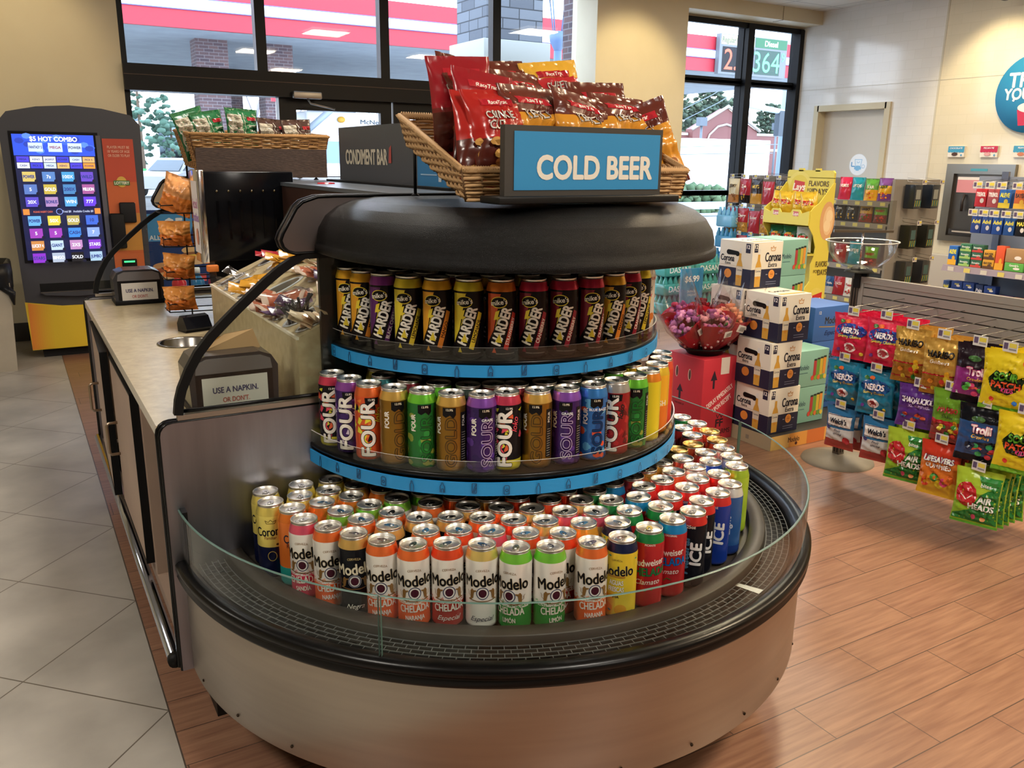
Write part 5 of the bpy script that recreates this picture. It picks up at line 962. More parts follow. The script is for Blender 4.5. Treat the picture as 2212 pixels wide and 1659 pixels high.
# ---- riser bins with sauce packets ----
def ztop(x): return 1.033+(x-.60)*.45
SL=math.atan(.45)
binpos=[(.655,3.10,.05,.028),(.655,3.00,.05,.028),(.655,2.90,.05,.028),(.655,2.80,.05,.028),(.70,2.66,.085,.045),(.65,2.56,.045,.028),(.65,2.46,.045,.028),(.65,2.37,.045,.028),(.66,2.265,.055,.04),(.66,2.165,.05,.03),(.80,3.10,.05,.028),(.80,2.98,.05,.028),(.80,2.87,.05,.028),(.83,2.72,.05,.03),(.83,2.56,.06,.035),(.83,2.42,.06,.035),(.83,2.28,.06,.035)]
RM=m('#b4b6ba','g',.2)
for i,(x,y,rx,ry) in enumerate(binpos):
    t_=thing('condiment_bin','oval steel rimmed condiment bin in the stone riser, %s %s from the far end'%('front row' if i<10 else 'back row',ordn(i if i<10 else i-10)),'condiment bin',(x,y,ztop(x)),0,'condiment bins',rot=(0,-SL,0))
    b=MB(); b.lathe([(.92,.001),(1.0,.0035),(1.10,.0012)],RM,28,sxy=(rx,ry)); b.lathe([(.92,.001),(.92,.0008)],RM,28,sxy=(rx,ry)); b.obj('steel_rim',t_)
    b=MB(); b.lathe([(0,.0011),(.93,.0011)],m('#57524b','g'),28,sxy=(rx,ry)); b.obj('cup',t_)
def packet(w,h,d,zones,seed): return bagmesh(w,h,d,zones,None,.1,seed,6,8,'g',.0008,0,'packet_film')
PK={'clear':packet(.045,.07,.006,[(1,CELLO)],1),'gold':packet(.045,.07,.006,[(.2,'#a8761f'),(1,'#c08a2c')],2),'pink':packet(.05,.075,.006,[(.15,'#d9b8a8'),(.8,'#b8694f'),(1,'#d9c0b0')],3),'plum':packet(.04,.06,.006,[(.3,'#d8d2d4'),(1,'#5a3f66')],4),'red':packet(.04,.06,.006,[(1,'#9c2a32')],5),'tan':packet(.045,.065,.006,[(.5,'#c9a684'),(1,'#d8c4a8')],6),'green':packet(.04,.06,.006,[(1,'#4a5a48')],7)}
fill={1:('clear',4),2:('gold',5),3:('gold',7),5:('pink',8),6:('pink',10),7:('plum',6),9:('tan',9),10:('red',3),11:('gold',5),12:('gold',8),13:('tan',6),14:('pink',12),15:('plum',7),16:('pink',8)}
names={'clear':'clear wrapped','gold':'golden yellow','pink':'salmon pink','plum':'dark plum','red':'red','tan':'pale tan','green':'green'}
for i,(k,n) in fill.items():
    x,y,rx,ry=binpos[i]
    for j in range(n):
        ux=x+rnd.uniform(-.7,.7)*rx; uy=y+rnd.uniform(-.8,.8)*ry; o=link('sauce_packet',PK[k],None,(ux,uy,ztop(ux)+.002+rnd.uniform(0,.010)),(rnd.uniform(1.05,1.5)*rnd.choice((-1,1)),-SL+rnd.uniform(-.3,.3),rnd.uniform(-.9,.9)+PI/2))
        tag(o,'%s sauce packet in the %s bin of the riser %s row'%(names[k],ordn(i if i<10 else i-10),'front' if i<10 else 'back'),'sauce packet','sauce packets in bin %s of the riser'%ordn(i))
# bag of plastic forks
x,y,rx,ry=binpos[8]
t_=thing('cutlery_bundle','bundle of black plastic forks in a clear bag in the riser','cutlery',(x,y,ztop(x)),0,None,(0,-SL,0)); b=MB()
for i in range(16): b.tube([(rnd.uniform(-.045,.045),rnd.uniform(-.028,.028),.002),(rnd.uniform(-.05,.05),rnd.uniform(-.03,.03),.05)],.004,m('#2b2c31','g'),5)
b.obj('forks',t_)['kind']='stuff'
b=MB(); b.blob((0,0,.045),(.055,.04,.035),CELLO,3,.16); b.blob((.0,0,.06),(.035,.03,.03),m('#c9c7c4','g'),2,.3) if 0 else None; b.obj('clear_wrap',t_)
# waste: single packet by the chute
put_bag(PK['gold'],'sauce_packet','flat golden sauce packet lying on the counter beside the round chute','sauce packet','loose packets',(.57,3.10,.858),(PI/2,0,.4))
# black dispenser on the riser end
t_=thing('lid_dispenser','tall glossy black dispenser cabinet with a pale poster on its side','dispenser',(.77,3.40,.854))
b=MB(); b.rbox(-.155,-.13,.25,.175,.15,.575,.006,m('#0c0d11','g',.15)); b.obj('black_housing',t_)
b=MB(); b.prism([(-.10,.0),(.10,.0),(.13,.25),(-.12,.25)],1,-.05,.1,m('#141416','g')); b.obj('pedestal',t_)
b=MB(); b.rbox(-.175,-.132,.245,-.150,.0,.58,.004,CHROME); P=Pr(b,plane((-.1755,-.066,.41),(0,-1,0),(0,0,1)),step=.0005); P.r(-.055,-.13,.055,.13,'#e4dde0'); P.t('iced',0,.05,.035,'#c98ab0',bold=.03); P.t('frothies',0,.0,.03,'#a87cc0',bold=.03,maxw=.1); P.e(.01,-.07,.02,.03,'#d8907a'); b.obj('poster_frame',t_)
b=MB()
for i in range(7): x=-.11+i*.042; b.blob((x,-.134,.505),.0055,m('#6b6250','m'),1); b.box(x-.004,-.133,.33,x+.004,-.130,.47,m('#0a0a0d','g',.08))
b.obj('lever_row',t_)
MB().rbox(-.165,-.15,.215,-.125,-.12,.24,.004,m('#dd7a2c')).obj('orange_tab',t_)
# wire rack with orange bags at the far left
t_=thing('wire_snack_rack','black wire rack with orange bags standing on the counter','rack',(.62,3.62,.854)); b=MB(); w_=.0025
for x in (-.02,.10): b.tube([(x,0,0),(x,0,.50)],w_*1.3,BLKP,6)
MB_=[]
b.obj('upright_frame',t_)
for z in (.02,.15,.28,.41):
    b=MB(); b.tube([(-.02,0,z+.03),(-.11,-.03,z+.03),(-.11,-.03,z),(-.11,.09,z),(-.02,.10,z)],w_,BLKP,5); b.tube([(-.11,-.03,z),(.09,-.05,z),(.09,.07,z),(-.11,.09,z)],w_,BLKP,5); b.tube([(-.11,-.03,z+.035),(-.11,.09,z+.035),(.09,.07,z+.035)],w_,BLKP,5); b.tube([(-.05,-.035,z),(-.05,.085,z)],w_,BLKP,5); b.obj('wire_shelf',t_)
ORB=bagmesh(.13,.15,.035,[(.5,'#ea8a3c'),(1,'#e8a468')],None,seed=20,wr=.004); ORC=bagmesh(.13,.10,.045,[(.5,'#e07c30'),(1,'#eca052')],None,seed=21,wr=.005)
for me,z,ry,lab in ((ORB,.43,.35,'orange bag on the top shelf of the wire rack'),(ORC,.30,.0,'orange bag on the second wire rack shelf'),(ORC,.17,.1,'orange pack on the third wire rack shelf'),(ORC,.04,-.05,'round orange bag on the lowest wire rack shelf')): put_bag(me,'orange_snack_bag',lab,'snack bag','orange bags on the wire rack',(.565,3.64,.857+z-.025),(.1,ry,-.5))
# black card reader on the counter beside the rack
t_=thing('black_scanner','small glossy black curved gadget on the counter by the stone riser','gadget',(.545,3.27,.854),.3); MB().prism([(-.03,0),(.03,0),(.034,.03),(.01,.06),(-.015,.055),(-.04,.015)],0,-.05,.05,m('#101117','g',.1)).obj('gadget_shell',t_)
# ketchup bottle and cups behind the dispenser
t_=thing('ketchup_bottle','red ketchup bottle standing upside down on the riser step','bottle',(1.0,3.05,1.25)); MB().lathe([(0,0),(.028,0),(.03,.02),(.03,.06),(.034,.07),(.036,.13),(.03,.145),(0,.146)],m('#a3202c','g'),20).obj('bottle_body',t_); MB().lathe([(.031,.012),(.031,.05)],m('#e6ddd0'),20).obj('paper_label',t_)
for i,(x,y) in enumerate(((.955,3.12),(.99,3.15))): 
    b=MB(); b.lathe([(0,.002),(.02,.002),(.024,.07),(.0245,.07),(.0235,.068),(.02,.004)],m(['#8f8676','#d8d2c2'][i],'p'),18); tag(b.obj('paper_cup',loc=(x,y,1.25)),['grey brown paper cup stack on the riser step','white paper cup stack on the riser step'][i],'cup','cups on the riser')
# ---------------- lottery machine ----------------
t_=thing('lottery_machine','dark grey lottery vending machine with a lit touch screen','vending machine',(.46,7.12,0))
GM=m('#3c3d44','p',.4); b=MB(); w2=.46
def front(z): return 0
b.prism([(-w2+.03,.16),(w2-.03,.16),(w2,1.70),(w2-.06,1.77),(w2-.25,1.81),(0,1.825),(-w2+.25,1.81),(-w2+.06,1.77),(-w2,1.70)],1,.0,.62,GM); b.obj('cabinet',t_)
MB().box(-.36,.05,0,.40,.55,.16,m('#17171a')).obj('plinth',t_)
b=MB(); b.prism([(-w2+.03,.07),(w2-.03,.07),(w2-.015,.42),(.1,.385),(-.2,.39),(-w2+.02,.43)],1,-.012,.02,m('#d8b82a')); 
P=Pr(b,plane((0,-.013,.25),(1,0,0),(0,0,1)),step=.0006)
for i in range(10): P.p([(-.43+i*.015,-.175),(-.415+i*.015,-.175),(-.407+i*.015,.17-i*.003),(-.422+i*.015,.175-i*.003)],['#d9832c','#da8a2c','#da902c','#d9962b','#d99c2b','#d8a22b','#d8a72a','#d8ac2a','#d8b02a','#d8b42a'][i])
P.r(.08,-.04,.40,.05,'#3f8a3c'); P.t('LOTTERY',.24,.005,.06,'#f4f0e0',bold=.06,maxw=.3); P.e(.20,.05,.04,.05,'#d8402c'); b.obj('lower_panel',t_)
SX0,SX1,SZ0,SZ1=-.385,.135,.735,1.62
b=MB(); b.box(SX0-.02,-.006,SZ0-.02,SX1+.03,.0,SZ1+.02,m('#141418','g')); b.obj('screen_bezel',t_)
b=MB(); P=Pr(b,plane(((SX0+SX1)/2,-.0068,(SZ0+SZ1)/2),(1,0,0),(0,0,1)),step=.0005); W_,H_=SX1-SX0,SZ1-SZ0
E_=lambda c,s=1.1: emis(c,s)
P.r(-W_/2,-H_/2,W_/2,H_/2,E_('#101a4a',.8)); P.r(-W_/2,H_*.335,W_/2,H_/2,E_('#2b4fd0',1.2)); 
for i in range(16): P.e(rnd.uniform(-.24,.24),rnd.uniform(.32,.43),.03,.02,E_(rnd.choice(['#3f6ae0','#5a8af0','#2740b0']),1.1),8)
P.t('$5 HOT COMBO',0,H_*.465,.03,E_('#f2f6ff',1.6),bold=.04,maxw=.3)
for i,(t,c) in enumerate((('FANTASY 5','#2b3f9a'),('MEGA','#c9402c'),('POWER','#2a2a3a'))): u=-.12+i*.125; P.r(u-.045,H_*.365,u+.045,H_*.435,E_('#c4d6ff',1.2)); P.t(t,u,H_*.4,.018,E_(c,.5),bold=.04,maxw=.08)
cols=['#d8dcf0','#3f3fd0','#c9d8f4','#e0b06a','#4a3fd8','#e6eaf6']
for i in range(6):
    for j in range(2): P.r(-W_/2+.012+i*.084,H_*.235+j*.043,-W_/2+.090+i*.084,H_*.235+j*.043+.039,E_(cols[(i+j*4)%6] if not(i==5 and j==0) else '#e8963a',1.1)); P.t(['CASH','PICK 5','MEGA','KENO','JACKPOT','POWER'][(i+j*2)%6],-W_/2+.051+i*.084,H_*.235+j*.043+.019,.012,E_('#3a3f8a',.6),maxw=.06,bold=.04)
tk=['#d8c06a','#5a86c8','#4aa0d8','#6a4ac8','#5a7ac0','#c9b24a','#4a86c0','#a85a9a','#5a4ac8','#b08ac0','#5aa8e0','#6a3fe0','#6ab0e8','#e0d04a','#b8a85a','#3f6ad8','#a03fb8','#a03fb8','#3f8ae0','#8aa8f0','#d08a4a','#c0d8e8','#c08ac0','#8a3fd0','#8a2fc8','#b0bcd0','#101018','#a8c8e0']
tx=['POWER','7s','100X','WILD','5','GOLD','200X','MILLION','20X','BONUS','WIN','777','POWER','50X','GOLD','10','5','5','CASH','7','LUCKY 4','GIANT','2X5','STARS','STARS','BINGO','SOLD','JUMBO']
for r in range(7):
    for c in range(4):
        i=r*4+c; u=-W_/2+.075+c*.124; v=H_*.17-r*.088-(.045 if r>2 else 0)
        P.r(u-.04,v-.034,u+.042,v+.034,E_(tk[i],1.0)); P.t(tx[i],u,v,.022,E_('#f0f4ff' if i%3 else '#2a3a8a',1.0),bold=.05,maxw=.07); P.e(u+.044,v-.03,.012,.012,E_('#12163a',.6),10)
v=H_*.17-2*.088-.068; P.r(-W_/2+.01,v-.02,-W_/2+.05,v+.02,E_('#e8863a',1.1)); P.t('Total $0   Available Credits $0',.10,v,.014,E_('#c9d4f4',1.0),maxw=.2); P.r(W_/2-.05,v-.02,W_/2-.012,v+.02,E_('#e8863a',1.1)); P.ring(-.02,v,.022,.022,.004,E_('#8aa0f0',1.0)); P.t('PLEASE INSERT CASH',-.125,v,.012,E_('#e06a4a',1.0),maxw=.12)
b.obj('touch_screen',t_)
b=MB(); b.box(.19,-.008,.28,.40,.0,1.60,m('#c9622f'))
P=Pr(b,plane((.295,-.0085,.94),(1,0,0),(0,0,1)),step=.0006); P.r(-.105,.35,.105,.66,'#c24a30'); P.r(-.105,-.16,.105,.12,'#c98a3a'); P.r(-.105,-.66,.105,-.3,'#b8452f'); P.t('PLAYER MUST BE',0,.60,.018,'#e6b8a0',maxw=.15); P.t('18 YEARS OF AGE',0,.57,.018,'#e6b8a0',maxw=.15); P.t('OR OLDER TO PLAY',0,.54,.018,'#e6b8a0',maxw=.15); P.e(0,.35,.035,.04,'#d8b04a'); P.r(-.055,.325,.055,.36,'#3f7a3c'); P.t('LOTTERY',0,.342,.02,'#f0ecd8',bold=.05,maxw=.1); P.t('SCAN TICKET',.03,.19,.014,'#e6c0a0',maxw=.1); P.t('ACCEPTED HERE',0,-.45,.014,'#e0a898',maxw=.14); b.obj('payment_column',t_)
MB().rbox(.26,-.05,.99,.37,.0,1.14,.01,m('#1a1a1d')).rbox(.185,-.06,.80,.285,.0,1.06,.012,m('#151517')).obj('ticket_slots',t_)
b=MB(); b.rbox(.24,-.02,.655,.345,.0,.715,.006,m('#0d0f0d')); b.box(.255,-.0215,.69,.33,-.020,.702,emis('#3cf07a',2.2)); b.obj('bill_acceptor',t_)
b=MB(); b.box(-.33,-.002,.49,.16,.0,.56,m('#0e0e10')); b.prism([(-.33,.50),(.17,.50),(.19,.49),(.10,.465),(-.10,.462),(-.30,.48)],1,-.05,0,GM); b.box(-.33,-.052,.498,.16,-.04,.503,m('#9a948c','m')); b.obj('prize_tray',t_)
MB().box(.15,-.009,.72,.18,.0,1.62,m('#5a5b62')).obj('divider_strip',t_)
# trash can
t_=thing('trash_can','tall beige bin with a black liner left of the lottery machine','bin',(-.30,6.98,0)); b=MB(); b.prism([(-.22,0),(.22,0),(.245,.62),(-.245,.62)],1,-.2,.2,noisy('bin_plastic','#9a9284','#a69d8e',6,.6)); b.obj('bin_body',t_)
b=MB(); q=random.Random(4)
pts=[]; n=28
for i in range(n):
    a=2*PI*i/n; c,s_=math.cos(a),math.sin(a); k=1/max(abs(c),abs(s_)); pts.append((c*k*.25,s_*k*.215))
prof=[(.80,.70),(.96,.755),(1.05,.745),(1.06,.66),(1.04,.58)]
v=[];f=[]
for i,(x,y) in enumerate(pts):
    for s2,z in prof: v.append((x*s2+q.uniform(-.006,.006),y*s2+q.uniform(-.006,.006),z+q.uniform(-.02,.02) if z<.7 else z))
for i in range(n):
    for t in range(4): j=(i+1)%n; f.append((i*5+t,j*5+t,j*5+t+1,i*5+t+1))
b.add(v,f,m('#17181b','g',.3),True); b.tube([(.2,-.2,.6),(.25,-.22,.55),(.255,-.22,.47)],[.03,.025,.006],m('#17181b','g',.3),6); b.obj('bin_liner',t_)
# breakfast poster on a stand, drinks beyond the island
t_=thing('breakfast_poster','blue five dollar breakfast sandwich poster beside the lottery machine','poster',(1.24,7.45,.40)); b=MB(); b.box(-.30,0,0,.22,.02,.66,m('#20386e','g')); P=Pr(b,plane((-.04,-.001,.33),(1,0,0),(0,0,1)),step=.0006); P.p([(-.26,.08),(.06,.08),(.12,.30),(-.26,.30)],'#3f8ec9'); P.t('$5',-.05,.21,.10,'#e8eef4',bold=.05); P.t('ALL DAY!',-.14,.11,.035,'#dfe8f0',bold=.04)
P.e(.10,-.0,.11,.035,'#d8b07a'); P.e(.10,-.035,.115,.022,'#8a5a3a'); P.e(.10,-.055,.12,.02,'#e6c24a'); P.e(.10,-.085,.11,.035,'#dab488'); P.e(-.14,-.12,.10,.03,'#cf9a6a'); P.e(-.14,-.16,.11,.025,'#a8542c'); P.e(-.14,-.20,.10,.03,'#d8ae80'); P.r(.10,-.26,.17,-.2,'#c94a52'); b.obj('poster_board',t_); MB().box(-.06,.0,-.40,-.02,.02,0,BLKP).obj('poster_post',t_)
b=MB().rbox(.55,4.55,0,1.85,5.3,.72,.02,STEEL_D); tag(b.obj('far_cooler_base'),'steel cooler base beyond the far end panel','cooler')
def sportbottle(x,y,cap,liq,lab):
    t_=thing('sports_drink_bottle',lab,'bottle',(x,y,.72),0,'sports drinks beyond the far glass'); MB().lathe([(0,0),(.035,0),(.037,.02),(.037,.07),(.034,.08),(.037,.09),(.036,.13),(.016,.16),(.014,.175)],m(liq,'g'),18).obj('bottle_body',t_); MB().lathe([(.0375,.03),(.0375,.105)],m('#1b2028'),18).obj('bottle_wrap',t_); MB().lathe([(.015,.17),(.018,.172),(.018,.195),(.012,.205),(0,.205)],m(cap),14).obj('bottle_cap',t_)
for i,(x,c,l) in enumerate(((.72,'#b8282c','#b82a34'),(.81,'#e6e6e6','#2a6a9a'),(.90,'#b8282c','#a82a4a'),(.99,'#e6e6e6','#2a5a9a'),(1.08,'#b8282c','#3a8a5a'),(1.17,'#e6e6e6','#c9502c'))): sportbottle(x,4.66,c,l,'%s sports drink bottle from the left beyond the far glass'%ordn(i))
# ---------------- printed boxes ----------------
def pbox(name,label,cat,group,x0,y0,z0,w,d,h,base,fl=None,fr=None,ft=None,rz=0,kind='p'):
    """carton whose -X and -Y faces and top are printed"""
    o=MB(); o.rbox(0,0,0,w,d,h,.0025,m(base,kind))
    if fl: fl(Pr(o,plane((-.0004,d/2,h/2),(0,-1,0),(0,0,1)),step=.0001),d,h)
    if fr: fr(Pr(o,plane((w/2,-.0004,h/2),(1,0,0),(0,0,1)),step=.0001),w,h)
    if ft: ft(Pr(o,plane((w/2,d/2,h+.0004),(1,0,0),(0,1,0)),step=.0004),w,d)
    r=o.obj(name,None,(x0,y0,z0),(0,0,rz)); return tag(r,label,cat,group)
def bottle(P,u,v,h,glass='#c99a3c',lab='#cfc9b8'):
    k=h
    P.p([(u-.10*k,v-.5*k),(u+.10*k,v-.5*k),(u+.115*k,v+.0*k),(u+.09*k,v+.1*k),(u+.045*k,v+.2*k),(u+.035*k,v+.5*k),(u-.035*k,v+.5*k),(u-.045*k,v+.2*k),(u-.09*k,v+.1*k),(u-.115*k,v+.0*k)],glass)
    P.r(u-.04*k,v+.36*k,u+.04*k,v+.5*k,'#d8d8d4'); P.r(u-.108*k,v-.22*k,u+.108*k,v+.02*k,lab); P.t('Corona',u,v-.08*k,.05*k,'#2a2f4a',sx=.8,bold=.03,maxw=.19*k); P.e(u,v-.26*k,.05*k,.045*k,'#c98a2c',10)
NAVY='#171c3a'
def cor_main(P,w,h):
    P.r(-w/2,-h/2,w/2,-h*.09,NAVY); bottle(P,-w*.28,-h*.06,h*.82); P.p([(-w*.45,h*.28),(-w*.33,h*.28),(-w*.33,h*.46),(-w*.45,h*.46)],NAVY); P.t('12',-w*.39,h*.40,h*.075,'#f2efe8',bold=.05); P.l([(-w*.43,h*.33),(-w*.35,h*.33)],.002,'#c9c4b8')
    P.t('Corona',w*.19,h*.17,h*.19,'#191c2c',sx=.70,bold=.03,maxw=w*.52); P.t('Extra',w*.19,h*.0,h*.095,'#191c2c',sx=.9,bold=.02)
    P.l([(w*.11,h*.30),(w*.09,h*.38),(w*.14,h*.35),(w*.17,h*.41),(w*.20,h*.35),(w*.25,h*.38),(w*.23,h*.30),(w*.11,h*.30)],.003,'#d09a5a')
    P.e(w*.17,-h*.21,w*.10,h*.10,'#d88a3a'); P.ring(w*.17,-h*.21,w*.085,h*.085,.0015,'#f0c070'); P.t('1925',w*.17,-h*.21,h*.03,'#7a4a1c'); P.r(-w*.02,-h*.22,w*.04,-h*.20,'#8f93a8'); P.r(w*.30,-h*.22,w*.36,-h*.20,'#8f93a8'); P.r(w*.0,-h*.38,w*.34,-h*.365,'#6f7590'); P.r(w*.0,-h*.43,w*.34,-h*.415,'#6f7590')
def cor_end(P,w,h):
    P.r(-w/2,-h/2,w/2,-h*.09,NAVY); bottle(P,w*.14,-h*.06,h*.82); P.p([(w*.30,h*.26),(w*.44,h*.26),(w*.44,h*.46),(w*.30,h*.46)],NAVY); P.t('12',w*.37,h*.39,h*.075,'#f2efe8',bold=.05)
    P.t('Corona',-w*.24,h*.11,h*.13,'#191c2c',sx=.7,bold=.04,maxw=w*.42); P.t('Extra',-w*.22,h*.0,h*.055,'#191c2c'); P.e(-w*.2,-h*.23,w*.11,h*.10,'#d88a3a')
    P.e(-w*.22,h*.24,w*.06,h*.055,'#07070a',12); P.e(w*.06,h*.22,w*.06,h*.055,'#07070a',12); P.p([(-w*.22,h*.295),(w*.06,h*.275),(w*.06,h*.19),(-w*.22,h*.185)],'#07070a')
    P.l([(-w*.45,-h*.04),(w*.30,-h*.05)],.0012,'#b0a890')
def cor_top(P,w,d): P.t('Corona',0,0,d*.16,'#4a4a5c',sx=.8,maxw=w*.7,bold=.02); P.r(-w*.4,-d*.42,w*.4,-d*.30,'#c9a35a')
for i,(x,y,z,lab) in enumerate([(3.349,3.022,0.08,'cream and navy bottle carton at the bottom of the front stack'),(3.333,3.024,0.329,'cream and navy bottle carton in the middle of the front stack'),(3.364,3.022,0.579,'cream and navy bottle carton on top of the front stack'),(3.359,3.28,0.08,'cream and navy carton hidden low in the rear stack'),(3.359,3.28,0.329,'cream and navy carton second up in the rear stack'),(3.354,3.277,0.579,'cream and navy carton third up, peeping out left of the front stack'),(3.385,3.264,0.828,'cream and navy bottle carton standing highest, on the rear stack')]):
    pbox('bottle_carton',lab,'carton','bottle cartons by the flowers',x,y,z,.226,.244,.2475,'#dcd8cc',cor_end,cor_main,cor_top)
def mod_teal(P,w,h):
    P.t('Modelo',-w*.28,h*.05,h*.13,'#2a4a5c',sx=.7,bold=.02,maxw=w*.34); P.r(-w*.42,-h*.12,-w*.14,-h*.10,'#3f6a70')
    for i,c in enumerate(('#a83a3a','#6a9a3a','#c9b03a','#d8923a')): u=w*(.08+i*.1); P.r(u-w*.045,-h*.25+i*h*.02,u+w*.045,h*.22+i*h*.02,c); P.r(u-w*.045,h*.2+i*h*.02,u+w*.045,h*.25+i*h*.02,'#26302a'); 
    for i in range(5): P.e(w*(.02+i*.1),-h*.27,w*.05,h*.07,['#c94a3a','#7aa83a','#d0703a','#6a9a3a','#d8c04a'][i],10)
def mod_blue(P,w,h):
    P.t('12',-w*.36,h*.34,h*.08,'#d8dce6',bold=.04); P.t('Modelo',0,h*.10,h*.20,'#16202f',sx=.75,bold=.03,maxw=w*.72,out='#7a8ab0'); P.l([(-w*.36,-h*.06),(0,-h*.10),(w*.36,-h*.06)],.006,'#a08a5a'); P.t('Especial',0,-h*.26,h*.13,'#16285a',shear=.4,maxw=w*.55)
def mod_side(P,w,h): bottle(P,0,0,h*.9,'#b07a3a','#d8cfba')
for i in range(2): pbox('can_carton','pale teal can carton, %s of the short front stack'%('bottom' if i==0 else 'top'),'carton','teal cartons',3.607,3.085,.08+i*.208,.247,.179,.205,'#7fb0a4',mod_teal,mod_teal)
for i in range(5): pbox('can_carton','pale teal can carton, %s from the bottom of the tall rear stack'%ordn(i),'carton','teal cartons',3.622,3.285,.08+i*.2,.21,.24,.198,'#7fb0a4',mod_teal,mod_teal)
for i in range(3): pbox('blue_carton','bright blue carton with bottle pictured on its side, %s in its stack'%('bottom','middle','top')[i],'carton','blue cartons',3.896,3.243,.08+i*.204,.316,.27,.202,'#3a66b0',mod_side,mod_blue,None)
def tray_l(P,w,h): P.r(-w/2,-h/2,w/2,h/2,'#b5a488'); P.t('Modelo',-w*.1,0,h*.3,'#7a6f62',bold=.02,sx=.8); P.r(w*.2,-h*.2,w*.24,h*.1,'#8f8678')
def tray_r(P,w,h):
    for i,c in enumerate(('#d8b46a','#d89a4a','#c9723a','#dca85a','#d8863a','#b85a2c','#dcae5c')): P.r(-w/2+i*w/7,-h/2,-w/2+(i+1)*w/7,h/2,c)
    P.t('Modelo',-w*.32,h*.05,h*.36,'#3a2f24',sx=.7,bold=.02); P.t('Modelo',w*.12,h*.1,h*.26,'#3a2f24',sx=.7,bold=.02); P.e(-w*.3,-h*.28,h*.12,h*.12,'#4a1f22'); P.r(w*.2,-h*.4,w*.3,h*.3,'#7a3a20')
pbox('carton_display_base','low printed display base carrying the stacked beer cartons','display base',None,3.345,2.985,0,.97,.60,.078,'#2e2c2a',tray_l,tray_r)
# ---------------- flowers in a red box ----------------
def red_l(P,w,h):
    for u in (-.25,.12): P.e(w*u,h*.28,w*.045,h*.07,'#d8c0b0'); P.e(w*u+.002,h*.28,w*.03,h*.06,'#4a2a24')
    P.p([(-w*.16,h*.05),(-w*.22,h*.05),(-w*.13,h*.14),(-w*.04,h*.05),(-w*.10,h*.05),(-w*.10,-h*.06),(-w*.16,-h*.06)],'#2a1a2c'); P.t('THIS SIDE UP',-w*.13,-h*.10,h*.02,'#3a1a1c'); P.t('CUT FLOWERS',0,-h*.42,h*.045,'#2a1a1c',bold=.03); P.r(-w/2,-h*.25,w*.3,-h*.24,'#d8a0a8')
def red_r(P,w,h):
    P.r(w*.02,h*.30,w*.28,h*.50,'#d8cfc8'); P.p([(-w*.20,h*.24),(-w*.27,h*.24),(-w*.17,h*.36),(-w*.07,h*.24),(-w*.14,h*.24),(-w*.14,h*.14),(-w*.20,h*.14)],'#2a1a2c')
    P.t('DISPLAY IMMEDIATELY',w*.04,h*.04,h*.055,'#efd8d4',rot=30,bold=.03,maxw=w*.85); P.t('UPON RECEIPT',w*.12,-h*.05,h*.055,'#efd8d4',rot=30,bold=.03,maxw=w*.6)
    P.l([(-w*.02,-h*.18),(w*.02,-h*.23),(w*.08,-h*.18),(w*.14,-h*.23),(w*.18,-h*.18)],.004,'#2a1a24'); P.t('FF',w*.08,-h*.29,h*.09,'#2a1a24',bold=.05); P.t('STAR FARMS',w*.02,-h*.40,h*.055,'#3a1a20',bold=.03,maxw=w*.8); P.t('FLOWERS',w*.0,-h*.47,h*.03,'#3a1a20')
pbox('flower_box','bright red cardboard flower box with slanting white words','box',None,3.10,3.268,0,.24,.28,.465,'#c02c3c',red_l,red_r)
t_=thing('flower_bucket','round black bucket rim holding the bouquets on the red box','bucket',(3.22,3.405,.467)); b=MB(); b.lathe([(.09,0),(.105,.02),(.135,.035),(.138,.042),(.128,.042),(.10,.02),(0,.015)],BLKP,28); b.obj('bucket_body',t_)
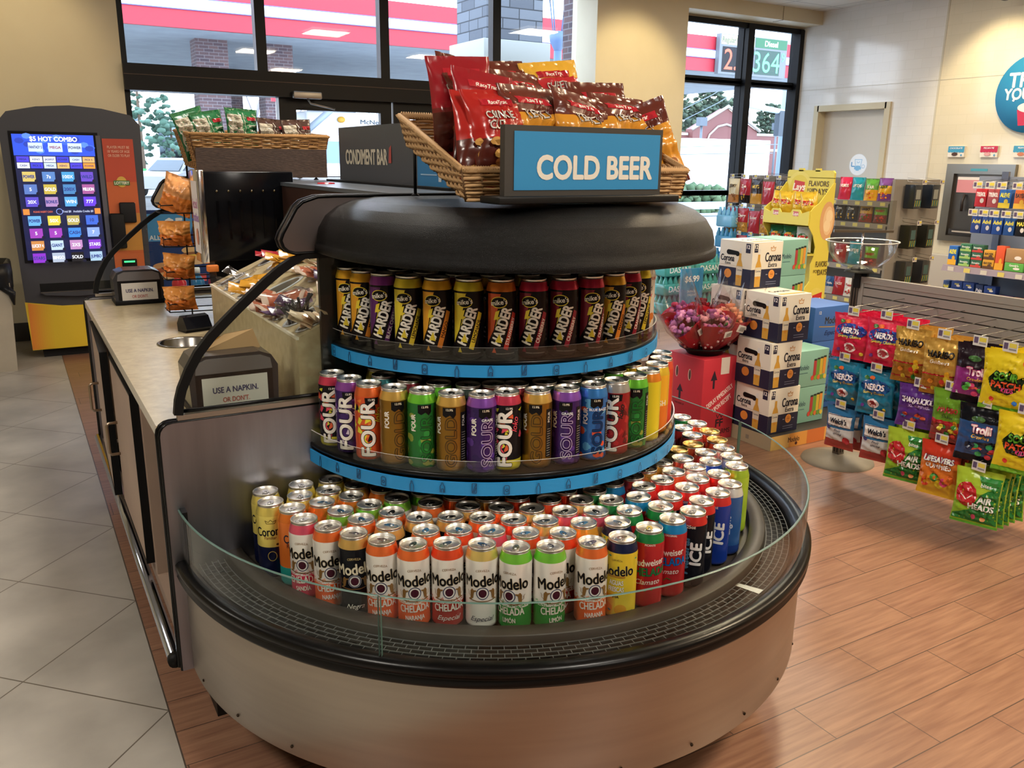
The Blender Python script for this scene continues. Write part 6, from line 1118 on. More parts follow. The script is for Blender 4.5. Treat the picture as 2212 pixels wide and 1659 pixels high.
def bouquet(label,dx,dy,tx,ty,fc,wrap,h=.26,seed=1):
    q=random.Random(seed); t_=thing('flower_bouquet',label,'bouquet',(3.22+dx,3.405+dy,.495),0,'bouquets in the black bucket',rot=(tx,ty,0)); t_.scale=(1.35,1.35,1.35)
    b=MB(); n=18; v=[]; f=[]
    for i in range(n):
        a=2*PI*i/n; k=1+.12*math.cos(a*3+seed); zt=.13+.03*abs(math.sin(a*1.5+seed))
        v+= [(.016*math.cos(a),.016*math.sin(a),0),(.05*math.cos(a)*k,.05*math.sin(a)*k,.07),(.078*math.cos(a)*k,.078*math.sin(a)*k,zt+.01)]
    for i in range(n):
        j=(i+1)%n
        for t in (0,1): f.append((i*3+t,j*3+t,j*3+t+1,i*3+t+1))
    b.add(v,f,m(wrap,'g',.3),False); 
    for i in range(10): a=q.uniform(0,6.28); z=q.uniform(.03,.08); r=.026+.35*z; b.e if 0 else b.blob((r*math.cos(a),r*math.sin(a),z),.006,m('#d8b8b8'),1)
    b.obj('paper_wrap',t_)
    b=MB()
    for i in range(60): a=q.uniform(0,6.28); r=.062*math.sqrt(q.random()); b.blob((r*math.cos(a),r*math.sin(a),.14+.05*(1-r/.055)+q.uniform(-.012,.015)),q.uniform(.007,.013),m(q.choice(fc),'f'),2,.35,rr=q)
    b.obj('blooms',t_)
    b=MB(); 
    for i in range(10): a=q.uniform(0,6.28); b.blob((.055*math.cos(a),.055*math.sin(a),.135+q.uniform(-.01,.02)),(.012,.004,.009),m('#3f5a34','f'),1,.2,rr=q)
    b.obj('leaves',t_)
    b=MB(); v=[]; f=[]
    for i in range(n+1):
        a=2*PI*i/n; zt=h+.035*math.cos(a*4+seed)+q.uniform(-.015,.02); v+=[(.05*math.cos(a),.05*math.sin(a),.05),(.084*math.cos(a),.084*math.sin(a),.15),(.088*math.cos(a)+.01*math.cos(3*a),.088*math.sin(a),zt-.03+.03*(i%3))]
    for i in range(n):
        for t in (0,1): f.append((i*3+t,(i+1)*3+t,(i+1)*3+t+1,i*3+t+1))
    b.add(v,f,CELLO,True); b.obj('cellophane',t_)
    b=MB(); b.add([(-.02,-.085,.12),(.015,-.088,.118),(.013,-.092,.15),(-.022,-.088,.152)],[(0,1,2,3)],m('#e6e2dc')); 
    for k in range(6): b.add([(-.014+k*.0045,-.0905,.125),(-.012+k*.0045,-.0905,.125),(-.0125+k*.0045,-.0925,.145),(-.0145+k*.0045,-.0925,.145)],[(0,1,2,3)],m('#2a2a2a'))
    b.obj('barcode_sticker',t_)
MG=['#9a5a94','#b070a4','#7a3f7c','#c98ab0']; RD=['#8f1420','#a81a28','#6f0f1a']; PE=['#e0987a','#e8ac8a','#d88868']
bouquet('mauve bouquet leaning out to the far left of the bucket',-.055,.0,.12,-.62,MG,'#b0202e',seed=1)
bouquet('mixed purple and pink bouquet in front with a barcode',-.03,-.055,.38,-.20,['#7a3f6c','#a85a7a','#c98a94'],'#b01f2c',.24,seed=2)
bouquet('peach rose bouquet second from the right',.03,-.045,.30,.20,PE,'#c03a44',.27,seed=3)
bouquet('dark red rose bouquet leaning to the right',.07,-.01,.22,.68,RD,'#a81824',.25,seed=4)
bouquet('dark red roses standing tallest at the back',.02,.055,-.12,.02,RD,'#a01824',.30,seed=5)
bouquet('pink bouquet at the back left',-.05,.065,-.2,-.25,['#c06a8a','#b03a5a','#9a4a84'],'#b0202e',.27,seed=6)
# ---------------- candy stand ----------------
GRY=m('#8b8781','p',.45); GRD=m('#5a5753','p',.5)
t_=thing('slatwall_stand','grey slatwall stand on a round base carrying the hanging candy','stand',(3.55,2.72,0))
MB().lathe([(0,.04),(.06,.038),(.12,.026),(.175,.012),(.18,0)],noisy('base_grey','#6b665c','#767166',12,.6),40,c=(0,0)).obj('round_base',t_)
b=MB(); b.box(-.02,-.02,.03,.02,.02,.955,m('#77746f','m',.4)); 
for s_ in (-.008,.008): b.box(s_-.003,-.0215,.05,s_+.003,-.02,.94,m('#1d1c1b')); b.box(-.0215,s_-.003,.05,-.02,s_+.003,.94,m('#1d1c1b'))
b.obj('post',t_); MB().box(-.03,-.03,.90,-.018,.0,.985,BLKP).box(.018,-.035,.86,.03,.02,.985,BLKP).lathe([(0,.985),(.06,.985),(.07,.975)],BLKP,20).obj('bracket',t_)
b=MB(); b.box(.0,-1.72,.28,.012,-.03,.93,m('#2a2826')); z=.285
while z<.92: b.prism([(.0,z),(.0,z+.037),(-.010,z+.033),(-.010,z+.003)],1,-1.72,-.045,GRY) if 0 else b.box(-.010,-1.72,z,.0,-.045,z+.036,GRY); z+=.0415
b.box(-.013,-1.72,.925,.014,-.03,.955,m('#8f8c86','p',.4)); b.box(-.014,-.045,.28,.014,-.02,.955,m('#8f8c86','p',.4)); b.obj('slat_panel',t_)
# bags
def dn(w1,c1,w2=None,pic=None,mw=.8,oc=None,v1=.66,h1=.12,w3=None,extra=None):
    def f(P,w,h):
        P.h=.0013
        if extra: extra(P,w,h)
        q=random.Random(len(w1))
        if pic:
            for i in range(8): P.e(q.uniform(-.33,.33)*w,q.uniform(.12,.36)*h,.07*w,.045*h,q.choice(pic),10)
        P.t(w1,0,v1*h,h1*h,c1,sx=.8,bold=.06,out=oc,maxw=mw*w,ow=.06)
        if w2: P.t(w2,0,(v1-.13)*h,.055*h,w3 or c1,bold=.03,maxw=.6*w)
    return f
def nex(bc):
    def f(P,w,h): P.e(0,.65*h,.42*w,.16*h,bc,18); P.e(0,.28*h,.16*w,.11*h,'#e8d8d8'); P.e(0,.28*h,.10*w,.075*h,'#a83a44'); P.e(-.3*w,.2*h,.05*w,.04*h,'#6a3a8a'); P.e(.3*w,.16*h,.05*w,.04*h,'#e0c03a'); P.e(-.25*w,.84*h,.07*w,.04*h,'#3f7a3c'); P.e(-.1*w,.85*h,.07*w,.04*h,'#e0703a')
    return f
def hex_(P,w,h): P.r(-.5*w,.36*h,.5*w,.385*h,'#b82a30'); P.r(-.5*w,.10*h,.5*w,.12*h,'#b82a30'); P.e(.22*w,.28*h,.10*w,.10*h,'#e0b02a'); P.e(.22*w,.40*h,.07*w,.055*h,'#e0b02a')
def sps(P,w,h): P.p([(-.38*w,.52*h),(-.2*w,.70*h),(-.05*w,.60*h),(.05*w,.72*h),(.2*w,.58*h),(.38*w,.66*h),(.30*w,.42*h),(.05*w,.30*h),(-.25*w,.34*h)],'#1c2a18'); P.e(-.25*w,.2*h,.05*w,.04*h,'#d83a2c'); P.e(.2*w,.18*h,.05*w,.04*h,'#3a7ad0'); P.e(.3*w,.85*h,.05*w,.04*h,'#e0602a'); P.t('PATCH',0,.46*h,.10*h,'#e0542a',bold=.06,maxw=.7*w); P.t('KIDS',.05*w,.38*h,.06*h,'#c93a7a',bold=.06); P.r(-.5*w,.02*h,.5*w,.07*h,'#6fae2c')
def wel(P,w,h): P.r(-.42*w,.55*h,.42*w,.82*h,'#e6e2dc'); P.l([(-.42*w,.80*h),(.42*w,.82*h)],.003,'#1c2a4a'); P.l([(-.42*w,.57*h),(.42*w,.55*h)],.003,'#1c2a4a'); P.t('Fruit',0,.46*h,.06*h,'#3a3a4a',shear=.3); P.t('snacks',0,.38*h,.06*h,'#3a3a4a',shear=.3); P.e(.3*w,.25*h,.12*w,.09*h,'#b8323a'); P.e(-.35*w,.5*h,.08*w,.05*h,'#3a3f7a')
def air(P,w,h): P.p([(-.5*w,.07*h),(.5*w,.07*h),(.5*w,.80*h),(.1*w,.60*h),(-.1*w,.3*h),(-.5*w,.14*h)],'#2a7a34'); P.p([(.0,.9*h),(.5*w,.9*h),(.5*w,.7*h),(.1*w,.72*h)],'#2f8a3c'); P.e(-.22*w,.55*h,.24*w,.22*h,'#c0262e'); P.l([(-.34*w,.55*h),(-.22*w,.46*h),(-.08*w,.56*h)],.004,'#f0e8e0'); P.t('bites',.18*w,.76*h,.06*h,'#f0f0e6',bold=.03); P.t('AIR',.2*w,.50*h,.10*h,'#eef0e8',bold=.06,out='#1f5a28'); P.t('HEADS',.14*w,.37*h,.10*h,'#eef0e8',bold=.06,out='#1f5a28',maxw=.55*w); P.e(.0,.18*h,.05*w,.05*h,'#c94a6a'); P.e(.2*w,.16*h,.06*w,.04*h,'#e0a06a')
def lsv(P,w,h):
    for i,c in enumerate(('#d84a2c','#e0a02a','#4a9a3a','#d8c02a','#c93a6a','#e0702c')): P.ring(-.3*w+.12*w*i,(.24+.06*(i%3))*h,.11*w,.085*h,.012,c)
    P.t('GUMMIES',0,.58*h,.075*h,'#f0ece0',bold=.05,out='#a82a24',maxw=.75*w)
def troex(P,w,h): P.e(-.1*w,.76*h,.14*w,.05*h,'#3f6a3a'); P.p([(-.3*w,.34*h),(.35*w,.42*h),(.3*w,.30*h),(-.3*w,.26*h)],'#2a2a34'); P.l([(-.2*w,.22*h),(0,.28*h),(.2*w,.2*h),(.34*w,.26*h)],.008,'#d85a4a')
BG={
'N':(bagmesh(.185,.205,.022,[(1,'#d02448')],dn('NERDS','#f2eef0','Gummy Clusters',oc='#1f2f8a',w3='#e8d84a',extra=nex('#22409a')),seed=31),'pink red gummy bag',.205),
'B':(bagmesh(.165,.20,.022,[(1,'#1f7fa4')],dn('NERDS','#f2eef0','Gummy Clusters',oc='#1f2f8a',w3='#e8d84a',extra=nex('#1b4f8f')),seed=32),'teal blue gummy bag',.20),
'H':(bagmesh(.155,.235,.022,[(.36,'#a8742a'),(1,'#c99f4a')],dn('HARIBO','#1a1a1c','Goldbears',['#c03a2c','#3a8a3a','#d88a2a','#d8c83a'],v1=.74,h1=.11,w3='#f0eadc',extra=hex_),seed=33,kind='c'),'gold gummy bear bag',.235),
'T':(bagmesh(.185,.235,.020,[(.14,'#1a1419'),(.6,'#8a2c7a'),(1,'#241a22')],dn('Trolli','#f2dcea','Crawlers',['#3a1a34','#c93a6a','#4a9a3a'],oc='#c93a7a',v1=.55,h1=.13,w3='#e0b03a',extra=troex),seed=34),'black and magenta sour candy bag',.235),
'S':(bagmesh(.19,.24,.022,[(.07,'#6fae2c'),(1,'#e0c822')],dn('SOUR','#5aa02c','',None,oc='#122a10',v1=.60,h1=.12,extra=sps),seed=35),'yellow sour candy bag',.24),
'Q':(bagmesh(.185,.185,.016,[(1,'#5a2f86')],dn('SHAQALICIOUS','#eee6f2','XL GUMMIES',['#c9543a','#2f5a8a','#c9543a'],v1=.66,h1=.12,oc='#3a1a60',w3='#c8a8d8'),seed=36),'purple gummy bag with big round sweets',.185),
'K':(bagmesh(.15,.22,.018,[(.35,'#8a3a34'),(.42,'#b82a30'),(1,'#6a9a2c')],dn('HARIBO','#a8242c','Snakes',['#c03a2c','#3a8a3a','#d8c83a'],v1=.64,h1=.09,w3='#2a3a1a',extra=hex_),seed=37),'green gummy snake bag',.22),
'U':(bagmesh(.19,.235,.020,[(.12,'#14161c'),(.7,'#2a4f84'),(1,'#14161c')],dn('Trolli','#f4e4e4','Crawlers',['#c93a4a','#3a9a5a','#1c2a4a'],oc='#c93a5a',v1=.60,h1=.13,w3='#e0b03a',extra=troex),seed=38),'black and blue sour candy bag',.235),
'W':(bagmesh(.145,.20,.022,[(.2,'#a03a34'),(.5,'#cfd0d0'),(1,'#2a6ea0')],dn("Welch's",'#1a1f2c',None,None,v1=.685,h1=.11,extra=wel),seed=39,wr=.0014),'blue and white fruit snack bag',.20),
'A':(bagmesh(.175,.235,.022,[(.05,'#5aa832'),(.45,'#8fba2c'),(1,'#a9c838')],dn('',None and '', None,extra=air) if 0 else (lambda P,w,h:(setattr(P,'h',.0013),air(P,w,h))),seed=40),'green and yellow bag with a red balloon face',.235),
'L':(bagmesh(.165,.235,.022,[(.3,'#e0b02c'),(.65,'#dd7a2a'),(1,'#c93a24')],dn('LIFESAVERS','#f0ece0','',None,v1=.70,h1=.09,oc='#2a3a8a',extra=lsv),seed=41),'orange and red gummy ring bag',.235),
}
tagfn=[]
def pegset(x,y,z,L,label,ti,code=None,n=1,turn=-1.36):
    p=thing('peg_hook','wire peg hook with price tag, %s'%label,'peg hook',(x,y,z),0,'peg hooks on the slatwall stand')
    MB().tube([(L,0,.012),(L-.01,0,.0),(.02,0,-.012),(.0,0,.0)],.0022,m('#a8a49c','m',.3),5).obj('wire_arm',p)
    b=MB(); b.tube([(L,.0,.03),(.0,0,.018),(-.004,0,.012)],.0016,m('#a8a49c','m',.3),5); b.obj('tag_arm',p)
    b=MB(); b.box(-.007,-.028,-.022,-.005,.028,.018,m('#d4d2cc','g')); P=Pr(b,plane((-.0072,0,-.002),(0,-1,0),(0,0,1)),step=.0003); P.r(-.024,-.010,-.008,.014,'#5a4a6a'); P.r(-.003,-.002,.024,.014,'#d8c84a'); P.r(-.003,-.012,.024,-.006,'#8a8a8a'); b.obj('price_tag',p)
    return p
PEGS=[('N',2.450,.852,5,'first peg from the post, top row'),('N',2.283,.862,4,'second peg from the post, top row'),('H',2.154,.842,4,'third peg, top row'),('H',2.012,.827,4,'fourth peg, top row'),('T',1.862,.827,3,'fifth peg, top row'),('S',1.745,.826,4,'sixth peg, top row'),
('B',2.469,.639,5,'first peg from the post, middle row'),('B',2.300,.626,4,'second peg from the post, middle row'),('Q',2.085,.607,2,'third peg, middle row'),('K',1.948,.625,4,'fourth peg, middle row'),('U',1.806,.593,2,'fifth peg, middle row'),('S',1.650,.605,4,'sixth peg, middle row'),
('W',2.462,.418,5,'first peg from the post, bottom row'),('W',2.261,.420,5,'second peg from the post, bottom row'),('A',2.112,.415,4,'third peg, bottom row'),('L',1.958,.400,4,'fourth peg, bottom row'),('A',1.79,.335,5,'fifth peg, lowest')]
for code,y,z,n,lab in PEGS:
    me,desc,bh=BG[code]; pegset(3.2,y,z,.36,lab,0)
    for k in range(n):
        dx=.012+k*.045; o=link('candy_bag',me,None,(3.2+dx,y+rnd.uniform(-.004,.004),z-bh-.020+rnd.uniform(-.004,.003)),(rnd.uniform(-.05,.03)+.03,0,-1.33+rnd.uniform(-.10,.10)))
        tag(o,'%s, %s from front, %s'%(desc,ordn(k),lab),'candy bag','candy bags on the slatwall stand')
# acrylic bowl and holder above the post
t_=thing('acrylic_bowl','big empty clear acrylic bowl on top of the stand post','bowl',(3.55,2.72,.985))
b=MB(); pr_=[(.0,0),(.04,.003),(.085,.018),(.125,.048),(.152,.088),(.163,.135),(.170,.137)]; b.lathe(pr_,ACRY,48); b.lathe([(r-.003,z+.003) for r,z in pr_][1:-1][::-1],ACRY,48); b.lathe([(.163,.135),(.170,.137),(.169,.141),(.161,.138)],m('#c9ccca','g'),48); b.lathe([(0,.005),(.045,.008),(0,.03)],glassmat('frosted_acrylic',(.75,.74,.70,1),.15,.4),24); b.obj('bowl_shell',t_)
MB().tube([(0,0,0),(0,0,.19)],.005,CHROME,8).obj('centre_rod',t_)
t_=thing('acrylic_sign_holder','clear acrylic sign holder standing over the bowl','sign holder',(3.55,2.72,1.176),-.5); b=MB(); b.box(-.145,-.002,0,.145,.002,.14,glassmat('tinted_acrylic',(.84,.84,.80,1),.10)); b.obj('acrylic_sheet',t_); MB().box(-.145,-.006,-.012,.145,.006,.0,m('#8b8070','m')).obj('holder_rail',t_)
# ---------------- medicine shelf ----------------
t_=thing('medicine_gondola','tall grey shelf unit holding boxes of medicine at the right edge','shelf unit',(5.0,0,0)); b=MB(); b.box(.24,1.3,0,.28,3.22,1.42,m('#7a8496','p',.5)); 
for y in (3.05,): b.box(.22,y-.02,.1,.24,y+.02,1.45,m('#8b93a4','m',.4))
b.obj('back_panel',t_); MB().box(.0,1.3,0,.26,3.2,.14,GRY).obj('plinth',t_)
for z in (.885,.70,.45): 
    b=MB(); b.box(.0,1.3,z-.012,.24,3.22,z,GRY); b.prism([(-.02,z-.035),(-.0,z-.035),(.0,z+.002),(-.008,z+.002)],1,1.3,3.22,m('#8a7f8c','p')); P=Pr(b,plane((-.0185,2.26,z-.02),(0,-1,0),(0,0,1)),step=.0003)
    for i in range(11): P.r(-.92+i*.105+.0,-.012,-.88+i*.105,.014,'#d8c86a' if i%2 else '#cfcabc')
    b.obj('shelf',t_)
def mbox(y,z,w,h,c,txt,tc,lab,d=.05,x=5.02,c2=None,v=.2):
    def f(P,W,H):
        if c2: P.r(-W/2,-H/2,W/2,-H*.22,c2)
        P.t(txt,0,H*v,H*.22,tc,bold=.05,maxw=W*.8); P.e(W*.15,-H*.15,W*.18,H*.14,'#e6e0d8' if not c2 else c2,12)
    return pbox('medicine_box',lab,'medicine box','medicine boxes',x,y-w/2,z,d,w,h,c,f)
for i,(y,c,t_x,tc,c2,n) in enumerate([(3.06,'#b8202c','TYLENOL','#f0e8e6',None,'red'),(2.985,'#a84a50','TYLENOL','#f0e8e6',None,'faded red'),(2.915,'#1f5fb0','ALEVE','#e8e03a','#e0c83a','blue and yellow'),(2.825,'#c9622a','BAYER','#3a2a2a','#e0b03a','orange'),(2.745,'#23242a','MAX','#e0b03a',None,'black'),(2.67,'#1f5fb0','ALEVE','#e8e03a',None,'plain blue')]):
    mbox(y,1.245,.068,.105,c,t_x,tc,'%s medicine box hanging on the upper peg row'%n,c2=c2)
    p=pegset(4.98,y,1.375,.27,'%s box, upper medicine row'%n,0); p['group']='peg hooks on the medicine shelf'
for i,(y,c,n) in enumerate([(3.065,'#1f3f8a','navy'),(3.0,'#2a4a94','lighter navy'),(2.935,'#1a4a9a','blue with arc'),(2.865,'#1c4f94','bright navy'),(2.795,'#1a1a1e','black and orange')]):
    mbox(y,1.09,.06,.10,c,'Advil' if i<4 else 'MAX','#e8dc4a',['first','second','third','fourth','fifth'][i]+' box from the left on the lower peg row, %s'%n)
    p=pegset(4.98,y,1.215,.27,'%s box, lower medicine row'%n,0); p['group']='peg hooks on the medicine shelf'
mbox(3.185,.887,.055,.115,'#1f5fb0','ALEVE','#e8e03a','blue box standing at the left end of the medicine shelf',c2='#e0a82a')
for k in range(3): mbox(3.105,.887+k*.045,.07,.044,'#2a6a4a','Excedrin','#e8efe8','green box with a pale green side, %s in its pile'%['lowest','middle','topmost'][k],c2='#9ac06a',v=.1)
for k in range(3): mbox(3.03,.887+k*.045,.068,.044,'#2a5a44','Excedrin','#e8efe8','green box with a red side, %s in its pile'%['lowest','middle','topmost'][k],c2='#c0433a',v=.1)
for k in range(2): mbox(2.955,.887+k*.055,.068,.054,'#c9962c','BAYER','#2a241a','amber and brown box, %s of two'%['lower','upper'][k],c2='#5a3a24',v=.1)
mbox(2.89,.887,.05,.14,'#d8542c','','#ffffff','tall orange box on the medicine shelf',c2='#e0a02c'); mbox(2.80,.887,.11,.05,'#5aa84a',"Goody's",'#f0f0e8','bright green box at the right of the medicine shelf'); mbox(2.80,.938,.115,.08,'#a8845a','','#ffffff','tan and orange powder box on the green one'); mbox(2.68,.887,.09,.12,'#7a4aa0','Relief','#f0e8f4','violet box at the frame edge')
for i,(y,w,h,c,t_x,tc) in enumerate([(3.20,.04,.085,'#2a4a80','Advil','#e8dc4a'),(3.13,.08,.045,'#1f3f84','Advil','#e8dc4a'),(3.05,.06,.045,'#24468a','Advil','#e8dc4a'),(2.985,.045,.085,'#1a2f5a','Pain','#d8d8e0'),(2.92,.07,.04,'#24468a','AdvilPM','#e8dc4a'),(2.84,.085,.035,'#a84aa8','Goody','#f0e8f0'),(2.745,.085,.035,'#d8704a','Goody','#f0e8e0'),(2.65,.07,.05,'#3a8a5a','Relief','#f0f0f0')]):
    mbox(y,.702,w,h,c,t_x,tc,'%s box from the left on the shelf below the medicine shelf'%ordn(i),v=.1)
for i,(y,z) in enumerate(((3.13,.748),(3.055,.748),(2.92,.743))): mbox(y,z,.07,.042,'#1f3f84','Advil','#e8dc4a','navy box stacked %s on the lower medicine shelf'%['left','middle','right'][i],v=.1)
# ---------------- candy gondola by the window ----------------
GX=6.55; t_=thing('candy_gondola','tall grey shelf unit of hanging sweets near the window','shelf unit',(GX,0,0)); b=MB(); b.box(.30,4.78,0,.34,6.75,1.36,m('#77716a','p')); b.box(0,4.76,.1,.64,4.785,1.36,m('#8b8781','p')); b.obj('back_panel',t_)
for z in (1.17,.98,.60,.30,.12):
    b=MB(); b.box(0,4.785,z-.015,.30,5.6 if z>.3 else 6.75,z,GRY); P=Pr(b,plane((-.001,5.2,z-.015),(0,-1,0),(0,0,1)),step=.0006); P.r(-.4,-.03,.4,.018,'#8f8a84')
    for i in range(6): P.r(-.33+i*.13,-.02,-.28+i*.13,.010,'#d8cf7a')
    b.obj('shelf',t_)
def simple(c,w,h,seed,word,wc='#f0ece4',pic=None,v=.62): return bagmesh(w,h,.02,[(1,c)] if isinstance(c,str) else c,dn(word,wc,None,pic,v1=v,h1=.12),seed=seed,nx=10,ny=12)
SB=[simple('#c92a4c',.13,.20,51,'NERDS'),simple('#1f8a9a',.13,.20,52,'NERDS'),simple([(.5,'#d8a02a'),(1,'#5a9a3a')],.13,.19,53,'SOUR','#f0e8d0',['#c93a2c','#d88a2a']),simple([(.3,'#6a3a7a'),(.7,'#d8a82a'),(1,'#7a4a8a')],.13,.20,54,'SOUR','#2a5a2a',['#c93a2c','#e08a2a'])]
def gbag(me,y,z,lab,dx=.04,tilt=-.08,cat='candy bag',grp='bags on the candy shelf unit'): o=link('candy_bag',me,None,(GX+dx,y,z),(tilt,0,-1.45)); tag(o,lab,cat,grp)
for i,(y,l) in enumerate(((5.30,'crimson bag on the top shelf beside the yellow crisp display'),(5.165,'teal bag on the top shelf right of the crimson one'),(5.02,'green and amber bag on the top shelf'),(4.885,'purple and amber bag at the right end of the top shelf'))): gbag(SB[i],y,1.172,l)
DK=simple('#232838',.13,.18,55,'Zone','#c9d0e0',['#3a5a8a','#c9a02a']); HBg=simple([(.4,'#8a3a2c'),(1,'#c99a3a')],.13,.18,56,'HARIBO','#2a1a1a',['#c93a2c','#3a8a3a']); GRg=simple([(.45,'#7a3a34'),(1,'#6fae3a')],.13,.17,57,'HARIBO','#a82a2c',['#c93a2c']); RDg=simple('#a82a34',.13,.17,58,'SWEET','#efe0dc'); WHg=simple('#dcd8d0',.12,.17,59,'Twizzle','#b82a34',['#c93a3a']); BLg=simple([(.4,'#c9ccd0'),(1,'#2a5a9a')],.12,.16,60,'Welchs','#f0f0f4')
for me,y,z,l in ((DK,5.33,.985,'dark blue bag on the second shelf'),(DK,5.20,.985,'dark blue bag nearer the acrylic holder on the second shelf'),(HBg,5.05,.985,'amber bear bag seen through the acrylic holder'),(GRg,4.90,.985,'green bear bag seen through the acrylic holder'),(RDg,5.28,.605,'red bag seen through the acrylic bowl'),(SB[1],5.12,.605,'teal bag seen through the acrylic bowl'),(GRg,4.95,.605,'green bag seen through the acrylic bowl, right side'),(BLg,5.36,.305,'blue and white bag on the lower shelf behind the stand'),(RDg,5.25,.305,'red bag on the lower shelf behind the stand'),(WHg,5.13,.305,'white bag with red print on the lower shelf'),(HBg,5.0,.305,'amber bag at the right of the lower shelf')): gbag(me,y,z,l)
FR_=[simple([(.35,'#b87a3a'),(1,'#d8cfae')],.14,.24,61,'JERKY','#3a2a1a',['#8a5a2c'],.7),simple([(.3,'#1a1517'),(1,'#a8283a')],.14,.24,62,'Zoe','#f0e0dc',['#2a1a1a','#c9a03a'],.7),simple([(.4,'#c9963a'),(1,'#2a2022')],.14,.24,63,'NUTS','#e0c060',None,.7),simple([(.4,'#b8863a'),(1,'#b82a34')],.14,.24,64,'Cherry','#f4e8e0',['#d8a03a'],.7),simple('#b02a3c',.14,.22,65,'Sweet','#efe0dc',None,.7)]
for r,(z,seq) in enumerate(((1.09,(0,1,2,4,2,1)),(.80,(3,3,4,3,4,4)),(.53,(4,3,4,4,3,4)))):
    for i,k in enumerate(seq):
        y=6.55-i*.155; gbag(FR_[k],y,z,'%s hanging bag from the left, %s peg row by the window'%(ordn(i),['top','middle','lowest'][r]),-.10,-.0); 
        p=pegset(GX-.13,y,z+.265,.40,'%s from the left, %s row by the window'%(ordn(i),['top','middle','lowest'][r]),0); p['group']='peg hooks by the window'
for r,z in enumerate((1.12,.78,.47,.22)):
    for i in range(2):
        x=GX+.16+i*.24; c=['#1c2430','#23241f','#2a2c30','#5a1a20'][r]; o=MB(); o.rbox(-.05,-.10,0,.05,-.0,.20,.004,m(c,'g')); P=Pr(o,plane((0,-.1004,.1),(1,0,0),(0,0,1)),step=.0004); P.r(-.03,-.02,.03,.06,'#8a8f8a' if r==0 else '#3a5a5a'); [P.l([(-.035+k*.014,-.08),(-.03+k*.014,-.03)],.005,['#c9c04a','#4a9a8a'][k%2]) for k in range(6)]
        tag(o.obj('hanging_pack',None,(x,4.74,z)),'dark pack on the end of the candy shelf unit, %s row, %s'%(ordn(r),['left','right'][i]),'packet','packs on the shelf end')
        p=pegset(x,4.60,z+.225,.16,'end of the candy unit, %s row, %s'%(ordn(r),['left','right'][i]),0); p.rotation_euler=(0,0,PI/2); p['group']='peg hooks on the shelf end'
# ---------------- yellow crisp display ----------------
YL=m('#ddd055','p',.5); YL2='#e0cf52'
t_=thing('crisp_display','bright yellow cardboard crisp display with a tall header','display',(5.72,4.92,0))
b=MB(); b.box(.25,0,0,.27,.50,1.37,YL); b.prism([(0,1.365),(.0,1.41),(.015,1.43),(.49,1.43),(.50,1.41),(.50,1.365)],0,.25,.27,YL); b.box(.25,.15,1.42,.27,.20,1.445,YL); b.box(.25,.33,1.42,.27,.38,1.445,YL)
P=Pr(b,plane((.249,.25,1.29),(0,-1,0),(0,0,1)),step=.0003); P.e(-.11,-.0,.13,.13,'#e2d566'); P.e(-.11,0,.10,.10,'#dccb48'); P.p([(-.17,-.04),(-.055,-.05),(-.05,.04),(-.165,.055)],'#c4302c'); P.t('Lays',-.11,0,.055,'#f4ece0',bold=.05,shear=.2); P.t('FLAVORS',.10,.03,.042,'#5a4a24',bold=.03,maxw=.21); P.t('FOR',.02,-.025,.026,'#5a4a24',bold=.03); P.t('DAYS',.125,-.035,.048,'#5a4a24',bold=.03,maxw=.15); b.obj('header_board',t_)
side=[(0,1.04),(0,1.10),(.03,1.13),(.10,1.17),(.25,1.33),(.27,1.33),(.27,0),(.03,0),(.03,.25),(-.005,.40),(.02,.47),(.07,.52),(.06,.66),(.09,.72),(.10,.80),(.06,.90),(.0,.97)]
b=MB(); b.prism(side,1,-.008,0,YL); P=Pr(b,plane((.14,-.0085,.6),(1,0,0),(0,0,1)),step=.0003)
P.e(.07,.42,.09,.16,'#d8a878'); P.e(.08,.42,.06,.12,'#e6c69a'); P.e(.07,.38,.04,.05,'#efd8b0'); P.e(.09,.46,.04,.05,'#efd8b0'); P.t('FLAVORS',.05,.06,.045,'#6a5a2a',bold=.04,maxw=.14); P.t('FOR',-.005,.0,.025,'#6a5a2a',bold=.04); P.t('DAYS',.07,-.01,.045,'#6a5a2a',bold=.04,maxw=.11); P.e(.02,-.25,.10,.11,'#e2d566'); P.p([(-.06,-.30),(.09,-.27),(.095,-.18),(-.05,-.21)],'#c4302c'); P.t('Lays',.018,-.24,.06,'#f4ece0',bold=.05,shear=.2,maxw=.12); b.obj('side_panel',t_)
b=MB(); b.prism(side,1,.50,.508,YL); b.obj('side_panel',t_)
for z in (1.035,.745,.12):
    b=MB(); b.box(0,0,z-.01,.25,.5,z,YL); b.prism([(0,z-.05),(0,z+.06),(.12,z+.06),(.14,z+.09),(.22,z+.09),(.24,z+.06),(.30,z+.06),(.32,z+.09),(.40,z+.09),(.42,z+.06),(.5,z+.06),(.5,z-.05)] if 0 else [(0,z-.05),(.5,z-.05),(.5,z+.07),(.42,z+.045),(.40,z+.075),(.32,z+.075),(.30,z+.045),(.2,z+.045),(.18,z+.075),(.10,z+.075),(.08,z+.045),(0,z+.07)],0,-.008,0,YL)
    P=Pr(b,plane((-.0085,.25,z+.04),(0,-1,0),(0,0,1)),step=.0003)
    for u in (-.11,.11): P.p([(u-.03,-.018),(u+.028,-.02),(u+.03,.018),(u-.028,.022)],'#c86a6a'); P.t('Lays',u,0,.024,'#f4ece0',bold=.05)
    b.obj('display_tray',t_)
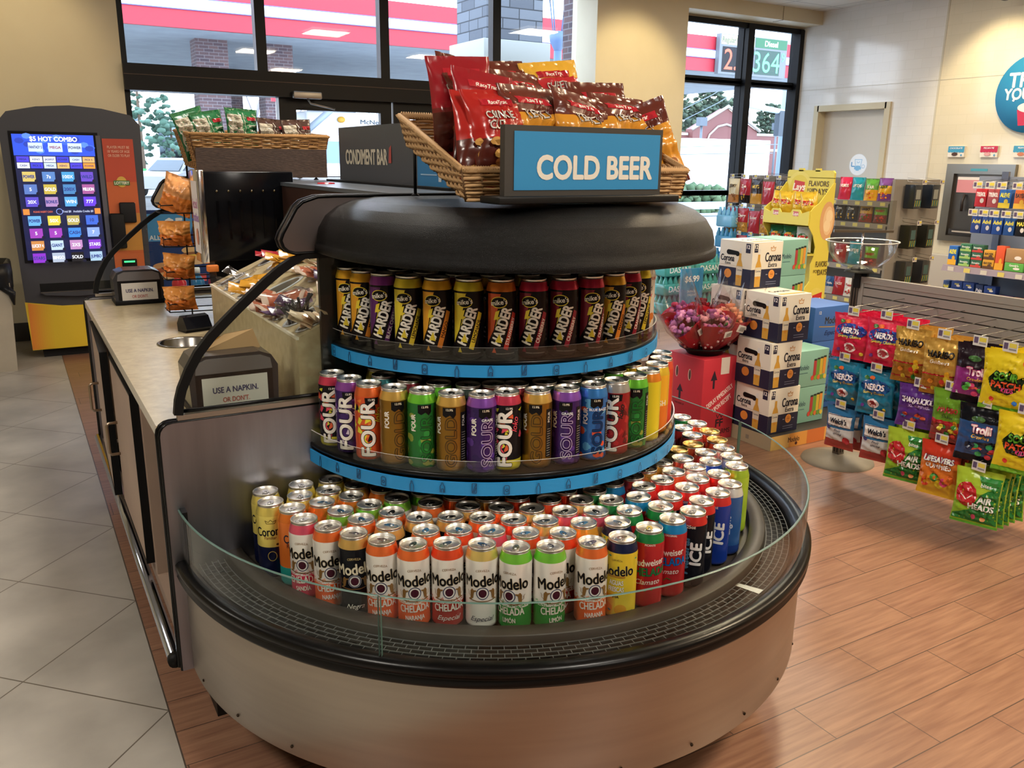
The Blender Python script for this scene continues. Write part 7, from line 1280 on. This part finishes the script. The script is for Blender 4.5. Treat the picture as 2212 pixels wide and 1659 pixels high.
def lay(c,bc,seed): return bagmesh(.15,.21,.038,[(1,c)],lambda P,w,h:(setattr(P,'h',.0013),P.e(0,.56*h,.33*w,.19*h,bc,16),P.p([(-.34*w,.48*h),(.32*w,.45*h),(.36*w,.63*h),(-.30*w,.68*h)],'#c02a2c'),P.t("Lay's",0,.56*h,.11*h,'#f4ece0',bold=.05,shear=.2,rot=8,maxw=.55*w)),seed=seed,nx=12,ny=14,wr=.004,top=.03)
LY=lay('#d8b434','#e6cc5a',71); LG=lay('#1f6a44','#e0b44a',72); LW=lay('#c9d0c4','#3a7a4c',73)
for i,(y,rz,ry) in enumerate(((5.36,-1.4,.12),(5.24,-1.25,-.1),(5.11,-1.35,.05),(4.99,-1.2,-.15))): put_bag(LY,'crisp_packet','yellow crisp bag on the yellow display, %s from the left'%ordn(i),'crisp packet','yellow crisp bags',(5.80,y,1.045),(-.1,ry,rz))
for i,(me,y,l) in enumerate(((LG,5.33,'green crisp bag at the left of the lower display tray'),(LG,5.18,'green crisp bag in the middle of the lower display tray'),(LW,5.03,'white and green crisp bag at the right of the lower display tray'))): put_bag(me,'crisp_packet',l,'crisp packet','green crisp bags',(5.80,y,.755),(-.06,0,-1.35))
# ---------------- bottled water by the window ----------------
TEAL=m('#3f9a98','g',.2)
def wpack(x,y,z,c,lab,word,w=.36,d=.24,h=.20):
    t_=thing('water_multipack',lab,'water pack',(x,y,z),0,'multipacks of bottled water'); b=MB(); b.rbox(0,0,0,w,d,h*.62,.02,m(c,'g',.2)); P=Pr(b,plane((w/2,-.0005,h*.35),(1,0,0),(0,0,1)),kind='g',step=.0005); P.t(word,0,0,.055,'#dff0ee',bold=.03,maxw=w*.7); b.obj('shrink_wrap',t_)
    b=MB(); nx_=6; 
    for i in range(nx_):
        for j in range(4): b.lathe([(.026,h*.60),(.026,h*.70),(.012,h*.9),(.012,h),(0,h)],m(c,'g',.15),8,c=(.03+i*(w-.06)/(nx_-1),.03+j*(d-.06)/3))
    b.obj('bottle_tops',t_)['kind']='stuff'
for k in range(3):
    for i in range(2): wpack(5.52+i*.40,6.45,k*.19,'#4aa39c','teal water multipack, %s layer, %s'%(['bottom','middle','top'][k],['left','right'][i]),'DASANI',w=.38,h=.19)
for k in range(4): wpack(6.36,6.45,k*.21,'#3f92c4','blue water multipack in the tall stack, %s from the floor'%ordn(k),'AQUA',.34)
wpack(6.36,6.45,.84,'#6fb4dc','pale blue bottled water pack topping the tall stack','SPRING',.34)
t_=thing('water_price_sign','bright blue price sign reading 6.99 before the teal water packs','sign',(5.60,6.15,0)); b=MB(); b.box(-.14,0,.10,.14,.01,.50,m('#2f8cc4')); P=Pr(b,plane((0,-.0006,.30),(1,0,0),(0,0,1)),step=.0006); P.t('$6.99',0,.10,.055,'#f0f4f6',bold=.04); P.t('24-PACK',0,-.02,.02,'#dfeaf2',bold=.03); P.t('DASANI',0,-.055,.02,'#dfeaf2',bold=.03); b.obj('sign_card',t_); MB().tube([(0,.015,0),(0,.015,.3)],.008,BLKP,8).obj('stand',t_)
# ---------------- cream wall fittings ----------------
t_=thing('frozen_yogurt_machine','stainless framed soft serve machine set into the cream wall','machine',(8.73,5.0,0))
SS=m('#8f8b84','m',.3); b=MB()
b.box(-.05,-.02,.70,-.002,.06,1.50,SS); b.box(-.05,.62,.70,-.002,.71,1.50,SS); b.box(-.05,.06,1.40,-.002,.62,1.50,SS); b.box(-.05,.06,.70,-.002,.62,.76,SS); b.obj('steel_frame',t_)
MB().box(-.012,.06,.76,-.004,.62,1.40,m('#6f6b66','m',.4)).obj('back_plate',t_)
b=MB(); b.box(-.03,.10,1.21,-.014,.58,1.37,m('#d88f94')); P=Pr(b,plane((-.0305,.34,1.29),(0,-1,0),(0,0,1)),step=.0006); P.r(-.24,.05,.24,.08,'#efe6dc'); P.e(0,-.01,.07,.045,'#c9a0b8'); P.t('Frozen Yogurt',0,-.01,.03,'#8a6a9a',bold=.03,maxw=.13); b.obj('flavour_panel',t_)
b=MB(); 
for y in (.20,.34,.48): b.tube([(-.03,y,1.19),(-.06,y,1.12),(-.05,y,1.02)],.014,m('#2a2422'),8)
b.obj('dispensing_levers',t_); MB().box(-.07,.10,.78,-.012,.58,.83,m('#2a2826')).box(-.075,.14,.80,-.07,.54,.815,m('#b8b0a4')).obj('drip_tray',t_)
b=MB(); b.box(-.052,.26,1.43,-.05,.44,1.455,m('#4a9aac')); b.obj('blue_label',t_)
for i,(y,c,l) in enumerate(((5.645,'#3f9ac0','blue topped flavour card above the left of the yogurt machine'),(5.29,'#c02a50','crimson flavour card above the yogurt machine'),(4.95,'#3f9ac0','blue topped flavour card at the right above the yogurt machine'))):
    b=MB(); b.box(8.70,y-.09,1.57,8.729,y+.09,1.68,m('#e6e0d4')); P=Pr(b,plane((8.6995,y,1.625),(0,-1,0),(0,0,1)),step=.0006); P.r(-.09,.005,.09,.055,c); [P.e(-.075+k*.03,.005,.018,.014,c,10) for k in range(6)]; P.t('CHOCOLATE' if i==0 else 'PECAN PIE' if i==1 else 'PEANUT',0,.035,.016,'#eef2f4',bold=.03); P.e(-.01,-.025,.035,.018,['#4a2f24','#d8a0a0','#c97a5a'][i],12); P.e(.065,-.035,.01,.01,'#5aa0c8',10)
    tag(b.obj('flavour_card'),l,'card','flavour cards')
b=MB(); b.lathe([(0,0),(.37,0),(.37,.035),(0,.035)],m('#2a8ab8'),48,T=Matrix.Translation((8.725,4.93,2.17))@Matrix.Rotation(-PI/2,4,'Y')); P=Pr(b,plane((8.689,4.93,2.17),(0,-1,0),(0,0,1)),step=.0003); P.t('TREAT',-.0,.13,.13,'#e6ecec',bold=.05,maxw=.5); P.t('YOURSELF',0,.0,.10,'#e6ecec',bold=.05,maxw=.56); P.p([(-.13,-.15),(.13,-.15),(.10,-.30),(-.10,-.30)],'#c02a50'); P.e(0,-.13,.13,.05,'#f0e8e0'); [P.e(rnd.uniform(-.2,.15),rnd.uniform(-.12,-.02),.012,.012,rnd.choice(['#f0f0f0','#c9406a']),8) for _ in range(9)]
tag(b.obj('round_wall_sign'),'round bright blue wall sign with pale letters at the right edge','sign')
b=MB(); b.box(8.6,4.5,0,8.72,5.9,.55,m('#c8c2b4')); tag(b.obj('yogurt_counter'),'low pale ledge under the yogurt machine','counter')
